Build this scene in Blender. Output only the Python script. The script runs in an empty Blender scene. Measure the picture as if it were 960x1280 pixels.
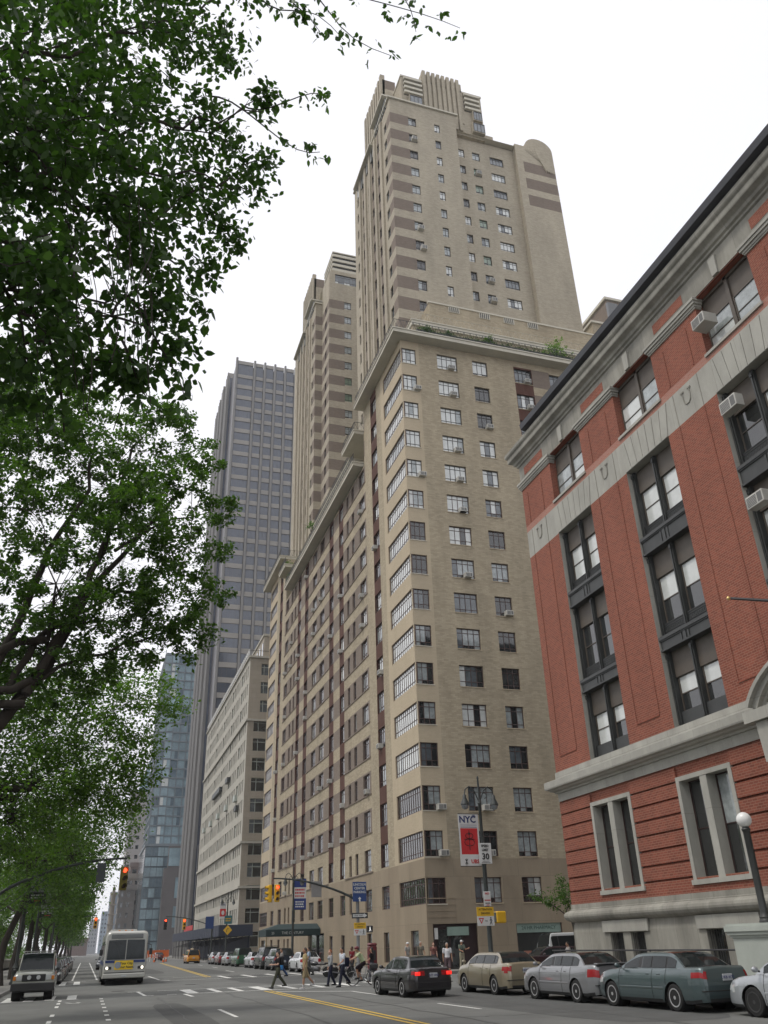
import bpy, math, random
import numpy as np
from mathutils import Matrix, Vector
R_=math.radians; PI=math.pi
random.seed(7); rng=np.random.default_rng(11)
S=bpy.context.scene; COL=S.collection
# ------------------------------------------------------------ camera
CX,CY,FPX=480.,640.,1031.
CR=np.array([[0.95214119,0.11741741,0.28220614],[-0.30438908,0.44830152,0.84046002],[-0.0278288,-0.88613707,0.46258692]])
EYE=np.array([0,0,1.9])
cam=bpy.data.cameras.new('camera'); camo=bpy.data.objects.new('camera',cam); COL.objects.link(camo)
cam.sensor_fit='VERTICAL'; cam.sensor_height=24; cam.sensor_width=18; cam.lens=24*FPX/1280.
cam.clip_end=6000; cam.clip_start=.05
cm=Matrix(((CR[0][0],-CR[0][1],-CR[0][2],0),(CR[1][0],-CR[1][1],-CR[1][2],0),(CR[2][0],-CR[2][1],-CR[2][2],0),(0,0,0,1)))
cm.translation=Vector(EYE); camo.matrix_world=cm; S.camera=camo
def at(u,v,Y):
    d=CR@np.array([u-CX,v-CY,FPX]); return EYE+d*(Y/d[1])
# ------------------------------------------------------------ light
SUN_EL,SUN_AZ=58.,112.      # sun stands behind the park trees, over the left of the street
w=bpy.data.worlds.new('World'); S.world=w; w.use_nodes=True
nt=w.node_tree; nt.nodes.clear()
sky=nt.nodes.new('ShaderNodeTexSky'); sky.sky_type='NISHITA'; sky.sun_disc=False
sky.sun_elevation=R_(SUN_EL); sky.sun_rotation=R_(-60); sky.air_density=1.6; sky.dust_density=5
bgn=nt.nodes.new('ShaderNodeBackground'); wo=nt.nodes.new('ShaderNodeOutputWorld')
mxw=nt.nodes.new('ShaderNodeMix'); mxw.data_type='RGBA'; mxw.inputs[0].default_value=.93
tcw=nt.nodes.new('ShaderNodeTexCoord'); nzw=nt.nodes.new('ShaderNodeTexNoise'); nzw.inputs['Scale'].default_value=1.3; nzw.inputs['Detail'].default_value=4
rw=nt.nodes.new('ShaderNodeValToRGB'); rw.color_ramp.elements[0].color=(10.1,10.2,10.8,1); rw.color_ramp.elements[1].color=(11.6,11.5,11.9,1)
rw.color_ramp.elements[0].position=.3; rw.color_ramp.elements[1].position=.75
nt.links.new(tcw.outputs['Generated'],nzw.inputs['Vector']); nt.links.new(nzw.outputs['Fac'],rw.inputs['Fac'])
nt.links.new(sky.outputs['Color'],mxw.inputs[6]); nt.links.new(rw.outputs['Color'],mxw.inputs[7])
nt.links.new(mxw.outputs[2],bgn.inputs['Color']); bgn.inputs['Strength'].default_value=.098
nt.links.new(bgn.outputs[0],wo.inputs['Surface'])
sl=bpy.data.lights.new('sun','SUN'); sl.energy=1.7; sl.angle=R_(11); sl.color=(1,.95,.87)
so=bpy.data.objects.new('sun',sl); COL.objects.link(so)
_sd=Vector((-math.cos(R_(SUN_EL))*math.cos(R_(25)),math.cos(R_(SUN_EL))*math.sin(R_(-8)),math.sin(R_(SUN_EL))))
so.rotation_euler=_sd.to_track_quat('Z','Y').to_euler(); so.location=(-30,0,80)
S.view_settings.view_transform='Standard'; S.view_settings.look='None'; S.view_settings.gamma=1; S.view_settings.exposure=0.06
S.cycles.max_bounces=6; S.cycles.transparent_max_bounces=6
# ------------------------------------------------------------ materials
MATS={}
def _new(name):
    m=bpy.data.materials.new(name); m.use_nodes=True; t=m.node_tree; return m,t,t.nodes['Principled BSDF']
def M(name,col=None,rough=.6,metal=0.,var=.12,scale=1.5,spec=.5,coat=0.,emit=None,es=1.,bump=0.,streak=0.):
    if name in MATS: return MATS[name]
    m,t,b=_new(name); N=t.nodes; L=t.links
    b.inputs['Roughness'].default_value=rough; b.inputs['Metallic'].default_value=metal
    b.inputs['Specular IOR Level'].default_value=spec
    if coat: b.inputs['Coat Weight'].default_value=coat; b.inputs['Coat Roughness'].default_value=.06
    c=tuple(col)+(1,)
    b.inputs['Base Color'].default_value=c
    if var>0:
        g=N.new('ShaderNodeNewGeometry'); mp=N.new('ShaderNodeMapping'); mp.inputs['Scale'].default_value=(1,1,1-streak)
        nz=N.new('ShaderNodeTexNoise'); nz.inputs['Scale'].default_value=scale; nz.inputs['Detail'].default_value=6; nz.inputs['Roughness'].default_value=.65
        r=N.new('ShaderNodeMapRange'); r.inputs['From Min'].default_value=.25; r.inputs['From Max'].default_value=.75
        r.inputs['To Min'].default_value=1-var; r.inputs['To Max'].default_value=1+var
        mx=N.new('ShaderNodeVectorMath'); mx.operation='SCALE'; mx.inputs[0].default_value=col
        L.new(g.outputs['Position'],mp.inputs['Vector']); L.new(mp.outputs['Vector'],nz.inputs['Vector'])
        L.new(nz.outputs['Fac'],r.inputs['Value']); L.new(r.outputs['Result'],mx.inputs['Scale'])
        L.new(mx.outputs['Vector'],b.inputs['Base Color'])
        if bump:
            bp=N.new('ShaderNodeBump'); bp.inputs['Strength'].default_value=bump; bp.inputs['Distance'].default_value=.02
            n2=N.new('ShaderNodeTexNoise'); n2.inputs['Scale'].default_value=scale*12; n2.inputs['Detail'].default_value=5
            L.new(g.outputs['Position'],n2.inputs['Vector']); L.new(n2.outputs['Fac'],bp.inputs['Height']); L.new(bp.outputs['Normal'],b.inputs['Normal'])
    if emit: b.inputs['Emission Color'].default_value=tuple(emit)+(1,); b.inputs['Emission Strength'].default_value=es
    MATS[name]=m; return m
def BRICK(name,c1,c2,mortar,bw=.21,bh=.075,ms=.012,big=.12,bigscale=.25,streak=.7,bump=.3,rough=.9,bandcol=None,joint_fade=1.):
    """brick or block wall laid in world metres: across = X or Y by the face's direction, up = Z"""
    if name in MATS: return MATS[name]
    m,t,b=_new(name); N=t.nodes; L=t.links; b.inputs['Roughness'].default_value=rough; b.inputs['Specular IOR Level'].default_value=.25
    g=N.new('ShaderNodeNewGeometry'); sn=N.new('ShaderNodeSeparateXYZ'); sp=N.new('ShaderNodeSeparateXYZ')
    L.new(g.outputs['True Normal'],sn.inputs[0]); L.new(g.outputs['Position'],sp.inputs[0])
    ab=N.new('ShaderNodeMath'); ab.operation='ABSOLUTE'; L.new(sn.outputs['X'],ab.inputs[0])
    gt=N.new('ShaderNodeMath'); gt.operation='GREATER_THAN'; gt.inputs[1].default_value=.5; L.new(ab.outputs[0],gt.inputs[0])
    mx=N.new('ShaderNodeMix'); mx.data_type='FLOAT'; L.new(gt.outputs[0],mx.inputs[0]); L.new(sp.outputs['X'],mx.inputs[2]); L.new(sp.outputs['Y'],mx.inputs[3])
    cb=N.new('ShaderNodeCombineXYZ'); L.new(mx.outputs[0],cb.inputs['X']); L.new(sp.outputs['Z'],cb.inputs['Y'])
    br=N.new('ShaderNodeTexBrick'); br.inputs['Scale'].default_value=1; br.inputs['Brick Width'].default_value=bw; br.inputs['Row Height'].default_value=bh
    br.inputs['Mortar Size'].default_value=ms; br.inputs['Mortar Smooth'].default_value=.3; br.inputs['Bias'].default_value=-.1
    br.inputs['Color1'].default_value=tuple(c1)+(1,); br.inputs['Color2'].default_value=tuple(c2)+(1,); br.inputs['Mortar'].default_value=tuple(mortar)+(1,)
    L.new(cb.outputs[0],br.inputs['Vector'])
    mp=N.new('ShaderNodeMapping'); mp.inputs['Scale'].default_value=(1,1,1-streak); L.new(g.outputs['Position'],mp.inputs['Vector'])
    nz=N.new('ShaderNodeTexNoise'); nz.inputs['Scale'].default_value=bigscale; nz.inputs['Detail'].default_value=9; nz.inputs['Roughness'].default_value=.7
    L.new(mp.outputs['Vector'],nz.inputs['Vector'])
    r=N.new('ShaderNodeMapRange'); r.inputs['From Min'].default_value=.28; r.inputs['From Max'].default_value=.72; r.inputs['To Min'].default_value=1-big; r.inputs['To Max'].default_value=1+big
    L.new(nz.outputs['Fac'],r.inputs['Value'])
    sc=N.new('ShaderNodeVectorMath'); sc.operation='SCALE'; L.new(br.outputs['Color'],sc.inputs[0]); L.new(r.outputs['Result'],sc.inputs['Scale'])
    L.new(sc.outputs['Vector'],b.inputs['Base Color'])
    if bump:
        bp=N.new('ShaderNodeBump'); bp.invert=True; bp.inputs['Strength'].default_value=bump; bp.inputs['Distance'].default_value=.012
        L.new(br.outputs['Fac'],bp.inputs['Height']); L.new(bp.outputs['Normal'],b.inputs['Normal'])
    MATS[name]=m; return m
def GLASS(name,col,rough=.04,var=.3,scale=.8,spec=.8):
    return M(name,col,rough=rough,var=var,scale=scale,spec=spec,coat=.7)
tan=BRICK('tan_brick',(.395,.335,.24),(.30,.253,.178),(.31,.27,.20),bw=.4,bh=.13,ms=.012,big=.20,bigscale=.4,streak=.8)
tan2=BRICK('tower_brick',(.405,.358,.278),(.325,.288,.222),(.33,.30,.24),bw=.4,bh=.13,ms=.012,big=.17,bigscale=.3,streak=.8)  # tan brick paled and greyed: haze over the towers mixed into its colour
tanlt=BRICK('pale_tan_brick',(.455,.38,.27),(.425,.355,.25),(.42,.36,.27),bw=.4,bh=.13,big=.09,bigscale=.3)
taupe=BRICK('taupe_brick',(.205,.165,.135),(.175,.14,.115),(.2,.17,.14),bw=.4,bh=.13,big=.1)
brown=BRICK('brown_spandrel',(.10,.048,.036),(.085,.04,.03),(.08,.045,.035),bw=.12,bh=3,big=.2,bigscale=1.2)
basestone=BRICK('smooth_base_stone',(.285,.235,.17),(.265,.215,.155),(.2,.165,.12),bw=2.6,bh=1.5,ms=.012,big=.16,bigscale=.45)
slabm=M('painted_slab',(.50,.47,.39),.8,var=.12,scale=.6)
redb=BRICK('red_brick',(.25,.078,.050),(.172,.056,.038),(.28,.14,.10),bw=.26,bh=.095,ms=.014,big=.15,bigscale=.5,bump=.25)
redpale=BRICK('pinkish_brick',(.35,.14,.10),(.38,.19,.145),(.34,.22,.18),bw=.23,bh=.085,ms=.016,big=.1)
stone=BRICK('limestone',(.36,.352,.315),(.33,.322,.287),(.24,.232,.205),bw=1.5,bh=3.1,ms=.008,big=.2,bigscale=.8,streak=.55,bump=.2)
stoned=BRICK('weathered_limestone',(.275,.265,.23),(.225,.217,.19),(.16,.155,.135),bw=1.35,bh=3.3,ms=.008,big=.34,bigscale=1.1,streak=.75,bump=.2)
iron=M('dark_cast_iron',(.035,.037,.036),.5,var=.25,scale=2)
sashm=M('brown_painted_sash',(.085,.07,.055),.55,var=.2)
frm=M('maroon_steel_frame',(.075,.042,.036),.5,var=.2)
frd=M('dark_steel_frame',(.045,.04,.038),.5,var=.2)
wht=M('white_paint',(.62,.62,.60),.5,var=.08)
blk=M('black_metal',(.02,.02,.022),.45,var=.2)
gdark=GLASS('dark_glass',(.028,.030,.030))
gmid=GLASS('grey_glass',(.10,.115,.125),var=.5,scale=1.6)
gblindsky=GLASS('glass_over_blind',(.58,.60,.58),rough=.12,var=.12,scale=2)  # blind tone; also paints the sky reflection of the corner bay panes
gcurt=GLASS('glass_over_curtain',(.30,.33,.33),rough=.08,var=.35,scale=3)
ggreen=GLASS('glass_over_green_blind',(.16,.22,.16),rough=.1,var=.2)
gblue=GLASS('blue_grey_glass',(.04,.052,.078),rough=.10,var=.3,scale=.15,spec=.7)
PANES=[gdark,gmid,gblindsky,gcurt,ggreen]
# ------------------------------------------------------------ mesh builder
class MB:
    def __init__(s): s.v=[]; s.f=[]; s.m=[]; s.mats=[]
    def mi(s,mat):
        if mat not in s.mats: s.mats.append(mat)
        return s.mats.index(mat)
    def poly(s,pts,mat):
        n=len(s.v); s.v+= [tuple(p) for p in pts]; s.f.append(tuple(range(n,n+len(pts)))); s.m.append(s.mi(mat)); return s
    def raw(s,vs,fs,mat,T=None):
        n=len(s.v); k=s.mi(mat)
        s.v+=[tuple(T@Vector(p)) if T else tuple(p) for p in vs]
        for f in fs: s.f.append(tuple(i+n for i in f)); s.m.append(k)
        return s
    def box(s,x0,x1,y0,y1,z0,z1,mat,T=None):
        vs=[(x0,y0,z0),(x1,y0,z0),(x1,y1,z0),(x0,y1,z0),(x0,y0,z1),(x1,y0,z1),(x1,y1,z1),(x0,y1,z1)]
        return s.raw(vs,[(0,3,2,1),(4,5,6,7),(0,1,5,4),(1,2,6,5),(2,3,7,6),(3,0,4,7)],mat,T)
    def bbox(s,x0,x1,y0,y1,z0,z1,mat,b=.02,T=None):   # box with chamfered vertical and top edges
        b=min(b,(x1-x0)/2.2,(y1-y0)/2.2,(z1-z0)/2.2)
        def ring(i,z): return [(x0+i+ (b if 0 else 0),y0+i,z)]
        def oct_(i,z):
            a0,a1,c0,c1=x0+i,x1-i,y0+i,y1-i
            return [(a0+b,c0,z),(a1-b,c0,z),(a1,c0+b,z),(a1,c1-b,z),(a1-b,c1,z),(a0+b,c1,z),(a0,c1-b,z),(a0,c0+b,z)]
        R=[oct_(b*.6,z0),oct_(0,z0+b),oct_(0,z1-b),oct_(b*.6,z1)]
        vs=[p for r in R for p in r]; fs=[]
        for k in range(3):
            for j in range(8): fs.append((k*8+j,k*8+(j+1)%8,k*8+8+(j+1)%8,k*8+8+j))
        fs.append(tuple(range(7,-1,-1))); fs.append(tuple(range(24,32)))
        return s.raw(vs,fs,mat,T)
    def prism(s,pts,y0,y1,mat,T=None):   # pts in x,z extruded along y
        n=len(pts); vs=[(x,y0,z) for x,z in pts]+[(x,y1,z) for x,z in pts]
        fs=[tuple(range(n)),tuple(range(2*n-1,n-1,-1))]+[(i,(i+1)%n,n+(i+1)%n,n+i) for i in range(n)]
        return s.raw(vs,fs,mat,T)
    def tube(s,P,r,mat,n=8,T=None,caps=True):
        P=[Vector(p) for p in P]; rr=r if hasattr(r,'__len__') else [r]*len(P)
        vs=[];fs=[];side=None
        for i,p in enumerate(P):
            d=(P[min(i+1,len(P)-1)]-P[max(i-1,0)])
            if d.length<1e-9: d=Vector((0,0,1))
            d.normalize()
            if side is None:
                side=d.orthogonal().normalized()
            side=(side-d*side.dot(d))
            if side.length<1e-6: side=d.orthogonal()
            side.normalize(); up=d.cross(side)
            for j in range(n):
                a=2*PI*j/n; vs.append(p+(side*math.cos(a)+up*math.sin(a))*rr[i])
        for i in range(len(P)-1):
            for j in range(n): fs.append((i*n+j,i*n+(j+1)%n,(i+1)*n+(j+1)%n,(i+1)*n+j))
        if caps: fs.append(tuple(range(n-1,-1,-1))); fs.append(tuple(range((len(P)-1)*n,len(P)*n)))
        return s.raw(vs,fs,mat,T)
    def lathe(s,prof,mat,c=(0,0,0),n=16,axis='z',T=None,cap=True):
        vs=[];fs=[]
        for r,z in prof:
            for j in range(n):
                a=2*PI*j/n; x,y=r*math.cos(a),r*math.sin(a)
                p=(x,y,z) if axis=='z' else ((z,x,y) if axis=='x' else (x,z,y))
                vs.append((p[0]+c[0],p[1]+c[1],p[2]+c[2]))
        for i in range(len(prof)-1):
            for j in range(n): fs.append((i*n+j,i*n+(j+1)%n,(i+1)*n+(j+1)%n,(i+1)*n+j))
        if cap: fs.append(tuple(range(n-1,-1,-1))); fs.append(tuple(range((len(prof)-1)*n,len(prof)*n)))
        return s.raw(vs,fs,mat,T)
    def ball(s,c,r,mat,n=12,m=8,T=None):
        r=r if hasattr(r,'__len__') else (r,r,r)
        vs=[(c[0],c[1],c[2]-r[2])]; fs=[]
        for i in range(1,m):
            a=-PI/2+PI*i/m
            for j in range(n):
                b=2*PI*j/n; vs.append((c[0]+r[0]*math.cos(a)*math.cos(b),c[1]+r[1]*math.cos(a)*math.sin(b),c[2]+r[2]*math.sin(a)))
        vs.append((c[0],c[1],c[2]+r[2])); k=len(vs)-1
        for j in range(n): fs.append((0,1+(j+1)%n,1+j)); fs.append((k,k-n+j,k-n+(j+1)%n))
        for i in range(m-2):
            for j in range(n): fs.append((1+i*n+j,1+i*n+(j+1)%n,1+(i+1)*n+(j+1)%n,1+(i+1)*n+j))
        return s.raw(vs,fs,mat,T)
    def join(s,o,T=None):
        n=len(s.v); s.v+=[tuple(T@Vector(p)) for p in o.v] if T else o.v
        mm=[s.mi(x) for x in o.mats]
        s.f+=[tuple(i+n for i in f) for f in o.f]; s.m+=[mm[k] for k in o.m]; return s
    def mesh(s,name,smooth=None,off=None):
        me=bpy.data.meshes.new(name)
        vs=s.v if off is None else [(a-off[0],b-off[1],c-off[2]) for a,b,c in s.v]
        me.from_pydata(vs,[],s.f)
        for mt in s.mats: me.materials.append(mt)
        me.polygons.foreach_set('material_index',s.m)
        if smooth is not None:
            me.polygons.foreach_set('use_smooth',[True]*len(me.polygons)); me.set_sharp_from_angle(angle=R_(smooth))
        me.update(); return me
    def build(s,name,parent=None,smooth=None,world=True,loc=None,rot=None):
        off=None
        if parent is not None and world: off=parent['_o'] if '_o' in parent else None
        o=bpy.data.objects.new(name,s.mesh(name,smooth,off)); COL.objects.link(o)
        if parent is not None:
            o.parent=parent
            if world and '_o' in parent: o['_o']=parent['_o']
        if loc is not None: o.location=loc
        if rot is not None: o.rotation_euler=rot
        return o
def tag(o,label=None,cat=None,group=None,kind=None):
    if label: o['label']=label
    if cat: o['category']=cat
    if group: o['group']=group
    if kind: o['kind']=kind
    return o
def thing(name,loc,label,cat,group=None,rz=0):
    o=bpy.data.objects.new(name,None); COL.objects.link(o); o.location=loc; o.rotation_euler=(0,0,rz); o.empty_display_size=.3
    o['_o']=tuple(float(x) for x in loc); return tag(o,label,cat,group)
def link(name,me,parent=None,loc=None,rot=None):
    o=bpy.data.objects.new(name,me); COL.objects.link(o); o.parent=parent
    if loc is not None: o.location=loc
    if rot is not None: o.rotation_euler=rot
    return o
def struct(name,mb,smooth=None): return tag(mb.build(name,None,smooth),kind='structure')
KIDS={}
def copy_tree(o,parent=None):
    c=o.copy(); COL.objects.link(c); c.parent=parent
    for ch in o.children: copy_tree(ch,c)
    return c
_tx={}
def text(s,size,mat,parent,loc,rot=(PI/2,0,0),name='lettering',bold=0.,sx=1.,depth=.004,align='CENTER'):
    k=(s,size,mat.name,bold,depth,align)
    if k not in _tx:
        cu=bpy.data.curves.new('t','FONT'); cu.body=s; cu.size=size; cu.align_x=align; cu.align_y='CENTER'; cu.extrude=depth; cu.offset=bold; cu.resolution_u=2
        ob=bpy.data.objects.new('t',cu); COL.objects.link(ob); dg=bpy.context.evaluated_depsgraph_get()
        me=bpy.data.meshes.new_from_object(ob.evaluated_get(dg)); me.materials.clear(); me.materials.append(mat)
        bpy.data.objects.remove(ob); _tx[k]=me
    o=link(name,_tx[k],parent,loc,rot); o.scale=(sx,1,1); return o
FE=lambda X:Matrix.Translation((X,0,0))@Matrix.Rotation(-PI/2,4,'Z')   # facade toward the street: local x = -Y
FN=lambda Y:Matrix.Translation((0,Y,0))                                # facade toward the camera: local x = X
def wall(mb,T,u0,u1,z0,z1,holes,matfn,depth=.25,lines=(),zlines=(),revmat=None):
    us=sorted(set([round(x,3) for x in [u0,u1,*lines]+[h[0] for h in holes]+[h[1] for h in holes] if u0-1e-6<=x<=u1+1e-6]))
    zs=sorted(set([round(x,3) for x in [z0,z1,*zlines]+[h[2] for h in holes]+[h[3] for h in holes] if z0-1e-6<=x<=z1+1e-6]))
    for i in range(len(us)-1):
        for j in range(len(zs)-1):
            uc,zc=(us[i]+us[i+1])/2,(zs[j]+zs[j+1])/2
            if any(h[0]<uc<h[1] and h[2]<zc<h[3] for h in holes): continue
            mb.raw([(us[i],0,zs[j]),(us[i+1],0,zs[j]),(us[i+1],0,zs[j+1]),(us[i],0,zs[j+1])],[(0,1,2,3)],matfn(uc,zc),T)
    for h in holes:
        a,b,c,d=h[:4]; rm=revmat or matfn((a+b)/2,d+.05)
        for q in ([(a,0,c),(a,depth,c),(a,depth,d),(a,0,d)],[(b,0,c),(b,0,d),(b,depth,d),(b,depth,c)],[(a,0,d),(a,depth,d),(b,depth,d),(b,0,d)],[(a,0,c),(b,0,c),(b,depth,c),(a,depth,c)]):
            mb.raw(q,[(0,1,2,3)],rm,T)
# windows -------------------------------------------------------
_wt={}
def wtemplate(style,w,h,var,fmat,pan):
    k=(style,round(w,2),round(h,2),var,fmat.name,tuple(p.name for p in pan))
    if k in _wt: return _wt[k]
    rd=random.Random(hash((style,round(w,2),var))%9999 if 0 else int(w*100)*7+var*31+len(style))
    fr=MB(); pa=MB(); t=.055 if w<3 else .07
    if style=='wide': t=.10
    fy0,fy1=0,.09
    fr.box(0,w,fy0,fy1,0,t,fmat); fr.box(0,w,fy0,fy1,h-t,h,fmat); fr.box(0,t,fy0,fy1,t,h-t,fmat); fr.box(w-t,w,fy0,fy1,t,h-t,fmat)
    xs=[t,w-t]; zs=[t,h-t]; s=.022
    if style=='steel':
        n=max(1,int(round(w/.52))); xs=[t+(w-2*t)*i/n for i in range(n+1)]; zs=[t,t+(h-2*t)*.24 if var%2==0 else t+(h-2*t)*.17,t+(h-2*t)*.80,h-t]
    elif style=='sash': zs=[t,h*.5,h-t]
    elif style=='three': xs=[t,w*.28,w*.72,w-t] if w>1.6 else [t,w*.5,w-t]; zs=[t,h*.72,h-t]; s=.05
    elif style=='grid': n=max(1,int(round(w/1.3))); xs=[t+(w-2*t)*i/n for i in range(n+1)]
    elif style=='wide': n=max(2,int(round(w/1.4))); xs=[t+(w-2*t)*i/n for i in range(n+1)]; zs=[t,h*.7,h-t]
    for x in xs[1:-1]: fr.box(x-s,x+s,.012,.07,t,h-t,fmat)
    for z in zs[1:-1]: fr.box(t,w-t,.016,.066,z-s,z+s,fmat)
    base=rd.choice(range(len(pan)))
    for i in range(len(xs)-1):
        q=base if rd.random()<.75 else rd.choice(range(len(pan)))
        for j in range(len(zs)-1):
            q2=q
            if j==0 and rd.random()<.4: q2=0
            tl=(rd.random()-.5)*.006
            pa.poly([(xs[i],.045+tl,zs[j]),(xs[i+1],.045-tl,zs[j]),(xs[i+1],.045-tl+.003,zs[j+1]),(xs[i],.045+tl,zs[j+1])],pan[q2])
    _wt[k]=(fr,pa,[None,None]); return _wt[k]
WINS={}
def win(bld,T,u0,u1,z0,z1,depth,style='steel',fmat=None,pan=None,nvar=5,name='window'):
    WINS.setdefault(bld.name,[]).append((bld,T,u0,u1,z0,z1,depth,style,fmat or frm,pan or PANES,random.randrange(nvar),name))
def flush(bld,maxn=98,minpx=0):
    L=WINS.get(bld.name,[]); sc=[]
    for r in L:
        T=r[1]; c=T@Vector(((r[2]+r[3])/2,0,(r[4]+r[5])/2)); n=(T.to_3x3()@Vector((0,-1,0)))
        d=Vector(EYE)-c; cs=max(0,n.dot(d.normalized())); q=CR.T@(np.array(c)-EYE)
        vis=q[2]>0 and -60<CX+FPX*q[0]/q[2]<1020 and -60<CY+FPX*q[1]/q[2]<1340
        sc.append((r[3]-r[2])*(r[5]-r[4])*cs/d.length_squared*(1 if vis else .01))
    order=sorted(range(len(L)),key=lambda i:-sc[i]); big=set(order[:maxn]); rest=MB(); o=bld['_o']
    for i,r in enumerate(L):
        bl,T,u0,u1,z0,z1,dp,st,fm,pn,var,nm=r
        fr,pa,cache=wtemplate(st,u1-u0,z1-z0,var,fm,pn); TT=T@Matrix.Translation((u0,dp,z0))
        if i in big:
            if cache[0] is None: cache[0]=fr.mesh('window'); cache[1]=pa.mesh('pane')
            ob=link(nm,cache[0],bl); m=TT.copy(); m.translation-=Vector(o); ob.matrix_local=m
            link('pane',cache[1],ob)
        else: rest.join(fr,TT); rest.join(pa,TT)
    if rest.v: tag(rest.build('window',bld),kind='stuff')
acm=M('pale_metal_casing',(.46,.45,.41),.5,var=.15); acg=M('grille_grey',(.12,.12,.115),.6)
def acunit(bld,T,u,z,w=.66,out=.42,h=.42):
    b=MB(); Tm=T@Matrix.Translation((u,0,z))
    b.bbox(0,w,-out,.12,0,h,acm,.015,Tm)
    for k in range(7): b.box(.05,w*.62,-out-.006,-out-.001,.05+k*(h-.1)/7,.05+(k+.6)*(h-.1)/7,acg,Tm)
    b.box(w*.68,w-.05,-out-.006,-out-.001,.06,h-.06,acg,Tm)
    return b.build('air_conditioner',bld)
# ============================================================ GROUND
asph=M('asphalt',(.138,.141,.134),.88,var=.24,scale=.35,bump=.35,spec=.35)
asph2=M('darker_patched_asphalt',(.092,.094,.091),.88,var=.2,scale=.8,bump=.4,spec=.3)
conc=BRICK('sidewalk_flags',(.21,.205,.19),(.185,.18,.168),(.11,.105,.095),bw=1.5,bh=30,ms=.02,big=.2,bigscale=.8)
kerb=M('granite_kerb',(.22,.215,.205),.8,var=.25,scale=4)
paint=M('worn_white_road_paint',(.66,.66,.63),.7,var=.3,scale=5)
ypaint=M('yellow_road_paint',(.62,.42,.07),.7,var=.25,scale=4)
dirt=M('park_soil',(.05,.045,.03),.95,var=.4,scale=.8)
WK=17.4; EK=-3.75; XF=22.5
g=MB(); g.box(-600,600,-200,1450,-1.0,-.02,M('far_ground',(.12,.12,.11),.9)); struct('ground',g)
g=MB(); g.poly([(EK,-40,0),(WK,-40,0),(WK,1400,0),(EK,1400,0)],asph); struct('road',g)
g=MB(); g.poly([(WK,43,0),(120,43,0),(120,56.5,0),(WK,56.5,0)],asph); struct('side_road',g)
g=MB(); g.poly([(WK,128.5,0),(90,128.5,0),(90,142,0),(WK,142,0)],asph); struct('side_road',g)
g=MB()
for x0,x1,y0,y1 in [(9.2,17.2,52,74),(12.2,16.8,20,41.5),(2.6,3.9,24,39),(9.5,12.2,78,104),(5.2,7.3,86,110)]:
    r=random.Random(int(x0*10)); n=14; P=[]
    cx,cy=(x0+x1)/2,(y0+y1)/2
    for i in range(n*2):
        a=2*PI*i/(n*2); k=(abs(math.cos(a))**4+abs(math.sin(a))**4)**-.25
        P.append((cx+math.cos(a)*k*(x1-x0)/2*r.uniform(.93,1.0),cy+math.sin(a)*k*(y1-y0)/2*r.uniform(.96,1),.004))
    g.poly(P,asph2)
struct('asphalt_patch',g)
def sidewalk(x0,x1,y0,y1,kside,z=.15):
    b=MB(); b.box(x0,x1,y0,y1,-.5,z,conc); struct('sidewalk',b)
    k=MB()
    if kside=='W': k.bbox(x0-.16,x0-.001,y0,y1,-.3,z+.003,kerb,.02)
    if kside=='E': k.bbox(x1+.001,x1+.16,y0,y1,-.3,z+.003,kerb,.02)
    struct('kerb',k)
sidewalk(WK+.16,60,-40,43,'W'); sidewalk(WK+.16,90,56.5,128.5,'W'); sidewalk(WK+.16,90,142,215,'W'); sidewalk(WK+.16,90,226,300,'W')
sidewalk(-9.2,EK-.16,-40,700,'E')
g=MB(); g.box(-160,-9.7,-40,700,-.5,.32,dirt); struct('park_ground',g)
# markings 
def mark(pts,m=paint,z=.008,name='lane_marking'):
    b=MB(); b.poly([(x,y,z) for x,y in pts],m); return struct(name,b)
def line(x0,y0,x1,y1,wd=.12,m=paint,z=.008,name='lane_marking'):
    d=Vector((x1-x0,y1-y0)); d.normalize(); n=Vector((-d.y,d.x))*wd/2
    return mark([(x0+n.x,y0+n.y),(x1+n.x,y1+n.y),(x1-n.x,y1-n.y),(x0-n.x,y0-n.y)],m,z,name)
for dx in (0,.28): line(8.38+dx,45.2,8.34+dx,-5,.12,ypaint); line(8.75+dx,70.5,11.4+dx,152,.13,ypaint)
line(5.1,50.6,17,50.2,.22,name='crosswalk_marking'); line(5.0,46.0,17,46.0,.22,name='crosswalk_marking')
for i,x in enumerate((5.15,6.4,7.45,8.7,10.1,11.6,13.2,14.8,16.4)): line(x,46.2,x,50.4,.3 if i%3 else .55,z=.012,name='crosswalk_marking')
for x0,y0,x1,y1 in ((2.8,50.5,2.9,46),(2.85,45.9,3.3,45.9),(3.8,50.7,4.8,50.6),(3.9,46,4.35,45.9),(4.7,45.9,4.8,43.2),(2.3,50.6,3.0,50.6)): line(x0,y0,x1,y1,.16,name='crosswalk_marking')
line(8.6,44.1,11.6,41.2,.2); line(11.6,41.2,11.65,37.4,.13)
line(-3.5,45.3,-.05,45.7,.22,name='crosswalk_marking'); line(-3.5,49.7,-.1,49.7,.2,name='crosswalk_marking')
for x in (-3.1,-2.2,-1.3,-.35): line(x,45.4,x,49.7,.42,z=.012,name='crosswalk_marking')
line(-1.5,65,.2,65,.2,name='crosswalk_marking'); line(-1.5,71.8,.3,71.8,.2,name='crosswalk_marking')
for x in (-1.2,-.3): line(x,65,x,71.8,.4,z=.012,name='crosswalk_marking')
line(5.1,66.3,17,66,.2,name='crosswalk_marking'); line(6.5,72.6,16.5,72.2,.2,name='crosswalk_marking'); line(5.1,79,5.2,68.4,.16); line(5.2,68.5,5.8,66.3,.16)
for x in (9.8,11.6,13.4,15.2,16.6): line(x,66.2,x,72.1,.35,z=.012,name='crosswalk_marking')
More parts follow.
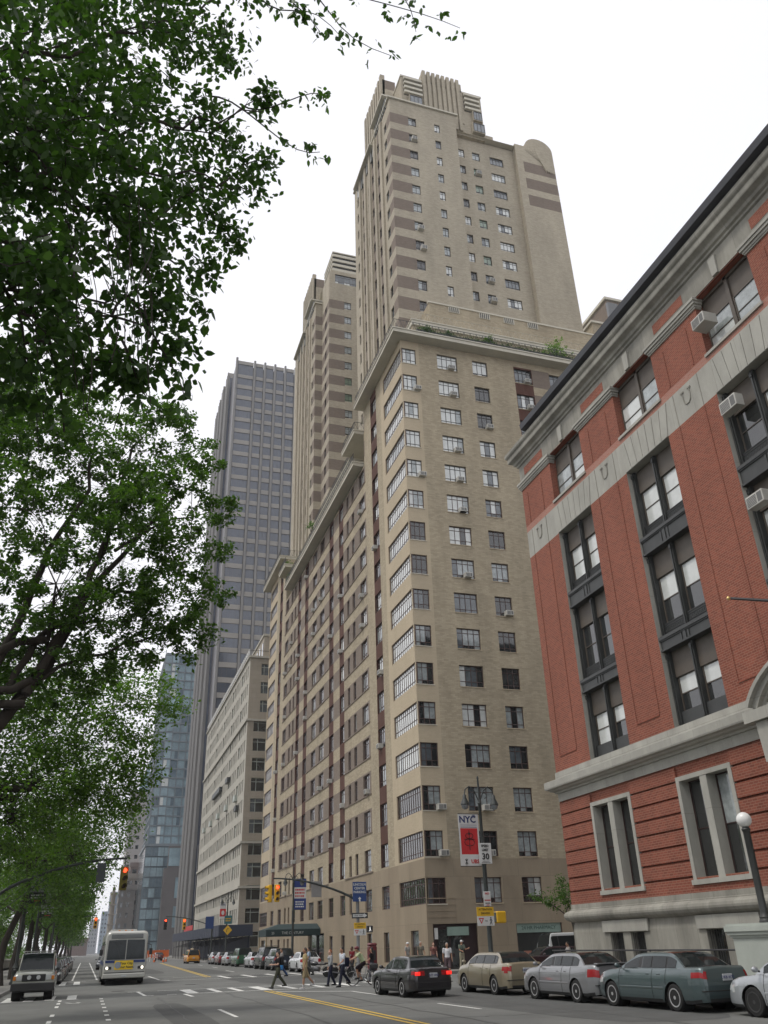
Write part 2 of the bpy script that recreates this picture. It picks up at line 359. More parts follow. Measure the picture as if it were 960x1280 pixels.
for y in (44.6,42.4,39.9,34.7,31.6): line(-.82,y+.6,-.82,y-.6,.14)
for y in (45,42.9,40.5,38.1,35.8,33.6,31.3,29,26.8,24.6): line(.93,y+.33,.93,y-.33,.15)
for y in (33.5,22,10): line(4.65,y,4.65,y-4,.13)
for y in (30.7,19,8): line(11.7,y,11.8,y-3.4,.12)
line(-.68,74.8,-.62,194,.13); line(1.08,74.7,1.0,190,.13)
for y0,y1,x in ((107,100.8,13.8),(88.5,82,12.7),(124,118,14.2)): line(x,y0,x-.2,y1,.13)
line(-.55,42.9,-.3,42.2,.1); line(-.3,42.2,0.,41.9,.1); line(-.1,42.9,.05,42.4,.1)
for x,y in ((13.2,18),(1.9,52.5),(6.2,57.5)):
    b=MB(); b.lathe([(.0,0),(.34,0),(.34,.008),(.31,.012),(0,.012)],M('worn_iron_cover',(.03,.028,.026),.6),(x,y,0),20,cap=False)
    tag(b.build('manhole_cover',None),{13.2:'round iron manhole cover in the near right lane',1.9:'round iron manhole cover in the left lane just past the crossing',6.2:'round iron manhole cover out in the middle of the crossing'}[x],'manhole cover',group='manhole covers')
b=MB(); rd=random.Random(91); tar=M('tar_seam',(.055,.055,.055),.6,var=.2)
for (x0,y0,x1,y1) in ((3.1,8,3.3,44),(6.6,12,6.5,60),(10.1,6,10.2,40),(13.7,10,13.9,44),(1.2,34,8,36.5),(9,25,16.8,24),(4,53.5,16,55),(-2.5,58,4,56.5),(8,31,15,33),(5.6,60,5.9,120),(0,24,7,22.5)):
    n=26; P=[(x0+(x1-x0)*i/n+rd.gauss(0,.06),y0+(y1-y0)*i/n+rd.gauss(0,.08)) for i in range(n+1)]
    for i in range(n):
        d=Vector((P[i+1][0]-P[i][0],P[i+1][1]-P[i][1])); d.normalize(); w_=.022
        b.poly([(P[i][0]-d.y*w_,P[i][1]+d.x*w_,.006),(P[i+1][0]-d.y*w_,P[i+1][1]+d.x*w_,.006),(P[i+1][0]+d.y*w_,P[i+1][1]-d.x*w_,.006),(P[i][0]+d.y*w_,P[i][1]-d.x*w_,.006)],tar)
struct('tar_seams',b)
# park wall
b=MB(); b.box(-10.1,-9.7,-40,700,.1,1.15,stoned); b.box(-10.2,-9.6,-40,700,1.15,1.3,stone); tag(b.build('park_wall'),'low grey stone wall running along the park under the trees','wall')

# ============================================================ RED BRICK BUILDING
RX=XF; RE=39.9; RN=-8.
red=thing('red_brick_building',(RX,RE,0),'red brick and limestone building with cast iron window bays on the right','building')
TE=FE(RX); bays=[34.65-6.87*k for k in range(6)]
def E2(y0,y1,z0,z1): return (-y1,-y0,z0,z1)
holes=[]
for c in bays:
    holes+= [E2(c-1.73,c+1.73,9.55,21.95),E2(c-1.7,c+1.7,24.0,26.95)]
mb=MB()
def rmat(u,z):
    return redb if z<21.94 else stone if z<23.62 else redpale if z<24.0 else redb
wall(mb,TE,-RE,-RN,9.53,27.0,holes,rmat,.62,zlines=(21.95,23.62,24.0),lines=[-(c+s*2.15) for c in bays for s in (-1,1)])
mb.box(RX,RX+22,RE-.001,RE,9.53,27,redb)
mb.poly([(RX,RE,3),(RX+22,RE,3),(RX+22,RE,28),(RX,RE,28)],redb)
mb.build('upper_wall',red)
# rusticated storey
lw=[c for c in bays if not 19<c<22.]
lw=[c+.55 for c in bays]
holes=[E2(c-1.72,c+1.72,3.72,7.62) for c in lw]
mb=MB(); nb=8; z0=3.3; ph=(8.1-z0)/nb
wall(mb,FE(RX+.09),-RE+.09,-RN,3.2,8.12,holes,lambda u,z:redb,.5)
for k in range(nb):
    za,zb=z0+k*ph,z0+(k+1)*ph-.085
    edges=[RE]+[e for c in lw for e in (c+1.72,c-1.72)]+[RN]
    for i in range(0,len(edges),2):
        ya,yb=edges[i+1],edges[i]
        if k==0: continue
        mb.box(RX-.02,RX+.089,ya+.0,yb,za,zb,redb)
mb.box(RX-.02,RX+.089,RN,RE,z0-.08,z0+ph-.085,redb)
mb.poly([(RX,RE-.002,0),(RX+22,RE-.002,0),(RX+22,RE-.002,8.2),(RX,RE-.002,8.2)],redb)
mb.build('rusticated_wall',red)
def molding(prof,ya,yb,mat,name,xr=RX):
    """prof: (out,z) list from the bottom to the top, swept along the front and returned round the far corner"""
    b=MB(); n=len(prof); vs=[]
    for o,z in prof: vs+= [(xr-o,ya,z),(xr-o,yb+o,z),(xr+22,yb+o,z)]
    fs=[]
    for i in range(n-1):
        for j in (0,1): fs.append((3*i+j,3*i+j+1,3*i+4+j,3*i+3+j))
    b.raw(vs,fs,mat); return b.build(name,red)
molding([(0,8.1),(.02,8.1),(.04,8.5),(.12,8.5),(.16,8.58),(.30,8.62),(.36,8.68),(.5,8.72),(.52,8.78),(.52,9.08),(.42,9.12),(.06,9.2),(.05,9.55),(-.1,9.56)],RN,RE,stone,'belt_course')
molding([(.0,2.0),(.0,2.55),(.06,2.56)],RN,RE,stone,'base_wall')
molding([(.05,2.5),(.16,2.55),(.27,2.62),(.33,2.72),(.34,2.8),(.31,2.9),(.22,2.97),(.1,3.02),(.1,3.06),(.05,3.08),(.05,3.28),(-.1,3.3)],RN,RE,stoned,'torus_moulding')
molding([(0,26.55),(.08,26.6),(.10,26.75),(.16,26.82),(.20,26.98),(.05,27.0),(.04,28.1),(.12,28.2),(.14,28.3),(.26,28.42),(.32,28.6),(.5,28.72),(.52,28.9),(.52,29.1),(.62,29.2),(.64,29.36),(.3,29.45),(-.6,29.5)],RN,RE,stone,'cornice') if 0 else None
for c0,c1 in [(RE,bays[0]+1.7)]+[(bays[k]-1.7,bays[k+1]+1.7) for k in range(len(bays)-1)]:
    b=MB()
    for o0,o1,z0_,z1_ in ((0,.06,26.52,26.6),(0,.10,26.6,26.72),(0,.17,26.72,26.86),(0,.22,26.86,27.0)): b.box(RX-o1,RX+.3,c1-(o1 if c0!=RE else o1),c0+(0 if c0==RE and 0 else o1),z0_,z1_,stone)
    b.build('pier_capital',red)
molding([(.03,27.0),(.03,28.15),(.12,28.2),(.14,28.3),(.24,28.36),(.28,28.5),(.34,28.55),(.5,28.64),(.52,28.7),(.52,28.95),(.60,29.02),(.64,29.1),(.64,29.3),(.3,29.42),(-.8,29.5)],RN,RE,stoned,'cornice')
for i in range(len(bays)):
    b=MB(); c=bays[i]; b.prism([(-(.17),27.0),(.17,27.0),(.22,27.95),(-.22,27.95)],0,.14,stone,FE(RX-.14)@Matrix.Translation((-c,0,0))); b.build('keystone',red)
for c0,c1 in [(RE-.6,bays[0]+2.3)]+[(bays[k]-2.3,bays[k+1]+2.3) for k in range(len(bays)-1)]: 
    b=MB(); b.box(RX-.042,RX,c1,c0,27.32,27.86,redb); b.build('frieze_panel',red)
for i,(c0,c1) in enumerate([(RE-.55,bays[0]+2.95)]+[(bays[k]-3.5+1.75,bays[k+1]+3.5-1.75) for k in range(len(bays)-1)]):
    cc=(c0+c1)/2 if i else 38.4; wd=.87; b=MB()
    for za,zb in ((10.35,21.9),(24.1,26.1)):                       # narrow raised fillet framing each pier panel
        for s in (-1,1): b.box(RX-.035,RX+.01,cc+s*wd-.035,cc+s*wd+.035,za,zb,redb)
    b.box(RX-.035,RX+.01,cc-wd,cc+wd,10.28,10.35,redb)
    for s in (-1,1): b.box(RX-.02,RX-.001,cc+s*wd-.012,cc+s*wd+.012,21.95,23.6,stoned)
    b.build('pier_panel_moulding',red)
for cc in [38.4]+[(bays[k]+bays[k+1])/2 for k in range(4)]:
    b=MB(); P=[(-.24,.34),(-.24,.0),(-.2,-.2),(-.08,-.32),(.08,-.32),(.2,-.2),(.24,0),(.24,.34)]
    b.tube([(RX-.012,cc-p[0],22.95+p[1]) for p in P],.035,stoned,6)
    for s in (-1,1): b.box(RX-.05,RX,cc+s*.24-.1,cc+s*.24+.1,23.27,23.34,stoned)
    b.build('carved_emblem',red)
# stone voussoirs over the bays
for c in bays:
    b=MB()
    for k in range(7):
        t0=-1.73+k*3.46/7; f=lambda x:x*1.18
        b.prism([(t0+.015,21.96),(t0+3.46/7-.015,21.96),(f(t0+3.46/7)-.02,23.56),(f(t0)+.02,23.56)],-.03,.01,stone,FE(RX)@Matrix.Translation((-c,0,0)))
    b.build('lintel_stones',red)
    b=MB(); b.box(RX-.08,RX+.2,c-1.78,c+1.78,23.86,24.0,stone); b.build('attic_sill',red)
# gutter and roof
b=MB(); b.prism([(-(.34),29.50),(-.42,29.58),(-.44,29.95),(-.36,30.02),(.3,30.35),(.3,29.5)],-37.2+RN*0,-RN,M('dark_copper_gutter',(.02,.022,.028),.5),Matrix.Translation((RX,0,0))) if 0 else None
gut=M('dark_copper_gutter',(.022,.024,.03),.45,var=.3)
b.raw([(RX+x,y,z) for y in (RE-2.2,RN) for x,z in ((-.6,29.44),(-.84,29.52),(-.9,29.86),(-.8,29.98),(-.5,30.08),(-.25,30.3),(.2,30.45),(8,32.5),(22,32.5),(22,29.4))],
      [tuple(range(9,-1,-1)),tuple(range(10,20))]+[(i,(i+1)%10,10+(i+1)%10,10+i) for i in range(10)],gut); b.build('roof',red)
# cast iron bays
for bi,c in enumerate(bays):
    X0=RX+.34
    for (fa,fb) in ((9.58,12.85),(13.5,17.45),(18.32,21.92)):
        b=MB()
        for y in (c-1.66,c,c+1.66): 
            b.box(X0-.06,X0+.25,y-.10,y+.10,fa,fb,iron); b.box(X0-.12,X0-.061,y-.035,y+.035,fa+.1,fb-.2,iron)
            b.box(X0-.14,X0-.062,y-.07,y+.07,fb-.32,fb-.12,iron)
        b.box(X0+.1,X0+.3,c-1.6,c+1.6,fb-1.15,fb,sashm)
        b.build('window_surround',red)
        for s in (-1,1):
            y0,y1=(c-1.54,c-.12) if s<0 else (c+.12,c+1.54)
            win(red,FE(RX),-y1,-y0,fa+.62,fb-1.12,.5,'sash',sashm,[gdark,gblindsky,gblindsky,gmid],6)
            q=MB(); q.box(X0+.02,X0+.12,y0,y1,fa,fa+.62,iron)
            if fa>10:
                for k in range(8): 
                    q.lathe([(.055,-.02),(.075,-.02),(.075,.012),(.055,.012)],iron,(0,0,0),8,axis='x',T=Matrix.Translation((X0+.02,y0+.12+k*.168,fa+.34)),cap=False)
                for zz in (.12,.22,.46,.56): q.box(X0-.01,X0+.019,y0,y1,fa+zz,fa+zz+.025,iron)
            q.build('iron_panel',red)
    for z in (12.85,17.45):
        b=MB(); X1=RX+.1
        b.box(X1,X1+.4,c-1.72,c+1.72,z,z+.64 if z<13 else z+.86,iron)
        zt=z+.64 if z<13 else z+.86
        b.box(X1-.09,X1-.001,c-1.72,c+1.72,zt-.14,zt,iron); b.box(X1-.05,X1-.001,c-1.72,c+1.72,zt-.2,zt-.141,iron); b.box(X1-.06,X1-.001,c-1.72,c+1.72,z,z+.08,iron)
        b.box(X1-.04,X1-.001,c-.09,c+.09,z+.082,zt-.21,iron); b.box(X1-.035,X1-.001,c-.3,c-.2,z+.1,zt-.22,iron); b.box(X1-.035,X1-.001,c+.2,c+.3,z+.1,zt-.22,iron)
        b.build('iron_spandrel',red)
    b=MB(); b.box(RX+.3,RX+.5,c-.09,c+.09,24.0,26.95,sashm); b.box(RX+.3,RX+.5,c-1.7,c+1.7,26.8,26.94,sashm); b.build('window_surround',red)
    for s in (-1,1):
        y0,y1=(c-1.66,c-.1) if s<0 else (c+.1,c+1.66)
        q=MB(); q.box(RX+.40,RX+.5,y0,y1,25.7,26.79,sashm); q.build('blind_box',red)
        win(red,FE(RX),-y1,-y0,24.02,25.72,.36,'sash',sashm,[gblindsky,gblindsky,gmid,gcurt],6)
# low windows
for c in lw:
    b=MB(); X=RX
    for y in (c-1.72,c+1.52): b.box(X-.05,X+.45,y,y+.2,3.72,7.62,stone)
    b.box(X-.05,X+.45,c-1.52,c+1.52,7.44,7.62,stone); b.box(X-.1,X+.45,c-1.8,c+1.8,3.56,3.74,stone); b.box(X-.03,X+.45,c-.2,c+.2,3.74,7.44,stone)
    b.build('stone_window_surround',red)
    for y0,y1 in ((c-1.52,c-.2),(c+.2,c+1.52)): win(red,FE(RX),-y1,-y0,3.74,7.44,.42,'sash',M('dark_red_sash',(.04,.02,.018),.5),[gdark,gdark,gcurt],4)
# basement
mb=MB(); hol=[E2(c+.7+s,c+.7+s+1.05,.35,2.02) for c in bays for s in (-1.35,.3)]
wall(mb,FE(RX-.05),-RE-.05,-RN,0,2.1,hol,lambda u,z:stoned,.4)
for c in bays: 
    mb.box(RX-.14,RX-.051,c-1.1,c+2.5,2.04,2.5,stone)
    b=MB()
    for s in (-1.35,.3):
        b.box(RX+.3,RX+.36,c+.7+s,c+.7+s+1.05,.35,2.02,gdark)
        for k in range(8): b.tube([(RX+.05,c+.77+s+k*.13,.35),(RX+.05,c+.77+s+k*.13,2.02)],.012,blk,5)
    b.build('basement_window',red)
mb.raw([(RX-.05,RN,2.1),(RX-.05,RE+.05,2.1),(RX,RE,2.5),(RX,RN,2.5)],[(0,1,2,3)],stoned)
mb.poly([(RX-.05,RE+.05,0),(RX+22,RE+.05,0),(RX+22,RE+.05,2.6),(RX-.05,RE+.05,2.6)],stoned)
mb.build('basement_wall',red)
# arched portal
pc=bays[2]-.55; b=MB(); ro,ri=4.15,3.55; zc=7.75
arc=lambda r,a:(r*math.cos(a),zc+r*.62*math.sin(a))
for (r0,r1,o) in ((ri,ri+.14,.55),(ri+.14,ri+.42,.72),(ri+.42,ro,.9)):
    n=22
    pts=[arc(r1,PI*(.12+.76*i/n)) for i in range(n+1)]+[arc(r0,PI*(.88-.76*i/n)) for i in range(n+1)]
    for i in range(n):
        q=[pts[i],pts[i+1],pts[2*n+1-i-1],pts[2*n+1-i]]
        b.prism(q,-o,.0,stone,FE(RX)@Matrix.Translation((-pc,0,.35)))
b.box(RX-.85,RX,pc-4.1,pc+4.1,8.5,8.9,stone)
for s in (-1,1):
    b.prism([(-.22,7.1),(.22,7.1),(.3,8.48),(-.3,8.48)],-.7,0,stone,FE(RX)@Matrix.Translation((-pc+s*3.4,0,0)))
    b.box(RX-.45,RX,pc+s*3.4-.4,pc+s*3.4+.4,.1,7.1,stone)
b.box(RX-.2,RX,pc-3,pc+3,7.1,8.5,stone)
b.build('portal_pediment',red)
b=MB(); b.box(RX-.12,RX-.09,pc-2.6,pc+2.6,.6,7.05,M('dark_oak_door',(.05,.03,.02),.5)); 
for k in (-1.3,0,1.3): b.box(RX-.16,RX-.12,pc+k-.08,pc+k+.08,.6,7.0,sashm)
b.build('door',red)
acunit(red,FE(RX),-bays[2]-1.55,25.0,.8,.6,.5)
acunit(red,FE(RX),-bays[2]-1.5,20.6,.95,.3,.55)
acunit(red,FE(RX),-bays[2]-1.4,16.2,.9,.3,.5)
flush(red,98)
# flagpole, globe lamp, stair pedestal, area railing
fp=thing('flagpole',(RX-.1,17.2,10.3),'black angled flagpole with a gilt ball tip on the brick wall','flagpole')
a=at(914,748,23.2); tip=Vector(a); b=MB(); b.tube([(RX-.1,17.2,10.3),tip],[.075,.05],blk,8); b.build('pole',fp,40)
b=MB(); d=(tip-Vector((RX-.1,17.2,10.3))).normalized(); b.ball(tip+d*.12,.075,M('gilt',(.7,.5,.2),.3,metal=.6)); b.build('finial',fp,60)
b=MB(); b.tube([(RX,17.2,9.9),(RX-.1,17.2,10.3),(RX-.05,17.2,10.8)],.1,blk,8); b.build('bracket',fp)
cream=M('painted_masonry',(.40,.43,.39),.7,var=.12,scale=1.2)
pd=thing('stair_pedestal',(20.7,24.2,.15),'pale green painted pier with a moulded cap beside the entrance steps','pedestal')
b=MB(); b.bbox(19.9,21.5,21.5,25.2,.15,1.75,cream,.03); b.build('shaft',pd)
b=MB()
for o,z,zz in ((.04,1.72,1.8),(.1,1.8,1.9),(.15,1.9,2.06),(.1,2.06,2.12)): b.box(19.9-o,21.5+o,21.5-o,25.2+o,z,zz,cream)
b.build('cap',pd)
b=MB(); P=[(19.82,22.9,1.25),(19.72,22.9,1.27),(19.66,22.5,1.42),(19.66,21.4,1.85)]; b.tube(P,.03,blk,8); b.build('handrail',pd)
gl=thing('globe_lamp',(20.55,24.25,2.12),'dark post lamp with a white glass globe on the painted pier','lamp')
b=MB(); b.lathe([(.2,0),(.2,.05),(.16,.12),(.17,.17),(.13,.24),(.115,.3),(.115,2.72),(.13,2.74),(.15,2.8),(.11,2.86),(.09,2.9)],iron,(20.55,24.25,2.12),16); b.build('post',gl,40)
b=MB(); b.ball((20.55,24.25,2.12+3.1),.245,M('milk_glass',(.75,.75,.73),.25,var=.03),20,14); b.build('globe',gl,80)
rl=thing('area_railing',(20.9,32,.15),'black pipe railing in front of the basement windows of the brick building','railing')
b=MB()
for z in (.75,1.35): b.tube([(20.9,25.4,z),(20.9,39.4,z)],.03,blk,8)
b.build('rail',rl)
b=MB()
for k in range(8): b.tube([(20.9,25.6+k*1.95,.15),(20.9,25.6+k*1.95,1.37)],.03,blk,8)
b.build('post',rl)

# ============================================================ TAN APARTMENT BUILDING (17 storeys and two towers)
CYn=60.35; CYf=127.2; FL=3.182; ZT=lambda r:53.66-FL*(16-r)    # window head of row r (1..16)
apt=thing('apartment_building',(XF,CYn,0),'tan brick apartment block with wraparound corner windows and two terraced towers','building')
WH=1.78
def nmat(u,z):
    if 34.7<u<36.75: 
        return brown if 7<z<54 else tan
    if 36.75<=u<38.75 or u>40.6:
        r=(z-(ZT(16)-WH-.3))%FL
        if 7.3<z<54.2 and r<2.2: return taupe
    if z<7.2: return basestone
    if u<24.4: return tanlt
    return tan
NH=[];TN=FN(CYn)
ncols=[(22.58,24.05,3),(26.3,28.44,3),(30.1,31.72,2),(34.75,36.7,3),(38.75,40.5,3),(43,45,3),(48,50,3),(53,55,3)]
for r in range(1,17):
    for a,b_,_ in ncols: NH.append((a,b_,ZT(r)-WH if r>1 else ZT(1)-1.7,ZT(r)))
GH=[(22.9,26.3,.15,2.95),(29.3,33.0,.5,2.85),(35.5,39.9,.15,2.9),(42,46,.4,2.9)]
mb=MB(); wall(mb,TN,XF,62,0,54.6,NH+GH,nmat,.22,lines=(24.4,34.7,36.75,38.75,40.6),zlines=[7.2]+[ZT(r)-WH-.22 for r in range(1,17)]+[ZT(r)+.2 for r in range(1,17)])
ecols=[(60.43,66.1),(68.6,70.6),(73.4,75.4),(77.4,78.35),(79.6,80.45),(81.9,83.7),(86.3,88.2),(90.7,92.9),(94.6,96.8),(99.3,101.2),(103.8,105.6),(107.05,107.9),(109.15,110.1),(112.1,114.1),(116.9,118.9),(121.4,127.0)]
strips=[1,5,6,9,10,14]
def ztop_e(y): return 54.6 if y<73.2 or y>114.3 else 48.0
def emat(u,z):
    y=-u
    if z<7.2: return basestone
    for k in strips:
        a,b_=ecols[k]
        if a<y<b_: return brown if z>ZT(2)-WH else tan
    if 72.9<y<81.9 or 88.2<y<99.3 or 105.6<y<114.6:
        r=(z-(ZT(16)-WH-.12))%FL
        if z>10 and r<2.05: return taupe
    if y<67 or y>120.8: return tanlt
    if 81.9<y<88.3 or 99.2<y<105.7:
        r=(z-(ZT(16)-WH-.12))%FL
        if z>10 and r<1.6: return taupe
    return tan
def ehol(zt0,zt1,cond,rows):
    H=[]
    for r in rows:
        for k,(a,b_) in enumerate(ecols):
            if cond(a,b_) : H.append(E2(a,b_,ZT(r)-(WH if r>1 else 1.7),ZT(r)))
    return H
TEc=FE(XF)
lines=[-x for x in (67,72.9,81.9,88.3,99.2,105.7,114.6,120.8)]+[-x for k in strips for x in ecols[k]]
zl=[7.2]+[ZT(r)-WH-.12 for r in range(1,17)]+[ZT(r)+.15 for r in range(1,17)]
gholes=[E2(a,b_,.5,2.6) for a,b_ in ((62.2,63.9),(69,70.4),(73.6,75),(77.5,78.3),(82.2,83.4),(86.6,87.8),(107,108),(109.2,110.1),(112.4,113.8),(117,118.4),(122,125))]+[E2(90,97,.15,2.9)]
H1_=ehol(0,48,lambda a,b:True,range(1,15))+gholes; wall(mb,TEc,-CYf,-CYn,0,47.6,H1_,emat,.22,lines=lines,zlines=zl)
H2_=ehol(48,54.6,lambda a,b:b<73,(15,16)); wall(mb,TEc,-73.2,-CYn,47.6,54.6,H2_,emat,.22,lines=lines,zlines=zl)
H3_=ehol(48,54.6,lambda a,b:a>114.5,(15,16)); wall(mb,TEc,-CYf,-114.3,47.6,54.6,H3_,emat,.22,lines=lines,zlines=zl)
XR=24.2; H4=[E2(a,b_,ZT(r)-WH,ZT(r)) for r in (15,16) for a,b_ in ecols[2:14]]
wall(mb,FE(XR),-114.3,-73.2,47.6,54.6,H4,lambda u,z:tan,.22)
for y in (73.2,114.3): mb.poly([(XF,y,47.6),(XR,y,47.6),(XR,y,54.6),(XF,y,54.6)],tan)
mb.poly([(XF,CYf,0),(62,CYf,0),(62,CYf,54.6),(XF,CYf,54.6)],tan); mb.poly([(62,CYn,0),(62,CYf,0),(62,CYf,54.6),(62,CYn,54.6)],tan)
# thin stone sills under the taupe groups
for r in range(2,15):
    for a,c in ((72.9,81.9),(88.2,99.3),(105.6,114.6)): mb.box(XF-.07,XF+.02,a,c,ZT(r)-WH-.13,ZT(r)-WH-.03,taupe)
for r in range(1,17):
    for a,c,_ in ncols: mb.box(a-.04,c+.04,CYn-.05,CYn+.05,(ZT(r)-WH if r>1 else ZT(1)-1.7)-.07,(ZT(r)-WH if r>1 else ZT(1)-1.7)-.005,tanlt if a>24.4 else slabm)
mb.build('wall',apt)
for h in NH:
    st=[gdark,gmid,gcurt,gblindsky,gmid]+([ggreen] if random.random()<.1 else [])
    if h[3]<36: st=[gdark,gdark,gmid,gcurt,gblindsky]
    elif h[0]<29: st=[gblindsky,gcurt,gblindsky,gmid,gblindsky]  # upper corner panes: reflected sky put in as pale pane colour
    win(apt,TN,h[0],h[1],h[2],h[3],.1 if h[0]<24 else .14,'steel',frm if h[3]<40 else frd,st,6)
for H in (H1_[:-len(gholes)],H2_,H3_):
    for h in H: win(apt,TEc,h[0],h[1],h[2],h[3],.1 if (h[1]-h[0])>5 else .14,'steel',frm,([gblindsky,gblindsky,gblindsky,gcurt] if h[3]>13 else [gdark,gmid,gdark]) if (h[1]-h[0])>5 else [gmid,gdark,gcurt,gblindsky] if h[3]>20 else [gdark,gdark,gmid,gcurt],4)  # wide bays: pale blind and curtain panes stand in for reflected white sky
for h in H4: win(apt,FE(XR),h[0],h[1],h[2],h[3],.14,'steel',frd,None,4)
for h in gholes[:-1]: win(apt,TEc,h[0],h[1],h[2],h[3],.14,'sash',frm,[gdark,gdark,gmid],3)
b=MB(); b.box(22.56,22.7,CYn+.03,CYn+.14,5.9,54,frm)      # corner posts
b.build('corner_post',apt)
# shop fronts at the corner
b=MB(); dk=M('dark_maroon_panel',(.03,.015,.016),.4)
b.box(22.9,26.3,CYn+.25,CYn+.35,.15,2.95,dk); b.box(23.3,24.1,CYn+.2,CYn+.249,.2,2.6,gdark); b.box(24.3,25.1,CYn+.2,CYn+.249,.2,2.6,gdark)
b.box(22.9,23.0,CYn+.1,CYn+.26,.15,2.95,frm)
b.build('shop_door',apt)
b=MB(); b.box(24.0,25.6,CYn+.02,CYn+.16,2.2,2.75,M('pale_green_sign',(.22,.30,.26),.5)); b.box(23.05,23.3,CYn+.12,CYn+.2,2.0,2.7,wht); sg=b.build('shop_sign',apt)
for a,c in ((29.3,33.0),(35.5,39.9),(42,46)):
    b=MB(); b.box(a,c,CYn+.15,CYn+.22,.15,2.9,gdark); b.box(a,c,CYn+.1,CYn+.149,2.25,2.85,M('pale_green_sign',(.22,.30,.26),.5)) if a<30 else None
    for x in (a,c-.06): b.box(x,x+.06,CYn+.05,CYn+.15,.15,2.9,frm)
    b.box(a,c,CYn+.05,CYn+.15,.15,.5,frm)
    if a<30:
        for k,cc in enumerate(((.3,.12,.08),(.35,.3,.25),(.15,.2,.12))): b.box(a+.5+k*1.0,a+1.1+k*1.0,CYn+.135,CYn+.149,.6,1.1+.1*k,M('shop_display_%s'%('a','b','c')[k],cc))
    b.build('shop_window',apt)
text('24 HR PHARMACY',.34,M('dark_green_letters',(.03,.08,.07)),apt,(31.15-XF,.095,2.55),name='shop_lettering')
for z in (3.35,3.75,4.15,4.55):
    b=MB(); b.box(XF-.03,XF+2.2,CYn-.03,CYn+.0,z,z+.06,basestone); b.build('corner_fluting',apt)
# entrance recess on the street side
b=MB(); b.box(XF+.22,XF+.3,90,97,.15,2.9,gdark); b.box(XF+.1,XF+.22,93.3,93.7,.15,2.9,blk); b.build('entrance_door',apt)
# terraces
def slab(x0,x1,y0,y1,z,name='terrace_slab',t=.5):
    b=MB(); b.box(x0,x1,y0,y1,z-t+.0,z-.12,slabm); b.box(x0-.08,x1,y0-.08,y1,z-.12,z,slabm); return b.build(name,apt)
slab(21.4,62,59.2,73.2,55.1); 
def slabE(y0,y1,z): slab(21.4,XR+.5,y0,y1,z)
slabE(73.3,78.4,52.1); slabE(73.8,110.5,48.3); slab(22.3,XR+.5,78,96,51.3); slab(21.4,XR+.5,110.6,115.1,52.1); slab(21.4,62,114.3,128.6,55.1)
b=MB(); b.box(XR,62,73.2,114.3,54.6,54.9,slabm); b.build('roof_deck',apt)
railm=M('dark_terrace_rail',(.05,.052,.05),.5)
def rail(P0,P1,h=1.05,step=.34,lattice=True,name='terrace_railing'):
    P0,P1=Vector(P0),Vector(P1); d=P1-P0; n=max(1,int(d.length/step)); b=MB(); up=Vector((0,0,h))
    for z in (h,.08): b.tube([P0+Vector((0,0,z)),P1+Vector((0,0,z))],.03,railm,5)
    for i in range(n+1):
        q=P0+d*(i/n); b.tube([q,q+up],.014,railm,4,caps=False)
        if lattice and i<n:
            q2=P0+d*((i+1)/n); b.tube([q+Vector((0,0,.1)) if i%2 else q+up,q2+up if i%2 else q2+Vector((0,0,.1))],.02,railm,4,caps=False)
    return b.build(name,apt)
rail((21.5,59.3,55.1),(46,59.3,55.1),1.1); rail((21.5,59.3,55.1),(21.5,73,55.1),1.0)
rail((21.5,73.4,52.1),(21.5,78.3,52.1)); rail((21.5,73.4,52.1),(23.8,73.4,52.1)); rail((21.5,73.9,48.3),(21.5,110.3,48.3)); rail((22.4,78.2,51.3),(22.4,96,51.3)); rail((21.5,110.7,52.1),(21.5,115,52.1)); rail((21.5,114.4,55.1),(21.5,128.5,55.1)); rail((21.5,114.4,55.1),(25,114.4,55.1))
slab(24.3,62,61.5,66,58.7,t=.7)
b=MB(); b.box(24.4,62,61.7,66.5,55.1,58.0,tan); b.build('terrace_wall',apt)
latm=M('pale_lattice_rail',(.42,.38,.30),.7)
_r=railm; railm=latm; rail((24.4,61.6,58.7),(62,61.6,58.7),1.05,.42); railm=_r
mb=MB(); steps=[(25,29.3,65.0),(29.3,31.9,64.3),(31.9,34.9,64.25),(34.9,38.4,64.2),(38.4,44,64.1),(44,60,64.0)]
mb.box(27.6,60,64.5,66.9,58.7,64.2,tan); mb.build('penthouse_wall',apt)
b=MB(); b.box(27.5,60,64.4,64.8,64.2,64.4,slabm); b.build('parapet_cap',apt)
for x in (29.9,33.6,36.6,39.6):
    b=MB(); b.box(x,x+1.3,64.42,64.5,63.4,64.15,slabm)
    for k in range(5): b.box(x+.1+k*.24,x+.2+k*.24,64.38,64.42,63.45,64.1,railm)
    b.build('parapet_panel',apt)
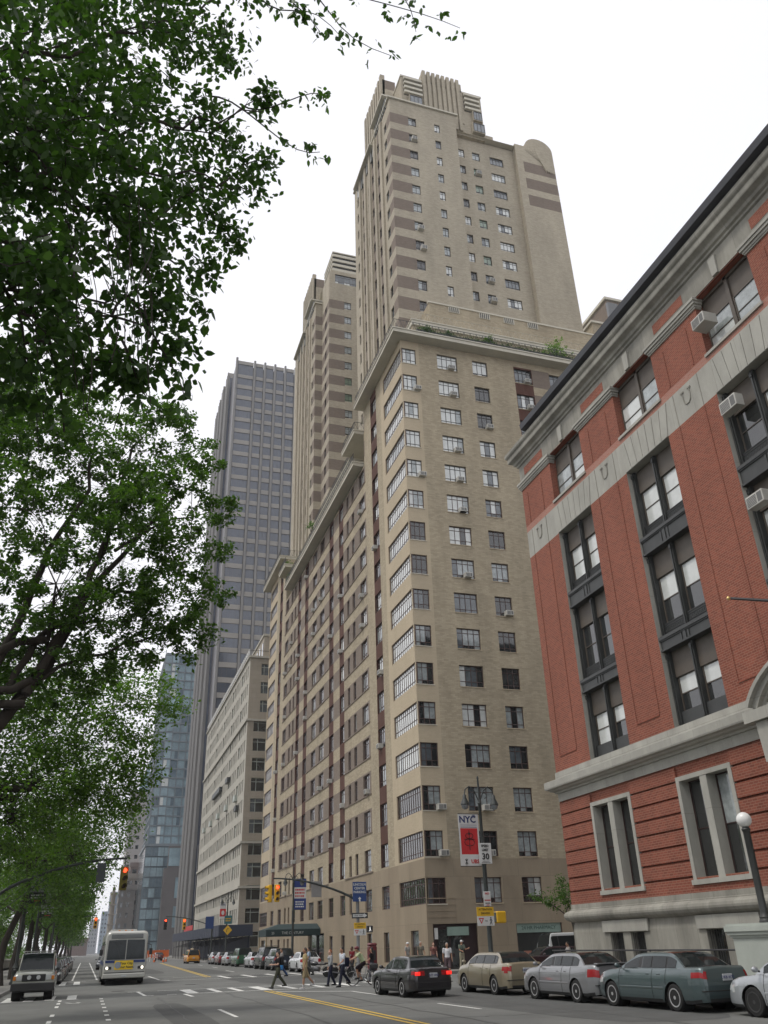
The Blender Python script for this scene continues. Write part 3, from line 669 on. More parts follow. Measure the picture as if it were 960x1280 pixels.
# towers
def tower(y0,mirror,xa=25.):
    """y0: the face nearest the camera"""
    T=FN(y0); L=16.5; y1=y0+L; PZ=3.14; rows=[98.1-PZ*k for k in range(14)]
    mb=MB(); hs=[]
    x1=xa
    def tm(u,z):
        r=(z-(98.1-1.75))%PZ
        if u<xa+2.6 and z<98.5 and r<1.85: return taupe
        return tan2
    cols=[(xa+2.55,xa+3.65),(xa+6.2,xa+7.0)]
    H=[(a,c,z-1.55,z) for z in rows for a,c in cols]
    wall(mb,T,xa,xa+9.4,54.9,101.,H,tm,.18,lines=(xa+2.6,),zlines=[z-1.75 for z in rows]+[z+.1 for z in rows])
    for h in H: win(apt,T,*h,.12,'steel',frd,None,4)
    # recessed middle
    T2=FN(y0+1.4); cols2=[(xa+10.1,xa+10.95),(xa+12.1,xa+13.2),(xa+14.7,xa+16.7)]
    H2=[(a,c,z-1.5,z) for z in [r-1.7 for r in rows] for a,c in cols2]
    wall(mb,T2,xa+9.4,xa+18.4,54.9,98.8,H2,lambda u,z:tan2,.18)
    for h in H2: win(apt,T2,*h,.12,'steel',frd,None,4)
    mb.poly([(xa+9.4,y0,54.9),(xa+9.4,y0+1.4,54.9),(xa+9.4,y0+1.4,101),(xa+9.4,y0,101)],tanlt)
    # right block with bands and a fluted scroll top
    xb=xa+18.4; T3=FN(y0+.6)
    wall(mb,T3,xb,xa+24.2,54.9,99.4,[],lambda u,z:taupe if u>xb+1.0 and (87.8<z<89.8 or 91.<z<93 or 94.2<z<96.2) else tan2,.18,lines=(xb+1.0,),zlines=(87.8,89.8,91,93,94.2,96.2))
    mb.poly([(xb,y0+.6,54.9),(xb,y0+1.4,54.9),(xb,y0+1.4,99.4),(xb,y0+.6,99.4)],tan2); mb.poly([(xa+24.2,y0+.6,54.9),(xa+24.2,y1,54.9),(xa+24.2,y1,99.4),(xa+24.2,y0+.6,99.4)],tan2)
    # street side
    TEt=FE(xa); ey=[(y0+1.5,y0+2.5),(y0+4.8,y0+5.6),(y0+7.4,y0+8.2),(y0+9.2,y0+10.),(y0+11.8,y0+12.6),(y0+14.2,y0+15.2)]
    H4=[E2(a,c,z-1.6,z) for z in rows for a,c in ey]
    def em(u,z):
        y=-u
        r=(z-(98.1-1.75))%PZ
        if y<y0+1.4 and z<98.5 and r<1.85: return taupe
        if any(a<y<c for a,c in ey[1:5]) : return taupe
        return tan2
    wall(mb,TEt,-y1,-y0,54.9,101,H4,em,.2,lines=[-(y0+1.4)]+[-x for e in ey for x in e],zlines=[z-1.75 for z in rows]+[z+.1 for z in rows])
    for h in H4: win(apt,TEt,*h,.14,'steel',frd,[gdark,gmid,gmid,gcurt],4)
    for yy in (y0+3.6,y0+6.3,y0+8.7,y0+10.9,y0+13.4): mb.box(xa-.25,xa+.0,yy-.35,yy+.35,54.9,100.3,tan2)
    mb.poly([(xa,y1,54.9),(xa+24.2,y1,54.9),(xa+24.2,y1,99),(xa,y1,99)],tan2)
    mb.poly([(xa,y0,101),(xa+9.4,y0,101),(xa+9.4,y1,101),(xa,y1,101)],slabm); mb.poly([(xa+9.4,y0+.6,98.9),(xa+24.2,y0+.6,98.9),(xa+24.2,y1,98.9),(xa+9.4,y1,98.9)],slabm)
    mb.build('tower_wall',apt)
    b=MB(); cx=xb+3.7; n=14
    for k,(r,o) in enumerate(((2.1,0),(1.75,.1),(1.4,.2),(1.05,.3),(.7,.4))):
        P=[(cx+r*math.cos(PI*i/n),99.4+r*math.sin(PI*i/n)) for i in range(n+1)]
        P+= [(cx-r,94.4 if k<0 else 99.3),(cx+r,99.3)] if 0 else []
        b.prism([(cx+r,95.0)]+P+[(cx-r,98.6)],y0+.6-.035*(k+1),y0+1.3+(2. if k==0 else 0),tan2)
    b.build('scroll_ornament',apt)
    b=MB(); b.box(xa-.25,xa+9.7,y0-.25,y0+.12,100.9,101.15,slabm); b.box(xa-.25,xa+.3,y0-.2,y1*0+y0+16.6,101.0,101.25,slabm); b.build('tower_coping',apt)
    # white edged balcony slabs near the top of the street side, with glazed strips below
    for a,c,z in ((y0+.9,y0+6.3,102.8),(y0+6.8,y0+15.,100.2)):
        b=MB(); b.box(xa-.7,xa+3,a,c,z-.3,z,slabm); b.build('balcony_slab',apt)
        b=MB(); b.box(xa-.1,xa+2.5,a+.3,c-.3,z-2.2,z-.3,gmid)
        for i in range(9): b.box(xa-.14,xa-.1,a+.3+(c-a-.66)*i/8,a+.36+(c-a-.66)*i/8,z-2.2,z-.3,wht)
        b.build('sun_room',apt)
    # crown
    b=MB(); q=y0+.9
    b.box(xa+2.2,xa+14.1,q,y0+L-1,98.7,107.6,tan2); b.box(xa+.9,xa+2.2,q+3,y0+L-3,101,108.5,tan2)
    b.box(xa+14.1,xa+15.9,q+1,y0+L-3,98,101.4,tan2); b.box(xa+2.1,xa+14.2,q-.1,y0+L-.9,107.6,107.9,slabm)
    b.build('crown_wall',apt)
    b=MB()
    for i in range(8):
        x=xa+5.3+i*.72; b.box(x,x+.44,q-.35,q+.2,99.2,109.8,tan2); 
        y=y0+4+i*1.05; b.box(xa+.3,xa+.95,y,y+.6,100.4,111.6,tan2)
    b.box(xa+5.2,xa+11.2,q-.1,q+2.5,101,109.3,tan2); b.box(xa+.6,xa+2.5,y0+4,y0+12.2,101,110.6,taupe)
    b.build('crown_fluting',apt)
    for a,c in ((xa+2.5,xa+5.0),(xa+11.4,xa+13.6)):
        b=MB(); b.box(a,c,q-.05,q,103.9,107.4,blk)
        for k in range(4): b.box(a,c+.1,q-.45,q-.051,104.0+k*.95,104.42+k*.95,slabm)
        b.build('crown_louvre',apt)
    for a,c,zz in ((xa+3.2,xa+4.9,101.8),(xa+12.3,xa+13.9,99.6),(xa+12.5,xa+13.7,102.)):
        b=MB(); b.box(a-.1,c+.1,q-.5,q-.0,zz-.15,zz+1.75,tan2); b.box(a,c,q-.55,q-.501,zz,zz+1.5,gmid); b.box(a,c,q-.6,q-.551,zz+1.5,zz+1.58,blk)
        for k in range(4): b.box(a+(c-a)*k/3-.03,a+(c-a)*k/3+.03,q-.59,q-.551,zz,zz+1.5,frd)
        b.build('penthouse_window',apt)
tower(67.,0)
tower(108.2,1)
# the block standing forward of the second tower
T=FN(103.4); xa=26.2; mb=MB(); rows=[98.1-3.14*k for k in range(14)]
H=[(28.8,30.0,z-1.5,z) for z in rows]
def bm(u,z):
    r=(z-(98.1-1.75))%3.14
    return taupe if u<28.8 and z<99 and r<1.85 else tan2
wall(mb,T,xa,45,54.9,104.4,H+[(27.2,33,102.0,104.0)],bm,.18,zlines=[z-1.75 for z in rows]+[z+.1 for z in rows]); 
for h in H: win(apt,T,*h,.12,'steel',frd,None,4)
win(apt,T,27.2,33,102,104,.12,'steel',frd,[gblindsky,gmid],3)
H=[E2(105.2,106.3,z-1.5,z) for z in rows]
wall(mb,FE(xa),-108.2,-103.4,54.9,104.4,H,lambda u,z:bm(0,z),.18,zlines=[z-1.75 for z in rows]+[z+.1 for z in rows])
for h in H: win(apt,FE(xa),*h,.12,'steel',frd,[gdark,gmid],3)
mb.poly([(xa,103.4,104.4),(45,103.4,104.4),(45,112,104.4),(xa,112,104.4)],slabm); mb.build('tower_wall',apt)
b=MB(); b.box(xa+.4,36,103.8,110,104.4,105.2,tan2)
b.box(xa+.9,34,104.2,110,105.2,109.6,blk)
for k in range(4): b.box(xa+.7,34.2,104.0,110,105.4+k*1.1,105.95+k*1.1,slabm)
b.box(xa+.7,34.2,104,110,109.6,109.8,slabm)
b.build('crown_louvre',apt)
# air conditioners
nac=[(16,1),(15,1),(15,0),(13,1),(12,1),(12,0),(11,1),(9,1),(3,0),(2,0),(3,1),(8,2),(14,2),(2,1),(16,3),(15,3),(11,3)]
for r,k in nac:
    a,c,_=ncols[k]; acunit(apt,TN,a+(c-a)*.5-(0 if k else -.35) ,ZT(r)-WH+.02,.66,.4,.42)
acunit(apt,TN,27.4,ZT(11)-WH+.02,.6); 
rr=random.Random(5)
for r in range(2,15):
    for k in (1,2,5,6,7,8,9,10,12,13,14):
        if rr.random()<.30:
            a,c=ecols[k]; acunit(apt,TEc,-(a+(c-a)*rr.choice((.35,.75))),ZT(r)-(WH if r>1 else 1.7)+.02,.62,.38,.4)
for z,x in ((95.0,27.8),(79.2,27.9),(76,28.1)): acunit(apt,FN(67.),x,z-1.5,.7,.5,.6)
for z,x in ((93.4,37.3),(74.5,37.4),(71.4,37.4)): acunit(apt,FN(68.4),x,z-1.5,.7,.5,.6)
flush(apt,98)
# ============================================================ PALE LIMESTONE APARTMENT HOUSE
GY=147.; GE=211.; GX=22.6; GZ=49.2
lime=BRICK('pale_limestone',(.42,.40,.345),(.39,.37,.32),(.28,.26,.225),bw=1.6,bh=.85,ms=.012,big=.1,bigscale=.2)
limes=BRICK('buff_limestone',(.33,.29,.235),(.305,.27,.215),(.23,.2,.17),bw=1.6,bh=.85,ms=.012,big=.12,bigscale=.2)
gfr=M('pale_green_window_frame',(.34,.37,.33),.5)
gry=thing('limestone_apartment_house',(GX,GY,0),'new pale limestone block with temporary white rails along its roof edge','building')
mb=MB(); rows=[48.0-3.38*k for k in range(14)]
HN=[(24.7,26.6,z-2.1,z) if i<3 else (23.7,26.9,z-2.2,z) for i,z in enumerate(rows)]+[(29,32,z-2.2,z) for z in rows]+[(35,38,z-2.2,z) for z in rows]
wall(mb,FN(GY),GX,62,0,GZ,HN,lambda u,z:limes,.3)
grp=[]; y=GY+1.6
pat=[1.0,1.0,1.3,2.1,1.0,1.0,1.0,1.3,2.1,1.0,1.0,1.0,1.3,2.1,1.0,1.0,1.0,1.3,2.1,1.0,1.0,1.0,1.3,2.1,1.0,1.0,1.0,1.0,1.3]
for wd in pat:
    if y+wd>GE-1: break
    grp.append((y,y+wd)); y+=wd+(.9 if wd<2 else 1.5)
HE_=[E2(a,c,z-2.1,z) for z in rows for a,c in grp]
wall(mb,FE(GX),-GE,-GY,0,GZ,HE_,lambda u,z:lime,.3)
for z in (GZ,37.6,17.3,10.5): mb.box(GX-.3,62,GY-.3,GE,z-.15,z+.2,lime)
mb.box(GX,62,GE-.01,GE,0,GZ,lime)
mb.box(25.6,60,GY+3.5,GE-4,GZ+.2,54.6,limes); mb.box(25.4,60,GY+3.3,GE-3.8,54.6,55,lime)
for y in range(int(GY)+4,int(GE)-5,3): mb.box(25.5,25.6,y,y+1.2,50.4,53.4,gdark)
for a,c in grp:
    if c-a>2: 
        for z0_,z1_ in ((18,36.5),): mb.box(GX-.5,GX-.01,a-.1,c+.1,z0_+7,z0_+8,gfr)
mb.build('wall',gry)
for h in HN: win(gry,FN(GY),*h,.25,'three',gfr,[gdark,gdark,gmid],3)
for h in HE_: win(gry,FE(GX),*h,.2,'three' if h[1]-h[0]>1.9 else 'sash',gfr,[gdark,gmid,gmid],3)
b=MB()
for k in range(46):
    y=GY+k*1.35; b.tube([(GX-.2,y,GZ+.2),(GX-.2,y,GZ+1.5)],.05,wht,4)
    b.box(GX-.3,GX-.16,y+.2,y+.9,GZ+.75,GZ+1.1,wht)
for z in (.7,1.45): b.tube([(GX-.2,GY,GZ+z),(GX-.2,GE,GZ+z)],.05,wht,4)
b.build('roof_edge_rail',gry)
b=MB(); b.tube([(24.4,GY+.1,GZ+.3),(24.4,GY+.1,GZ+1.3)],.05,blk,4); b.tube([(GX,GY+.1,GZ+1.3),(40,GY+.1,GZ+1.3)],.05,blk,4); b.build('roof_rail',gry)
for z,a,c in ((30,165,168),(30.,176,188),(23.,152,154)): 
    b=MB(); b.box(GX-.6,GX,a,c,z,z+.9,iron); b.build('balcony_front',gry)
flush(gry,98)
shedm=M('dark_blue_plywood',(.028,.036,.062),.7,var=.2,scale=1)
sh=thing('sidewalk_shed',(18.2,150,.15),'dark blue plywood sidewalk shed on pipe legs below the limestone block','sidewalk shed')
b=MB(); b.box(17.7,22.4,131.5,205,3.35,3.55,shedm); b.box(17.6,17.7,131.5,205,3.3,4.75,shedm); b.box(17.6,22.4,131.4,131.5,3.3,4.75,shedm)
for k in range(28): b.box(17.57,17.6,132+k*2.6,132.08+k*2.6,3.3,4.75,blk)
b.build('parapet_deck',sh)
for k in range(13):
    b=MB(); 
    for x in (17.9,22.1): b.tube([(x,132+k*6,.15),(x,132+k*6,3.35)],.06,blk,6)
    b.tube([(17.9,132+k*6,2.2),(22.1,132+k*6,3.3)],.04,blk,5); b.build('leg_frame',sh)
b=MB(); b.box(22.0,22.2,133,205,.2,3.2,shedm); b.build('hoarding',sh)
b=MB(); b.box(17.56,17.6,166,181,4.8,5.6,M('red_sign_panel',(.45,.03,.03),.6)); b.build('sign_board',sh)

# ============================================================ DARK GLASS OFFICE TOWER
TY=222.; TX=24.7; TZ=174.7
piers=M('brown_grey_pier',(.16,.155,.15),.45,var=.1,scale=.2); spand=M('buff_spandrel',(.235,.22,.20),.5,var=.08,scale=.3); bronze=M('dark_bronze',(.05,.045,.05),.35)
tw=thing('office_tower',(TX,TY,0),'tall dark glass tower with pale floor bands standing behind the apartment blocks','building')
cols=[24.7,30.9,34.3,37.7,41.15,44.6,48,51.4,57.6]
mb=MB(); mb.box(TX,57.6,TY+.6,TY+44,0,TZ-2,bronze)
rows=[(169.0,173.2)]+[(164.9-4.25*k,167.7-4.25*k-.0) for k in range(39)]
for i in range(len(cols)-1):
    for k in range(len(rows)-1):
        zt=rows[k][0]; zb=rows[k+1][1]; mb.box(cols[i]+.45,cols[i+1]-.45,TY+.25,TY+.7,zb,zt,spand)
    mb.box(cols[i]+.45,cols[i+1]-.45,TY+.25,TY+.7,173.2,TZ-.2,spand)
mb.build('wall',tw)
for k,x in enumerate(cols):
    b=MB(); wd=.62 if k in (0,8) else .34
    b.bbox(x-wd if k else x-.1,x+wd,TY-.25,TY+.6,0,TZ+(.5 if k else .8),piers,.12); b.box(x+wd,x+wd+.14,TY-.02,TY+.6,0,TZ-1,bronze); b.build('pier',tw)
for k,(z0_,z1_) in enumerate(rows):
    for i in range(len(cols)-1): win(tw,FN(TY),cols[i]+.45,cols[i+1]-.45,z0_,z1_,.42,'grid',bronze,[gblue],3)
flush(tw,98)
# stepped flank toward the street
xx=[at(u,v,Y)[0] for u,v,Y in ((286,466,232),(280.5,483,238),(276,500,244),(272,516,250))]
zz=[at(u,v,Y)[2] for u,v,Y in ((286,466,232),(280.5,483,238),(276,500,244),(272,516,250))]
for k in range(4):
    b=MB(); Y=232+6*k; z=zz[k]; x=xx[k]
    b.box(x,TX+2,Y,Y+6,0,z,spand)
    for j in range(3): b.bbox(x-.25,x+.2,Y+.3+j*2,Y+.9+j*2,0,z+.4,piers,.1)
    b.box(x-.02,x+.6,Y-.03,Y-.0,0,z-1,piers); b.box(x+.62,TX+.3,Y-.04,Y-.0,0,z-2,gblue)
    for j in range(40): b.box(x-.06,x-.02,Y+.95,Y+6,4.25*j,4.25*j+.3,bronze)
    b.build('stepped_flank',tw)
b=MB()
for k in range(9): b.tube([(TX-.35,TY-.3+k*5.4,0),(TX-.35,TY-.3+k*5.4,24+k)],.45,M('black_polished_base',(.01,.01,.012),.15),8)
b.build('base_column',tw)

# ============================================================ BLUE GLASS TOWER AND ITS PODIUM
bl1=GLASS('pale_blue_glass',(.25,.34,.38),rough=.12,var=.5,scale=.12); bl2=GLASS('deep_blue_glass',(.12,.17,.205),rough=.1,var=.4,scale=.15)
blm=M('blue_grey_mullion',(.16,.19,.21),.5); stn=M('grey_granite',(.12,.11,.11),.6,var=.15,scale=.2)
BY=330.
bt=thing('blue_glass_tower',(22,BY,0),'tall pale blue glass tower rising over the far end of the avenue','building')
xl=at(205,830,BY)[0]; xm=at(185,1058,BY)[0]; ztop=at(205,806,BY)[2]; zpod=at(210,1058,BY)[2]
x0=(xl+xm)/2-.2
mb=MB(); mb.box(x0+.6,54,BY+.6,BY+40,zpod,ztop-3,bl2)
mb.build('core',bt)
b=MB()
zs_=np.arange(zpod,ztop-1,3.4); n=13
for k,z in enumerate(zs_):
    b.box(x0+.2,54,BY+.2,BY+39,z,z+.5,blm)
b.build('floor_bands',bt)
b=MB()
for i in range(n): b.box(x0+i*2.7+.2,x0+i*2.7+.45,BY,BY+.5,zpod,ztop-2,blm)
b.build('mullion',bt)
pn=[bl1,bl2,bl1]
for k,z in enumerate(zs_[:-1]):
    for i in range(n-1):
        if i%4==1:
            T=FN(BY); win(bt,T,x0+i*2.7+.45,x0+(i+1)*2.7+.2,z+.5,z+3.4,.0,'grid',blm,[gblindsky,bl1,bl1],4)
        else: win(bt,FN(BY),x0+i*2.7+.45,x0+(i+1)*2.7+.2,z+.5,z+3.4,.45,'grid',blm,pn,5)
    for j in range(6): win(bt,FE(x0+.0),-(BY+6+j*5),-(BY+1.3+j*5),z+.6,z+3.3,.3,'grid',blm,pn,5)
flush(bt,98)
pod=thing('glass_podium',(20,325,0),'blue glass and grey granite podium at the foot of the blue tower','building')
px0=at(178,1100,322)[0]; zt=at(200,1058,322)[2]; zt2=at(215,1085,318)[2]
mb=MB(); mb.box(px0,50,322,360,0,zt,bl2); mb.box(px0-.3,50,321.6,360,zt,zt+.9,blm)
sx=at(204,1100,318)[0]; mb.box(sx,50,318,322,0,zt2,stn)
mb.build('wall',pod)
for k in range(16):
    z=zt-3.2-k*3.3
    if z<1: break
    for i in range(4): win(pod,FN(321.7),px0+.2+i*2.1,px0+2.2+i*2.1,z,z+2.9,0,'grid',blm,[bl1,bl1,bl2],4)
sxa=at(219,1100,318)[0]
for k in range(5): 
    z0_=zt2-9.5-k*9.
    if z0_>1: win(pod,FN(317.8),sxa,sxa+5.5,z0_,z0_+6.5,0,'grid',blm,[bl1,bl1,gmid],3)
win(pod,FN(317.8),at(211,1070,318)[0],at(211,1070,318)[0]+9,zt2+.6,zt2+6.5,0,'grid',blm,[bl1],2)
mb=MB(); mb.box(at(211,1070,318)[0],46,318,322,zt2,zt2+7.2,stn); mb.build('upper_wall',pod)
flush(pod,98)

# ============================================================ FARTHER BUILDINGS
def slab_building(name,label,u0,u1,vtop,Y,depth,col,wcol=None,pitch=3.5,ww=1.2,sp=2.6,wh=1.6,maxn=60,cap=None,style='grid',pan=None):
    x0=at(u0,vtop,Y)[0]; x1=at(u1,vtop,Y)[0]; z=at((u0+u1)/2,vtop,Y)[2]
    t=thing(name,(float(x0),Y,0),label,'building')
    m=M('facade_'+name+str(int(Y))+str(int(u0)),col,.7,var=.12,scale=.15)
    mb=MB(); hs=[]; nz_=int((z-4)/pitch); nx=int((x1-x0-.8)/sp)
    for k in range(nz_):
        for i in range(nx):
            a=x0+.6+i*sp; hs.append((a,a+ww,z-2-k*pitch-wh,z-2-k*pitch))
    wall(mb,FN(Y),x0,x1,0,z,hs,lambda u,zz:m,.3)
    mb.poly([(x0,Y,0),(x0,Y+depth,0),(x0,Y+depth,z),(x0,Y,z)],m); mb.poly([(x1,Y,0),(x1,Y+depth,0),(x1,Y+depth,z),(x1,Y,z)],m); mb.poly([(x0,Y,z),(x1,Y,z),(x1,Y+depth,z),(x0,Y+depth,z)],m)
    mb.poly([(x0,Y+depth,0),(x1,Y+depth,0),(x1,Y+depth,z),(x0,Y+depth,z)],m)
    mb.box(x0-.4,x1+.4,Y-.4,Y-.01,z-1.2,z+.6,m)
    mb.build('wall',t)
    for h in hs: win(t,FN(Y),*h,.2,style,blm,pan or [gdark,gmid],3)
    nside=int((depth-2)/sp)
    for k in range(nz_):
        for j in range(min(nside,6)): win(t,FE(x0-.02),-(Y+1+j*sp+ww),-(Y+1+j*sp),z-2-k*pitch-wh,z-2-k*pitch,-.02,style,blm,pan or [gdark,gmid],3)
    flush(t,maxn); return t,x0,x1,z
a_,x0,x1,z=slab_building('slender_white_tower','slender white tower with a sloping blue glass top left of the blue tower',165.5,186,992,400,30,(.36,.34,.33),ww=1.3,sp=3.0,pitch=3.9)
b=MB(); zt=at(186,950,400)[2]
b.raw([(x0+2.,400,z),(x1+6,400,z),(x1+6,430,z),(x0+2,430,z),(x1-1,402,zt),(x1+6,402,zt),(x1+6,428,zt),(x1-1,428,zt)],[(0,1,5,4),(1,2,6,5),(2,3,7,6),(3,0,4,7),(4,5,6,7)],bl1); b.build('roof',a_)
slab_building('brown_brick_building','brown brick office block left of the glass podium',164,186,1080,385,25,(.17,.13,.12),ww=1.8,sp=2.8)
slab_building('stone_office_block','pale stone office block beyond the brown one',158,182,1094,370,20,(.27,.24,.21),ww=2.0,sp=2.9)
slab_building('dark_stone_block','dim grey stone block beside the distant column',150,170,1108,355,20,(.16,.145,.135),ww=1.,sp=2.2)
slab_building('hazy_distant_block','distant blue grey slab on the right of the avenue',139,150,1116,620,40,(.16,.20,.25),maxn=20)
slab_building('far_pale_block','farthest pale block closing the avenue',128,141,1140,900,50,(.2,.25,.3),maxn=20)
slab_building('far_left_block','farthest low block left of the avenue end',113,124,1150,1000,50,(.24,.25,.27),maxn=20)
slab_building('low_end_building','low brick building at the far left behind the parked cars',84,110,1174,560,40,(.15,.11,.10),maxn=20)
ph=thing('rooftop_block',(67,90,0),'tan brick rooftop block peeping over the red brick building','building')
b=MB(); x0=at(741,410,90)[0]; x1=at(800,390,90)[0]; z1=at(768,378,90)[2]; z0_=at(741,404,90)[2]
b.box(x0,x1,90,110,0,z0_,tan); b.box(at(758,385,90)[0],x1,89.9,110,z0_,z1,taupe); b.build('wall',ph)
b=MB(); b.box(at(758,385,90)[0]-.3,x1,89.6,110,z1,z1+.5,slabm); b.box(x0-.3,x1,89.7,110.2,z0_,z0_+.4,slabm); b.build('coping',ph)
b=MB(); b.box(at(764,395,89)[0],at(776,395,89)[0],89.3,89.9,z1-4,z1-1,gdark); b.build('window',ph)
# monument column
cl=thing('monument_column',(6.1,280,0),'tall stone monument column carrying a statue, far down the avenue','monument')
zt=at(140,1106,280)[2]; zc=at(140,1116,280)[2]; xc=float(at(139.5,1140,280)[0]); sm=M('warm_stone',(.30,.27,.235),.8)
b=MB(); b.lathe([(1.5,0),(1.5,4),(.95,4.4),(.85,5),(.62,zc-1.2),(.9,zc-.6),(1.0,zc),(.6,zc+.05)],sm,(xc,280,0),14); b.build('shaft',cl,40)
b=MB()
for k in range(4): b.box(xc-1.0,xc+1.0,279.25,279.6,6+k*2.6,6.35+k*2.6,sm)
b.build('bronze_prow',cl)
b=MB(); b.lathe([(.35,0),(.45,.3),(.38,.9),(.42,1.3),(.3,1.6),(.12,1.75)],sm,(xc,280,zc),10); b.ball((xc,280,zc+1.95),.2,sm); b.tube([(xc+.3,280,zc+1.4),(xc+.5,279.9,zc+.8)],.1,sm,6); b.build('statue',cl,60)
# entrance canopy of the apartment block
cn=thing('entrance_canopy',(18,90,.15),'dark green canvas canopy over the apartment entrance','canopy')
can=M('dark_green_canvas',(.016,.034,.036),.75,var=.15)
xa_,xb_,ya,yb=16.9,22.45,91.3,95.5
b=MB(); b.raw([(xa_,ya,2.75),(xb_,ya,2.75),(xb_,yb,2.75),(xa_,yb,2.75),(xa_,ya,3.35),(xb_,ya,3.35),(xb_,yb,3.35),(xa_,yb,3.35),(xa_+1.6,ya+1.5,3.85),(xb_,ya+1.5,3.85),(xb_,yb-1.5,3.85),(xa_+1.6,yb-1.5,3.85)],
 [(0,1,5,4),(2,3,7,6),(3,0,4,7),(4,5,9,8),(6,7,11,10),(7,4,8,11),(8,9,10,11)],can); b.build('cover',cn)
for y in (ya+.1,yb-.1):
    b=MB(); b.tube([(xa_+.1,y,.15),(xa_+.1,y,2.8)],.04,M('brass_post',(.25,.2,.1),.35,metal=.7),8); b.build('post',cn)
cw=M('canopy_white_letters',(.5,.52,.5))
text('THE CENTURY',.34,cw,cn,(19.6-18,ya-.015-90,2.87),(PI/2,0,0)); text('25',.3,cw,cn,(17.6-18,ya-.015-90,2.87),(PI/2,0,0))
# ============================================================ TREES
def leafmat(name,c1,c2,tr=.45):
    m,t,b=_new(name); N=t.nodes; L=t.links
    g=N.new('ShaderNodeNewGeometry'); r=N.new('ShaderNodeMix'); r.data_type='RGBA'
    r.inputs[6].default_value=tuple(c1)+(1,); r.inputs[7].default_value=tuple(c2)+(1,); L.new(g.outputs['Random Per Island'],r.inputs[0])
    L.new(r.outputs[2],b.inputs['Base Color']); b.inputs['Roughness'].default_value=.45; b.inputs['Specular IOR Level'].default_value=.35
    tl=N.new('ShaderNodeBsdfTranslucent'); sc=N.new('ShaderNodeVectorMath'); sc.operation='MULTIPLY'; sc.inputs[1].default_value=(1.25,1.6,.5)
    L.new(r.outputs[2],sc.inputs[0]); L.new(sc.outputs[0],tl.inputs['Color'])
    mx=N.new('ShaderNodeMixShader'); mx.inputs[0].default_value=tr; L.new(b.outputs[0],mx.inputs[1]); L.new(tl.outputs[0],mx.inputs[2])
    L.new(mx.outputs[0],N['Material Output'].inputs['Surface']); return m
leafA=leafmat('elm_leaf',(.026,.058,.016),(.065,.125,.03),.42); leafB=leafmat('maple_leaf',(.038,.082,.017),(.095,.165,.032),.45)
leafC=leafmat('plane_leaf',(.055,.115,.02),(.125,.205,.035),.48); leafD=leafmat('bright_shrub_leaf',(.08,.16,.02),(.16,.26,.04),.4)
bark=M('dark_bark',(.035,.028,.022),.95,var=.35,scale=6,streak=.6,bump=.6)
def leaves(name,centers,radii,per,size,mat,parent,o,droop=.5,asp=.55,seed=0,detail=False):
    """one mesh of separate leaves round the given twig tips"""
    r=np.random.default_rng(seed+5); C=np.repeat(np.array(centers),per,axis=0); Rr=np.repeat(np.array(radii),per)
    n=len(C); d=r.normal(size=(n,3)); d/=np.linalg.norm(d,axis=1)[:,None]; P=C+d*(Rr*r.random(n)**.5)[:,None]*np.array([1,1,.75])
    ax=r.normal(size=(n,3)); ax[:,2]=ax[:,2]*.6-droop; ax/=np.linalg.norm(ax,axis=1)[:,None]
    up=r.normal(size=(n,3)); up[:,2]=np.abs(up[:,2])+.5; sd=np.cross(ax,up); sd/=np.linalg.norm(sd,axis=1)[:,None]; nn=np.cross(sd,ax)
    s=(size*r.uniform(.6,1.25,n))[:,None]; wd=s*asp*.5
    if detail:
        V=np.stack([P,P+ax*s*.3+sd*wd*.9+nn*s*.04,P+ax*s*.62+sd*wd*.8+nn*s*.03,P+ax*s,P+ax*s*.62-sd*wd*.8+nn*s*.03,P+ax*s*.3-sd*wd*.9+nn*s*.04],1).reshape(-1,3); k=6
    else:
        V=np.stack([P,P+ax*s*.45+sd*wd+nn*s*.06,P+ax*s,P+ax*s*.45-sd*wd+nn*s*.06],1).reshape(-1,3); k=4
    V=V-np.array(o); me=bpy.data.meshes.new(name); me.vertices.add(n*k); me.vertices.foreach_set('co',V.ravel().astype(np.float32))
    me.loops.add(n*k); me.loops.foreach_set('vertex_index',np.arange(n*k,dtype=np.int32)); me.polygons.add(n)
    me.polygons.foreach_set('loop_start',np.arange(0,n*k,k,dtype=np.int32)); me.materials.append(mat); me.update(); me.validate()
    ob=bpy.data.objects.new(name,me); COL.objects.link(ob); ob.parent=parent; return ob
def curve(a,b,sag,n,rd):
    a,b=Vector(a),Vector(b); L=(b-a).length; P=[]
    w1=Vector((rd.uniform(-1,1),rd.uniform(-1,1),rd.uniform(-1,1)))*L*.06
    for i in range(n+1):
        t=i/n; p=a.lerp(b,t); p.z+=sag*L*math.sin(PI*t); p+=w1*math.sin(2*PI*t); P.append(p)
    return P
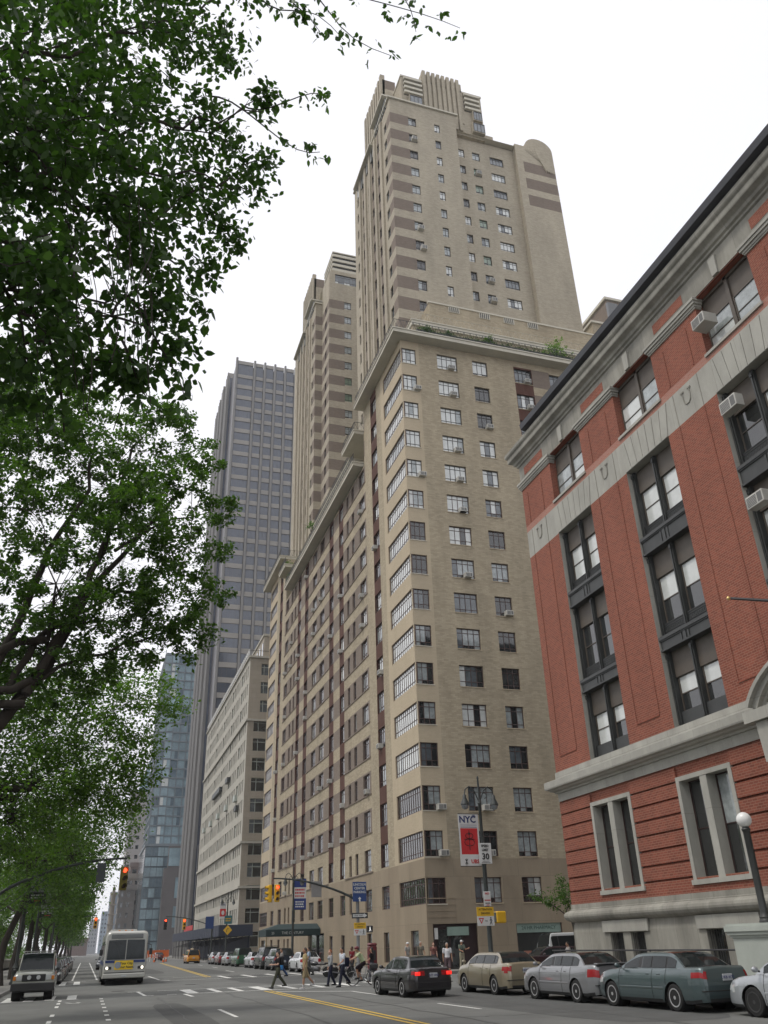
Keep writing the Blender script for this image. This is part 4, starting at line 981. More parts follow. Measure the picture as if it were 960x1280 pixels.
def tree(loc,H,fork,blobs,label,cat='tree',group=None,lm=leafB,size=.12,per=10,ncl=26,tr=.28,seed=1,lean=(0,0),droop=.4,detail=False,limbs=None,crad=.34,asp=.6,name='street_tree',clip=None,rl=None,strokes=(),sY=20):
    rd=random.Random(seed); t=thing(name,loc,label,cat,group); o=Vector(loc)
    top=Vector((loc[0]+lean[0],loc[1]+lean[1],loc[2]+fork)); b=MB()
    P=curve(o-Vector((0,0,.3)),top,.0,6,rd); b.tube(P,[tr*(1.35 if i==0 else 1.1-.06*i) for i in range(7)],bark,12); b.build('trunk',t,50)
    br=MB(); cen=[];rad=[]
    roots=[top] if limbs is None else [Vector(l) for l in limbs]
    rmax=tr*.62 if rl is None else rl
    nodes=[(r,rmax) for r in roots]
    if limbs is not None:
        for l in roots: br.tube(curve(top-Vector((0,0,.4)),l,.03,5,rd),[tr*.8,tr*.75,tr*.7,rmax*1.1,rmax,rmax],bark,8)
    order=sorted(blobs,key=lambda q:min((Vector(q[0])-r).length for r in roots))
    for bi,(c,R) in enumerate(order):
        c=Vector(c); f0=min(roots,key=lambda r:(r-c).length); D0=(c-f0).length
        # grow from the nearest limb that already leads this way, otherwise from the fork
        best=min(nodes,key=lambda nd:(nd[0]-c).length+.35*max(0,(nd[0]-f0).length-.75*D0)*4)
        a,ra=best; r0=max(.012,min(ra*.8,.012+.02*(c-a).length+.01*R))
        Q=curve(a,c,rd.uniform(.02,.10),6,rd)
        rs=[r0*(1-.6*i/6) for i in range(7)]; br.tube(Q,rs,bark,8); nodes+=[(Q[i],rs[i]) for i in range(1,7)]
        nc=int(ncl*(R/1.5)**2*1.15)+4
        for k in range(nc):
            d=Vector((rd.gauss(0,1),rd.gauss(0,1),rd.gauss(0,1))).normalized(); p=c+d*R*(rd.uniform(.25,1)**.6); p.z=c.z+(p.z-c.z)*.8
            if clip and not clip(p): continue
            if k%2==0:
                s=Q[rd.choice((3,4,5,6))]; br.tube(curve(s,p,.05,3,rd),[r0*.3,r0*.22,r0*.15,.006],bark,4,caps=False)
            cen.append(tuple(p)); rad.append(crad*rd.uniform(.6,1.3))
    for pts,r in strokes:
        Q=[Vector(A(u,v,sY+.25*i)) for i,(u,v) in enumerate(pts)]; Q2=[]
        for i in range(len(Q)-1):
            for f in (0,.33,.66): Q2.append(Q[i].lerp(Q[i+1],f)+Vector((rd.gauss(0,.03),rd.gauss(0,.05),rd.gauss(0,.03))))
        Q2.append(Q[-1]); br.tube(Q2,[r*(1-.8*i/(len(Q2)-1)) for i in range(len(Q2))],bark,8)
    br.build('branches',t,50)
    leaves('crown',cen,rad,per,size,lm,t,loc,droop=droop,seed=seed,detail=detail,asp=asp); return t
def A(u,v,Y): return tuple(float(x) for x in at(u,v,Y))
# nearest tree: its crown hangs over the camera from the left
def infr(p,marg):
    return True
def poly_in(u,v,P):
    c=False; n=len(P)
    for i in range(n):
        x1,y1=P[i]; x2,y2=P[(i+1)%n]
        if (y1>v)!=(y2>v) and u<(x2-x1)*(v-y1)/(y2-y1)+x1: c=not c
    return c
near=[((40,60),6.5,1.05),((140,40),7,.85),((225,30),7.5,.62),((40,190),6.5,1.05),((140,160),7,.85),((225,150),7.6,.6),((290,185),8,.30),((90,290),6.8,.9),((180,270),7.2,.62),((245,240),7.6,.42),((20,390),6.5,.8),((110,390),6.8,.5),((185,350),7,.34),((200,400),7,.18),((40,470),6.5,.4),((110,450),6.6,.26),
 ((-80,100),6,1.2),((-90,350),6,1.0),((100,-80),6.5,1.2),((250,-90),7.,.9),((285,60),7.8,.34),((310,-30),7.4,.35),((300,235),7.9,.26),((285,290),7.9,.16),((255,330),7.6,.2),((330,120),8,.14),((325,200),8,.12),((225,430),6.8,.12),((160,460),6.6,.14)]
bl=[(A(u,v,Y*.84),R) for (u,v),Y,R in near]
limbA=[A(-60,330,4.6),A(-20,300,5),A(-40,120,4.8)]
tree((-4.6,2.6,.15),9,5.2,bl,'nearest tree, its large leaved branches hanging down from the upper left corner',lm=leafA,size=.085,per=31,ncl=104,tr=.3,rl=.075,seed=3,lean=(.3,.6),droop=.8,detail=True,limbs=limbA,crad=.24,asp=.62,name='elm_tree',strokes=[([(-60,190),(40,225),(110,255),(170,300),(230,330)],.035),([(-40,150),(60,160),(150,165),(250,150),(330,140)],.028),([(-50,240),(20,310),(50,390),(70,480),(80,540)],.04),([(-30,60),(80,70),(170,40),(260,0)],.03),([(40,225),(100,200),(180,210),(260,215),(300,225)],.022),([(20,310),(80,360),(130,380),(190,370)],.02)],sY=5.4)
_el=[o for o in COL.objects if o.name.startswith('elm_tree')][0]
# long twigs reaching out to the right, hanging sprays of leaves
tw_=MB(); tc=[]; tr_=[]
rd=random.Random(21)
for (u0,v0,u1,v1,Y) in ((300,-60,575,35,6.6),(330,-50,490,70,6.6),(300,-30,430,50,6.7),(260,120,400,190,6.7),(300,130,410,120,6.7),(180,380,230,495,5.6),(150,420,185,500,5.4),(210,330,255,400,6.2),(250,240,300,300,6.4),(480,-60,520,40,6.4),(230,430,170,470,5.8),(350,-20,400,40,6.6)):
    Q=curve(A(u0,v0,Y),A(u1,v1,Y+.15),-.03,8,rd); tq=MB(); tq.tube(Q,[.012-.001*i for i in range(9)],bark,5); tq.build('twig',_el,50)
    for i in range(2,9):
        for k in range(3): 
            q=Q[i]+Vector((rd.gauss(0,.05),rd.gauss(0,.07),rd.gauss(-.03,.05))); tc.append(tuple(q)); tr_.append(.05)
for k in range(26):
    u,v=rd.uniform(30,190),rd.uniform(380,520); Y=rd.uniform(5,6.2)
    Q=curve(A(u,v-160,Y),A(u+rd.uniform(-10,20),v+rd.uniform(-20,60),Y),.04,7,rd); tq=MB(); tq.tube(Q,.005,bark,4); tq.build('twig',_el,50)
leaves('twig_leaves',tc,tr_,3,.105,leafA,_el,_el['_o'],droop=1.3,seed=9,detail=True,asp=.52)
# second tree
def sp(L,Y0): return [(A(u,v,Y0+dy),R) for u,v,dy,R in L]
t2=[(120,600,0,2.0),(200,560,1,1.6),(180,640,-1,1.6),(60,560,1,2.0),(40,640,-1,1.4),(240,600,0,1.1),(265,640,.5,.7),(235,680,0,1.2),(150,700,0,1.9),(215,750,0,1.5),(250,740,1,.9),(140,780,0,1.6),(70,730,-1,1.5),(190,800,.5,1.1),(235,800,0,.75),(60,820,0,1.6),(120,540,1,1.5),(20,520,0,2.0),(-40,640,0,2.5),(-60,780,1,2.4),(20,860,1,1.8),(205,530,0,.9),(262,580,0,.5),(150,640,3,1.8),(60,480,2,2.0),(-40,500,2,2.4),(110,835,1,1.0)]
fk=[A(-10,900,20.5),A(40,850,20.5),A(60,800,20.8),A(30,880,20.4)]
tree((-5.2,20,.15),13,7.0,sp(t2,21),'second tree from the camera, a broad maple with dark fanning limbs against the sky',lm=leafB,size=.125,per=62,ncl=29,tr=.34,rl=.10,seed=5,lean=(.6,.4),limbs=fk,crad=.28,name='maple_tree',strokes=[([(-20,930),(20,880),(60,830),(95,760),(130,690),(150,610),(165,560)],.17),([(30,870),(70,800),(115,735),(165,680),(215,625),(250,600)],.12),([(10,860),(45,800),(90,770),(150,740),(205,745)],.10),([(50,840),(85,785),(120,700),(150,640),(200,590)],.09),([(-10,840),(30,760),(60,690),(110,610),(120,540)],.12),([(20,880),(75,830),(130,815),(200,790),(240,775)],.06),([(140,690),(195,655),(262,640)],.05)],sY=20.6)
t3=[(60,900,0,2.4),(140,880,0,1.9),(190,870,0,1.3),(212,885,.5,.8),(120,940,0,2.2),(40,980,0,2.4),(160,930,1,1.4),(180,960,0,.9),(90,860,0,1.7),(20,930,2,2.4),(130,990,1,1.6),(165,1000,1,.8),(-20,870,0,2.5),(10,1030,0,2.2),(90,1020,1,1.7)]
fk3=[A(0,960,32),A(40,985,32),A(20,1000,32)]
tree((-5.3,31,.15),12,7.0,sp(t3,32.5),'third tree from the camera, lighter green with long horizontal boughs over the lane',lm=leafC,size=.15,per=26,ncl=42,tr=.32,rl=.12,seed=8,lean=(.5,.6),limbs=fk3,crad=.5,name='street_tree')
t4=[(60,1030,0,2.6),(110,1000,0,2.2),(140,1020,0,1.5),(155,1040,0,.9),(90,1070,0,2.0),(30,1080,0,2.4),(130,1070,0,1.3),(10,1000,0,2.6),(70,960,1,2.4),(120,960,2,1.6)]
tree((-5.4,45,.15),12,6.5,sp(t4,47),'fourth tree from the camera, its crown just above the mast arm signal',lm=leafC,size=.17,per=19,ncl=30,tr=.3,seed=12,limbs=[A(20,1060,47),A(50,1070,47)],crad=.6)
t5=[(70,1080,0,2.8),(105,1060,0,2.4),(40,1110,0,2.6),(100,1105,0,1.8),(20,1060,0,2.8),(120,1085,0,1.2),(60,1040,1,2.5)]
tree((-4.9,64.5,.15),12,7.5,sp(t5,64),'fifth tree, with a bare leaning trunk beside the white off-roader',lm=leafB,size=.22,per=14,ncl=26,tr=.22,seed=14,lean=(.5,.5),crad=.7)
ords=['sixth','seventh','eighth','ninth','tenth','eleventh']
for k,Y in enumerate((80,95,112,130,152,178)):
    X=-5.2; rr_=random.Random(40+k); B=[]
    for j in range(13):
        a=rr_.uniform(0,2*PI); q=rr_.uniform(.2,1); B.append(((X+math.cos(a)*4.3*q+.8,Y+math.sin(a)*4.5*q,rr_.uniform(5.5,12.5)),rr_.uniform(1.6,2.5)))
    tree((X,Y,.15),12,4.5,B,ords[k]+' tree along the park kerb, counted from the camera',lm=(leafB,leafC)[k%2],size=.27+.03*k,per=11,ncl=22,tr=.3,seed=60+k,crad=.8,group='trees receding along the park kerb')
for k,Y in enumerate((205,240,280,330,390)):
    X=-5.5; rr_=random.Random(70+k); B=[((X+rr_.uniform(-4,3.5),Y+rr_.uniform(-8,8),rr_.uniform(5,11)),3.0) for j in range(9)]
    tree((X,Y,.15),12,4.5,B,('first','second','third','fourth','fifth')[k]+' of the far small trees where the park side meets the avenue end',lm=leafB,size=.5,per=7,ncl=12,tr=.35,seed=90+k,crad=1.2,group='far trees at the avenue end')
for k,(X,Y) in enumerate(((-5,-10),(-5,-24),(-13,2),(-13,-14))):  # out-of-view trees added to keep low sky light off the lower facades
    rr_=random.Random(240+k); B=[((X+rr_.uniform(-4,4),Y+rr_.uniform(-4,4),rr_.uniform(6,13)),2.4) for j in range(12)]
    tree((X,Y,.15),12,5,B,('street tree standing behind the camera','second street tree behind the camera','park tree just left of the camera','park tree behind the camera inside the wall')[k],size=.3,per=9,ncl=20,tr=.3,seed=250+k,crad=.8)
# trees inside the park, behind the wall
pk=[(-13,24,12),(-15,40,13),(-12.5,54,12),(-15,70,14),(-13,88,12),(-16,108,14),(-13,130,13),(-15,160,14),(-19,32,14),(-20,60,14),(-11.5,14,11)]
pn_=['just past the nearest trunk','behind the second street tree','level with the mast arm pole','behind the leaning bare trunk','behind the first parked cars','beyond the banner lamps','deep behind the parked row','farthest back','deeper in, behind the near crowns','deeper in, above the off-roader','closest to the camera']
for k,(X,Y,H) in enumerate(pk):
    rr_=random.Random(120+k); B=[((X+rr_.uniform(-4,4),Y+rr_.uniform(-4.5,4.5),rr_.uniform(2.5,H)),rr_.uniform(1.8,2.8)) for j in range(15)]
    tree((X,Y,.3),H,4.,B,'dense park tree inside the wall, '+pn_[k],lm=(leafB,leafC,leafA)[k%3],size=.24 if Y<60 else .32,per=10,ncl=20,tr=.3,seed=150+k,crad=.8,name='park_tree',group='trees inside the park wall')
# small tree by the brick building and planting on the terrace
B=[(A(u,v,44.5),R) for u,v,R in ((700,1115,.7),(683,1122,.45),(705,1104,.45),(690,1132,.35),(720,1120,1.0),(668,1122,.25))]
tree((24.8,44.2,.15),5,2.6,B,'small green street tree half hidden behind the brick corner',lm=leafB,size=.13,per=22,ncl=60,tr=.08,seed=200,crad=.3)
def bush(name,loc,B,label,lm,size,per,ncl,seed,crad=.3,group=None):
    t=thing(name,loc,label,'plant',group); rd=random.Random(seed); cen=[];rad=[]; st=MB()
    for c,R in B:
        st.tube([loc,c],[.05,.02],bark,4)
        for k in range(ncl):
            d=Vector((rd.gauss(0,1),rd.gauss(0,1),rd.gauss(0,1))).normalized()*R*rd.uniform(.2,1); cen.append((c[0]+d.x,c[1]+d.y,c[2]+d.z*.9)); rad.append(crad*rd.uniform(.6,1.2))
    st.build('stem',t); leaves('foliage',cen,rad,per,size,lm,t,loc,seed=seed); return t
zt=55.1
for (u,Y,R,lab,lmm) in ((693,59.9,1.5,'bright green shrub standing highest on the apartment terrace',leafD),(533,59.8,.6,'low shrub near the terrace corner of the apartment block',leafA),(560,59.8,.5,'dark shrub behind the middle of the terrace rail',leafA),(610,59.8,.7,'rounded shrub right of the middle of the terrace',leafB),(735,59.8,.9,'dark shrub at the right end of the terrace',leafB)):
    x=float(at(u,430,Y)[0]); bush('terrace_shrub',(x,Y,zt),[((x+dx*R,Y,zt+R*.9+dz*R),R*.62) for dx,dz in ((0,.5),(-.6,0),(.6,.1),(.1,-.1),(.2,.9))],lab,lmm,.17,14,16,int(u),group='shrubs on the apartment terrace')
hg=thing('terrace_hedge',(24,60.3,55.1),'long dark hedge in planters behind the terrace rail','hedge')
b=MB(); b.box(24,44,59.45,59.9,55.1,55.6,blk); b.build('planter',hg)
rd=random.Random(77); leaves('foliage',[(24+rd.random()*20,59.65+rd.uniform(-.2,.25),55.45+rd.random()*.45) for i in range(420)],[.25]*420,8,.17,leafA,hg,(24,60.3,55.1),seed=31)
for k,(u,v,Y,z) in enumerate(((357,690,113,52.1),(372,688,109,48.3),(362,712,111,48.3),(388,655,98,51.3))):
    x=22.4; bush('balcony_shrub',(x,Y,z),[((x+.1,Y,z+.9),.7),((x-.1,Y+.6,z+1.4),.6)],('round shrub on the upper far corner balcony','yellow green shrub next to the far corner balcony','low shrub at the far end of the long balcony','green vines over the middle of the long balcony')[k],(leafB,leafD,leafD,leafB)[k],.2,10,16,300+k,group='shrubs on the street side balconies')

wood=thing('park_woods',(-30,90,.3),'dense dark woods filling the park behind the wall','woods')
rd=random.Random(501); cc=[]; st=MB()
for k in range(260):
    y=rd.uniform(-60,520) if k>60 else rd.uniform(-60,60); x=-17-rd.random()**.8*26-y*.02
    if k%4==0: st.tube([(x,y,.2),(x+rd.uniform(-.5,.5),y,rd.uniform(5,9))],[.28,.15],bark,6)
    for j in range(16):
        cc.append((x+rd.gauss(0,3.2),y+rd.gauss(0,3.5),rd.uniform(.6,15.5)))
for k in range(500):
    cc.append((rd.uniform(-17,-11.2),rd.uniform(15,300),rd.uniform(.5,3.4)))
leaves('foliage',cc,[1.5]*len(cc),10,.5,leafB,wood,wood['_o'],seed=502)
st.build('trunks',wood); wood['kind']='stuff'; wood['label']='dense dark woods filling the park behind the wall'
# ============================================================ VEHICLES
tyre=M('tyre_rubber',(.015,.015,.015),.85,var=.15); hub=M('wheel_alloy',(.62,.62,.63),.3,metal=.6,var=.05); hubd=M('dark_wheel',(.10,.10,.10),.4,metal=.6)
cglass=M('car_glass',(.014,.018,.019),.05,var=.1,spec=.4); under=M('underbody',(.008,.008,.008),.9,var=0)
tail=M('tail_lamp_red',(.26,.006,.008),.25,var=.05); lamp=M('head_lamp_glass',(.50,.52,.52),.12,var=.1,coat=1); amber=M('amber_lamp',(.6,.2,.02),.25); brake=M('lit_brake_lamp',(.5,.01,.01),.3,var=0,emit=(1,.03,.02),es=1.1); lit=M('lit_head_lamp',(.9,.85,.7),.3,var=0,emit=(1,.93,.78),es=2.2)
plate=M('plate_pale_blue',(.42,.44,.46),.5); ptx=M('plate_letters',(.04,.05,.16),.5,var=0); blkpl=M('black_plastic',(.022,.022,.023),.55,var=.1); chrome=M('chrome',(.6,.6,.6),.12,metal=1.,var=0)
def paintm(name,col,metal=.35): return M('paint_'+name,col,.32,metal=metal,var=.04,scale=1.,coat=1.)
_wh={}
def wheelmesh(r,w,rim):
    k=(r,w,rim.name)
    if k in _wh: return _wh[k]
    b=MB(); b.lathe([(r*.66,-w/2),(r*.9,-w/2),(r*.985,-w/2+.03),(r,-w/2+.06),(r,w/2-.06),(r*.985,w/2-.03),(r*.9,w/2),(r*.66,w/2)],tyre,n=28,axis='x'); t=b.mesh('tyre',40)
    b=MB(); ri=r*.68
    b.lathe([(ri*.2,w/2-.045),(ri*.85,w/2-.075),(ri*.86,w/2-.02),(ri,w/2+.004),(ri*1.01,w/2-.04)],hubd,n=24,axis='x',cap=False); 
    b.lathe([(0.001,w/2+.004),(ri*.2,w/2+.004),(ri*.22,w/2-.03)],rim,n=14,axis='x',cap=False)
    b.lathe([(ri*.86,w/2-.02),(ri*.87,w/2+.003),(ri,w/2+.006),(ri*1.02,w/2-.01)],rim,n=28,axis='x',cap=False)
    for i in range(5):
        a=2*PI*i/5; c,s_=math.cos(a),math.sin(a); T=Matrix.Rotation(a,4,'X')
        b.raw([(w/2-.05,-.26*ri,ri*.15),(w/2-.05,.26*ri,ri*.15),(w/2-.04,.24*ri,ri*.9),(w/2-.04,-.24*ri,ri*.9),(w/2-.008,-.17*ri,ri*.15),(w/2-.008,.17*ri,ri*.15),(w/2-.006,.19*ri,ri*.9),(w/2-.006,-.19*ri,ri*.9)],[(4,5,6,7),(0,4,7,3),(1,2,6,5)],rim,T)
    _wh[k]=(t,b.mesh('rim',30)); return _wh[k]
def sst(a,b,x): t=max(0,min(1,(x-a)/(b-a))); return t*t*(3-2*t)
def car(loc,rz,label,cat,col,L=4.8,W=1.8,H=1.43,wb=2.75,fo=.95,gc=.2,r=.33,zh=.92,zb=.98,zt=1.03,xd=.62,xc=1.25,xb=2.75,xa=3.55,metal=.35,group=None,name='parked_car',rim=None,braking=False,lights=False,rear='sedan',boxy=0.,pl='DKB 4172',seg=1.,simple=False,pills=None,bump=None,tl=None,track=None,roofrack=False,side=None,hoodf=.86,moulding=None):
    """forward = +y; stations measured from the rear bumper (0) to the front bumper (L)"""
    t=thing(name,loc,label,cat,group,rz); t['_o']=(0.,0.,0.); P=paintm(cat+str(tuple(round(c,3) for c in col)).replace(' ',''),col,metal)
    ro=L-wb-fo; wy=[ro,ro+wb]; hw=W/2; arch=r*1.17
    ys=sorted(set([0,.03,.08,.15,.25,.38,.5,.62,L-.62,L-.5,L-.38,L-.25,L-.15,L-.08,L-.03,L]+[round(i*.13,3) for i in range(1,int(L/.13))]+[round(w_+arch*k,3) for w_ in wy for k in (-1.02,-.98,-.9,-.75,-.5,-.25,0,.25,.5,.75,.9,.98,1.02)]+[xd+.0,xa]))
    ys=[y for i,y in enumerate(ys) if i==0 or y-ys[i-1]>.012]
    rows=[0,.10,.2,.3,.4,.5,.6,.7,.78,.86,.93,.975,1.]
    def plan(y):   # half width factor
        e=min(y,L-y); k=.74+.26*min(1,(e/(.55 if y>L/2 else .40)))**(.42) if boxy<.5 else .92+.08*min(1,e/.12)**.5
        return k
    def top(y):
        z=zt+(zb-zt)*sst(xd-.1,xc+.2,y); f=sst(xa-.6,xa+.2,y); z=z+(zh+.05-z)*f
        if y>xa: z=zh+.05-(zh+.05-hoodf*zh)*((y-xa)/(L-xa))**1.8
        e=L-y
        if e<.15: z-=(.15-e)*.9*(1-boxy*.6)
        if y<.10 and rear=='sedan': z-=(.10-y)*.5
        return z
    def bot(y):
        z=gc+(.06*(1-min(1,y/.5)) if y<.5 else 0)+(.03*(1-min(1,(L-y)/.4)))
        for w_ in wy:
            if abs(y-w_)<arch: z=max(z,r+math.sqrt(arch**2-(y-w_)**2)*.99)
        return z
    V=[];nr=len(rows)
    for y in ys:
        w_=hw*plan(y); zt_,zb_=top(y),bot(y)
        for q in rows:
            z=zb_+(zt_-zb_)*q; f=(z-gc)/(zt_-gc) if zt_>gc else q
            bul=.955+.045*math.sin(PI*min(1,max(0,f*1.02+.05))**.8) - (.05+.02*(1-boxy))*max(0,(f-.62)/.38)**2.2
            if f<.12: bul-=.03*(1-f/.12)
            e=min(y,L-y); nose=(.018*(1-min(1,e/.1))*abs(f-.45)*2)
            V.append([w_*bul,y,z])
        V[-1][0]*=.95; V[-2][0]*=.985
        V.append([w_*.60,y,zt_+.012*(1 if y<L-.2 else .3)]); V.append([0,y,zt_+.026*(1 if y<L-.2 else .3)])
    nc=nr+2; nrm_off=lambda p,o:(p[0]+(o if p[0]>0 else -o)*.8,p[1]+(o if p[1]>L/2 else -o)*(1 if min(p[1],L-p[1])<.3 else 0),p[2])
    for p in V:   # bumpers bulge out, deck ends lean in
        e=min(p[1],L-p[1])
        if e<.3:
            sg=1 if p[1]>L/2 else -1; f=(p[2]-gc)/(top(p[1])-gc+1e-6)
            p[1]+=-sg*(1-e/.3)*(.07*max(0,(f-.55)/.45)**1.3*(1-boxy*.7)+ .03*max(0,.25-f)/.25)
    seams=[xb+ .62 if 0 else min(xa+.12,L-fo-r-.1), (xc+xb)/2+.02, max(ro+r*.9,xd+.35)]
    b=MB(); parts={}
    def cls(y,x,z):
        zt_=top(y)
        if tl and y<tl[0] and x>hw*tl[1] and tl[2]<z<tl[3]: return 'tail'
        if y>L-.42 and x>hw*.56 and hoodf*zh-.20<z<hoodf*zh-.04: return 'head'
        return None
    for sg in (1,-1):
        for i in range(len(ys)-1):
            for j in range(nc-1):
                q=[V[i*nc+j],V[(i+1)*nc+j],V[(i+1)*nc+j+1],V[i*nc+j+1]]; c=[sum(p[k] for p in q)/4 for k in range(3)]
                pts=[(p[0]*sg,p[1]-L/2,p[2]) for p in q]
                k=cls(c[1],c[0],c[2]) if j<nr-1 else None
                m=P
                if c[2]<gc+.08: m=blkpl
                b.poly(pts,m)
                if k: parts.setdefault((k,sg),[]).append([(p[0]*sg*1.006,(p[1]+(.006 if p[1]>L/2 else -.006))-L/2,p[2]) for p in q])
        for yy,i in ((0,0),(L,len(ys)-1)):
            for j in range(nc-1):
                p,q=V[i*nc+j],V[i*nc+j+1]; pts=[(p[0]*sg,p[1]-L/2,p[2]),(0,p[1]-L/2,p[2]),(0,q[1]-L/2,q[2]),(q[0]*sg,q[1]-L/2,q[2])]
                b.poly(pts,P if p[2]>gc+.1 else blkpl)
                cz=(p[2]+q[2])/2; s2=-1 if i==0 else 1
                if i==0 and tl and tl[2]<cz<tl[3] and j<nr-1: parts.setdefault(('tail',sg),[]).append([(p[0]*sg,p[1]-L/2-.008,p[2]),(hw*max(tl[1],.4)*sg*(1 if tl[4:]!=(1,) else 0.),p[1]-L/2-.008,p[2]),(hw*max(tl[1],.4)*sg*(1 if tl[4:]!=(1,) else 0.),q[1]-L/2-.008,q[2]),(q[0]*sg,q[1]-L/2-.008,q[2])])
                if i and hoodf*zh-.20<cz<hoodf*zh-.04 and j<nr-1: parts.setdefault(('head',sg),[]).append([(p[0]*sg,p[1]-L/2+.008,p[2]),(hw*.45*sg,p[1]-L/2+.008,p[2]),(hw*.45*sg,q[1]-L/2+.008,q[2]),(q[0]*sg,q[1]-L/2+.008,q[2])])
    b.box(-hw*.86,hw*.86,ro-L/2-.5,wy[1]-L/2+.5,gc-.02,zb*.8,under) ; 
    body=b.build('body',t,32)
    for (k,sg),qs in parts.items():
        q=MB()
        for x in qs: q.poly(x,(brake if braking else tail) if k=='tail' else (lit if lights else lamp))
        q.build('tail_light' if k=='tail' else 'headlight',t,50)
    # glasshouse
    hb=hw*(.90-.02*(1-boxy)); hr=hw*(.70+.12*boxy)
    gy=sorted(set([xd,xa,xc,xb]+[xd+(xc-xd)*k/6 for k in range(7)]+[xb+(xa-xb)*k/6 for k in range(7)]+[xc+(xb-xc)*k/8 for k in range(9)]))
    pil=pills or ([xc+.02,(xc+xb)/2+.08] if rear=='sedan' else [xc+.35+.3*boxy,(xc+xb)/2+.1])
    def rh(y):
        if y<xc: f=math.sin((y-xd)/(xc-xd)*PI/2)**(1.0 if rear=='sedan' else .8)
        elif y>xb: f=math.sin((xa-y)/(xa-xb)*PI/2)**1.0
        else: f=1+0*y
        base=top(y)-.03; cr=H-.035*((y-(xc+xb)/2)/(xb-xc))**2*1.7
        return base,base+(cr-base)*f,f
    srow=[0,.10,.5,.86,1.0]
    cab=MB(); gl_=MB(); glr=MB(); shade=[]
    G=[]
    for y in gy:
        zb_,zr_,f=rh(y); line=[]
        kk=plan(y)
        for s_ in srow:
            line.append(((hb+(hr-hb)*s_*f)*(.97 if y>xb else 1),y,zb_+(zr_-.045*f-zb_)*s_))
        line.append((hr*.93+ (hb-hr)*(1-f)*.93,y,zr_-.012*f)); line.append((hr*.55+(hb-hr)*(1-f)*.55,y,zr_+.006)); line.append((0,y,zr_+.014)); G.append(line)
    for sg in (1,-1):
        for i in range(len(gy)-1):
            ym=(gy[i]+gy[i+1])/2
            for j in range(7):
                q=[G[i][j],G[i+1][j],G[i+1][j+1],G[i][j+1]]; pts=[(p[0]*sg,p[1]-L/2,p[2]) for p in q]
                slope=(ym<xc or ym>xb)
                if j in (1,2): cab.poly([(p[0]*.985,p[1],p[2]) for p in pts],under); gl_side=True
                if j in (1,2):
                    pass
                elif slope and j>=5 and (xd+.03<ym<xa-.02): (gl_ if ym>xb else glr).poly(pts,cglass)
                elif slope and j==4 and False: pass
                else: cab.poly(pts,P)
    cab.build('roof_and_pillars',t,35); gl_.build('windscreen',t,35); glr.build('rear_window',t,35)
    # side glass with pillars between
    def sp(y,s_,sg,o=0.0):
        zb_,zr_,f=rh(y); return ((hb+(hr-hb)*s_*f+o)*(.97 if y>xb else 1)*sg,y-L/2,zb_+(zr_-.045*f-zb_)*s_)
    edges=[xd+(.36 if rear=='sedan' else .22)*(1)]+pil+[xa-.30]
    edges=[edges[0]]+[e for e in edges[1:-1] if edges[0]+.1<e<edges[-1]-.08]+[edges[-1]]
    for sg in (1,-1):
        sb=MB()
        # painted or black strip behind everything
        for i in range(len(gy)-1):
            sb.poly([sp(gy[i],.10,sg,.001),sp(gy[i+1],.10,sg,.001),sp(gy[i+1],.86,sg,.001),sp(gy[i],.86,sg,.001)],P if (gy[i]+gy[i+1])/2<edges[0]+.02 or (gy[i]+gy[i+1])/2>edges[-1]-.02 else blkpl)
        sb.build('pillar',t,35)
        for k in range(len(edges)-1):
            a,c=edges[k]+.035,edges[k+1]-.035; n=max(2,int((c-a)/.12)); q=MB()
            for i in range(n):
                y0,y1=a+(c-a)*i/n,a+(c-a)*(i+1)/n
                q.poly([sp(y0,.13,sg,.010),sp(y1,.13,sg,.010),sp(y1,.84,sg,.010),sp(y0,.84,sg,.010)],cglass)
            q.build('side_window',t,35)
        # seams, handle, mirror
        sm_=MB()
        for y in seams:
            i=min(range(len(ys)),key=lambda i:abs(ys[i]-y)); Q=[(V[i*nc+j][0]*sg*1.002,V[i*nc+j][1]-L/2,V[i*nc+j][2]) for j in range(1,nr)]
            sm_.tube(Q,.006,under,4,caps=False)
        sm_.build('door_seam',t)
        if not simple:
            for y in ((seams[1]+.12),(seams[2]+.22)):
                i=min(range(len(ys)),key=lambda i:abs(ys[i]-y)); jx=min(range(nr),key=lambda j:abs(V[i*nc+j][2]-(zb-.14))); x=V[i*nc+jx][0]*sg
                q=MB(); q.bbox(x-.02,x+.03,y-L/2,y-L/2+.17,zb-.16,zb-.12,P if not boxy else blkpl,.01); q.build('door_handle',t)
        q=MB(); q.ball((sg*(hw+.06),xa-.28-L/2,zb+.07),(.10,.06,.07),P if not boxy else blkpl,10,6); q.tube([(sg*(hw-.1),xa-.26-L/2,zb+.02),(sg*(hw+.04),xa-.28-L/2,zb+.05)],.025,blkpl,5); q.build('side_mirror',t,50)
        if moulding:
            q=MB(); y0,y1=wy[0]+arch+.03,wy[1]-arch-.03
            for a,c in ((y0,seams[1]-.03),(seams[1]+.03,y1)): q.bbox(hw*.99*sg-.015,hw*.99*sg+.018,a-L/2,c-L/2,moulding,moulding+.06,P,.01)
            q.build('side_moulding',t)
        for w_ in wy:
            tm_,rm_=wheelmesh(r,.21,rim or hub); wo=link('wheel',tm_,t,(sg*(hw-.125),w_-L/2,r),(0,0,0 if sg>0 else PI)); link('rim',rm_,wo)
            q=MB(); q.lathe([(arch*.985,-.36),(arch*.985,.0)],under,(sg*(hw-.03) if sg>0 else sg*(hw-.03)+.36,w_-L/2,r),24,'x',cap=False); q.lathe([(0.01,0),(arch,0)],under,(sg*(hw-.40),w_-L/2,r),24,'x',cap=False)
            q.build('wheel_arch',t)
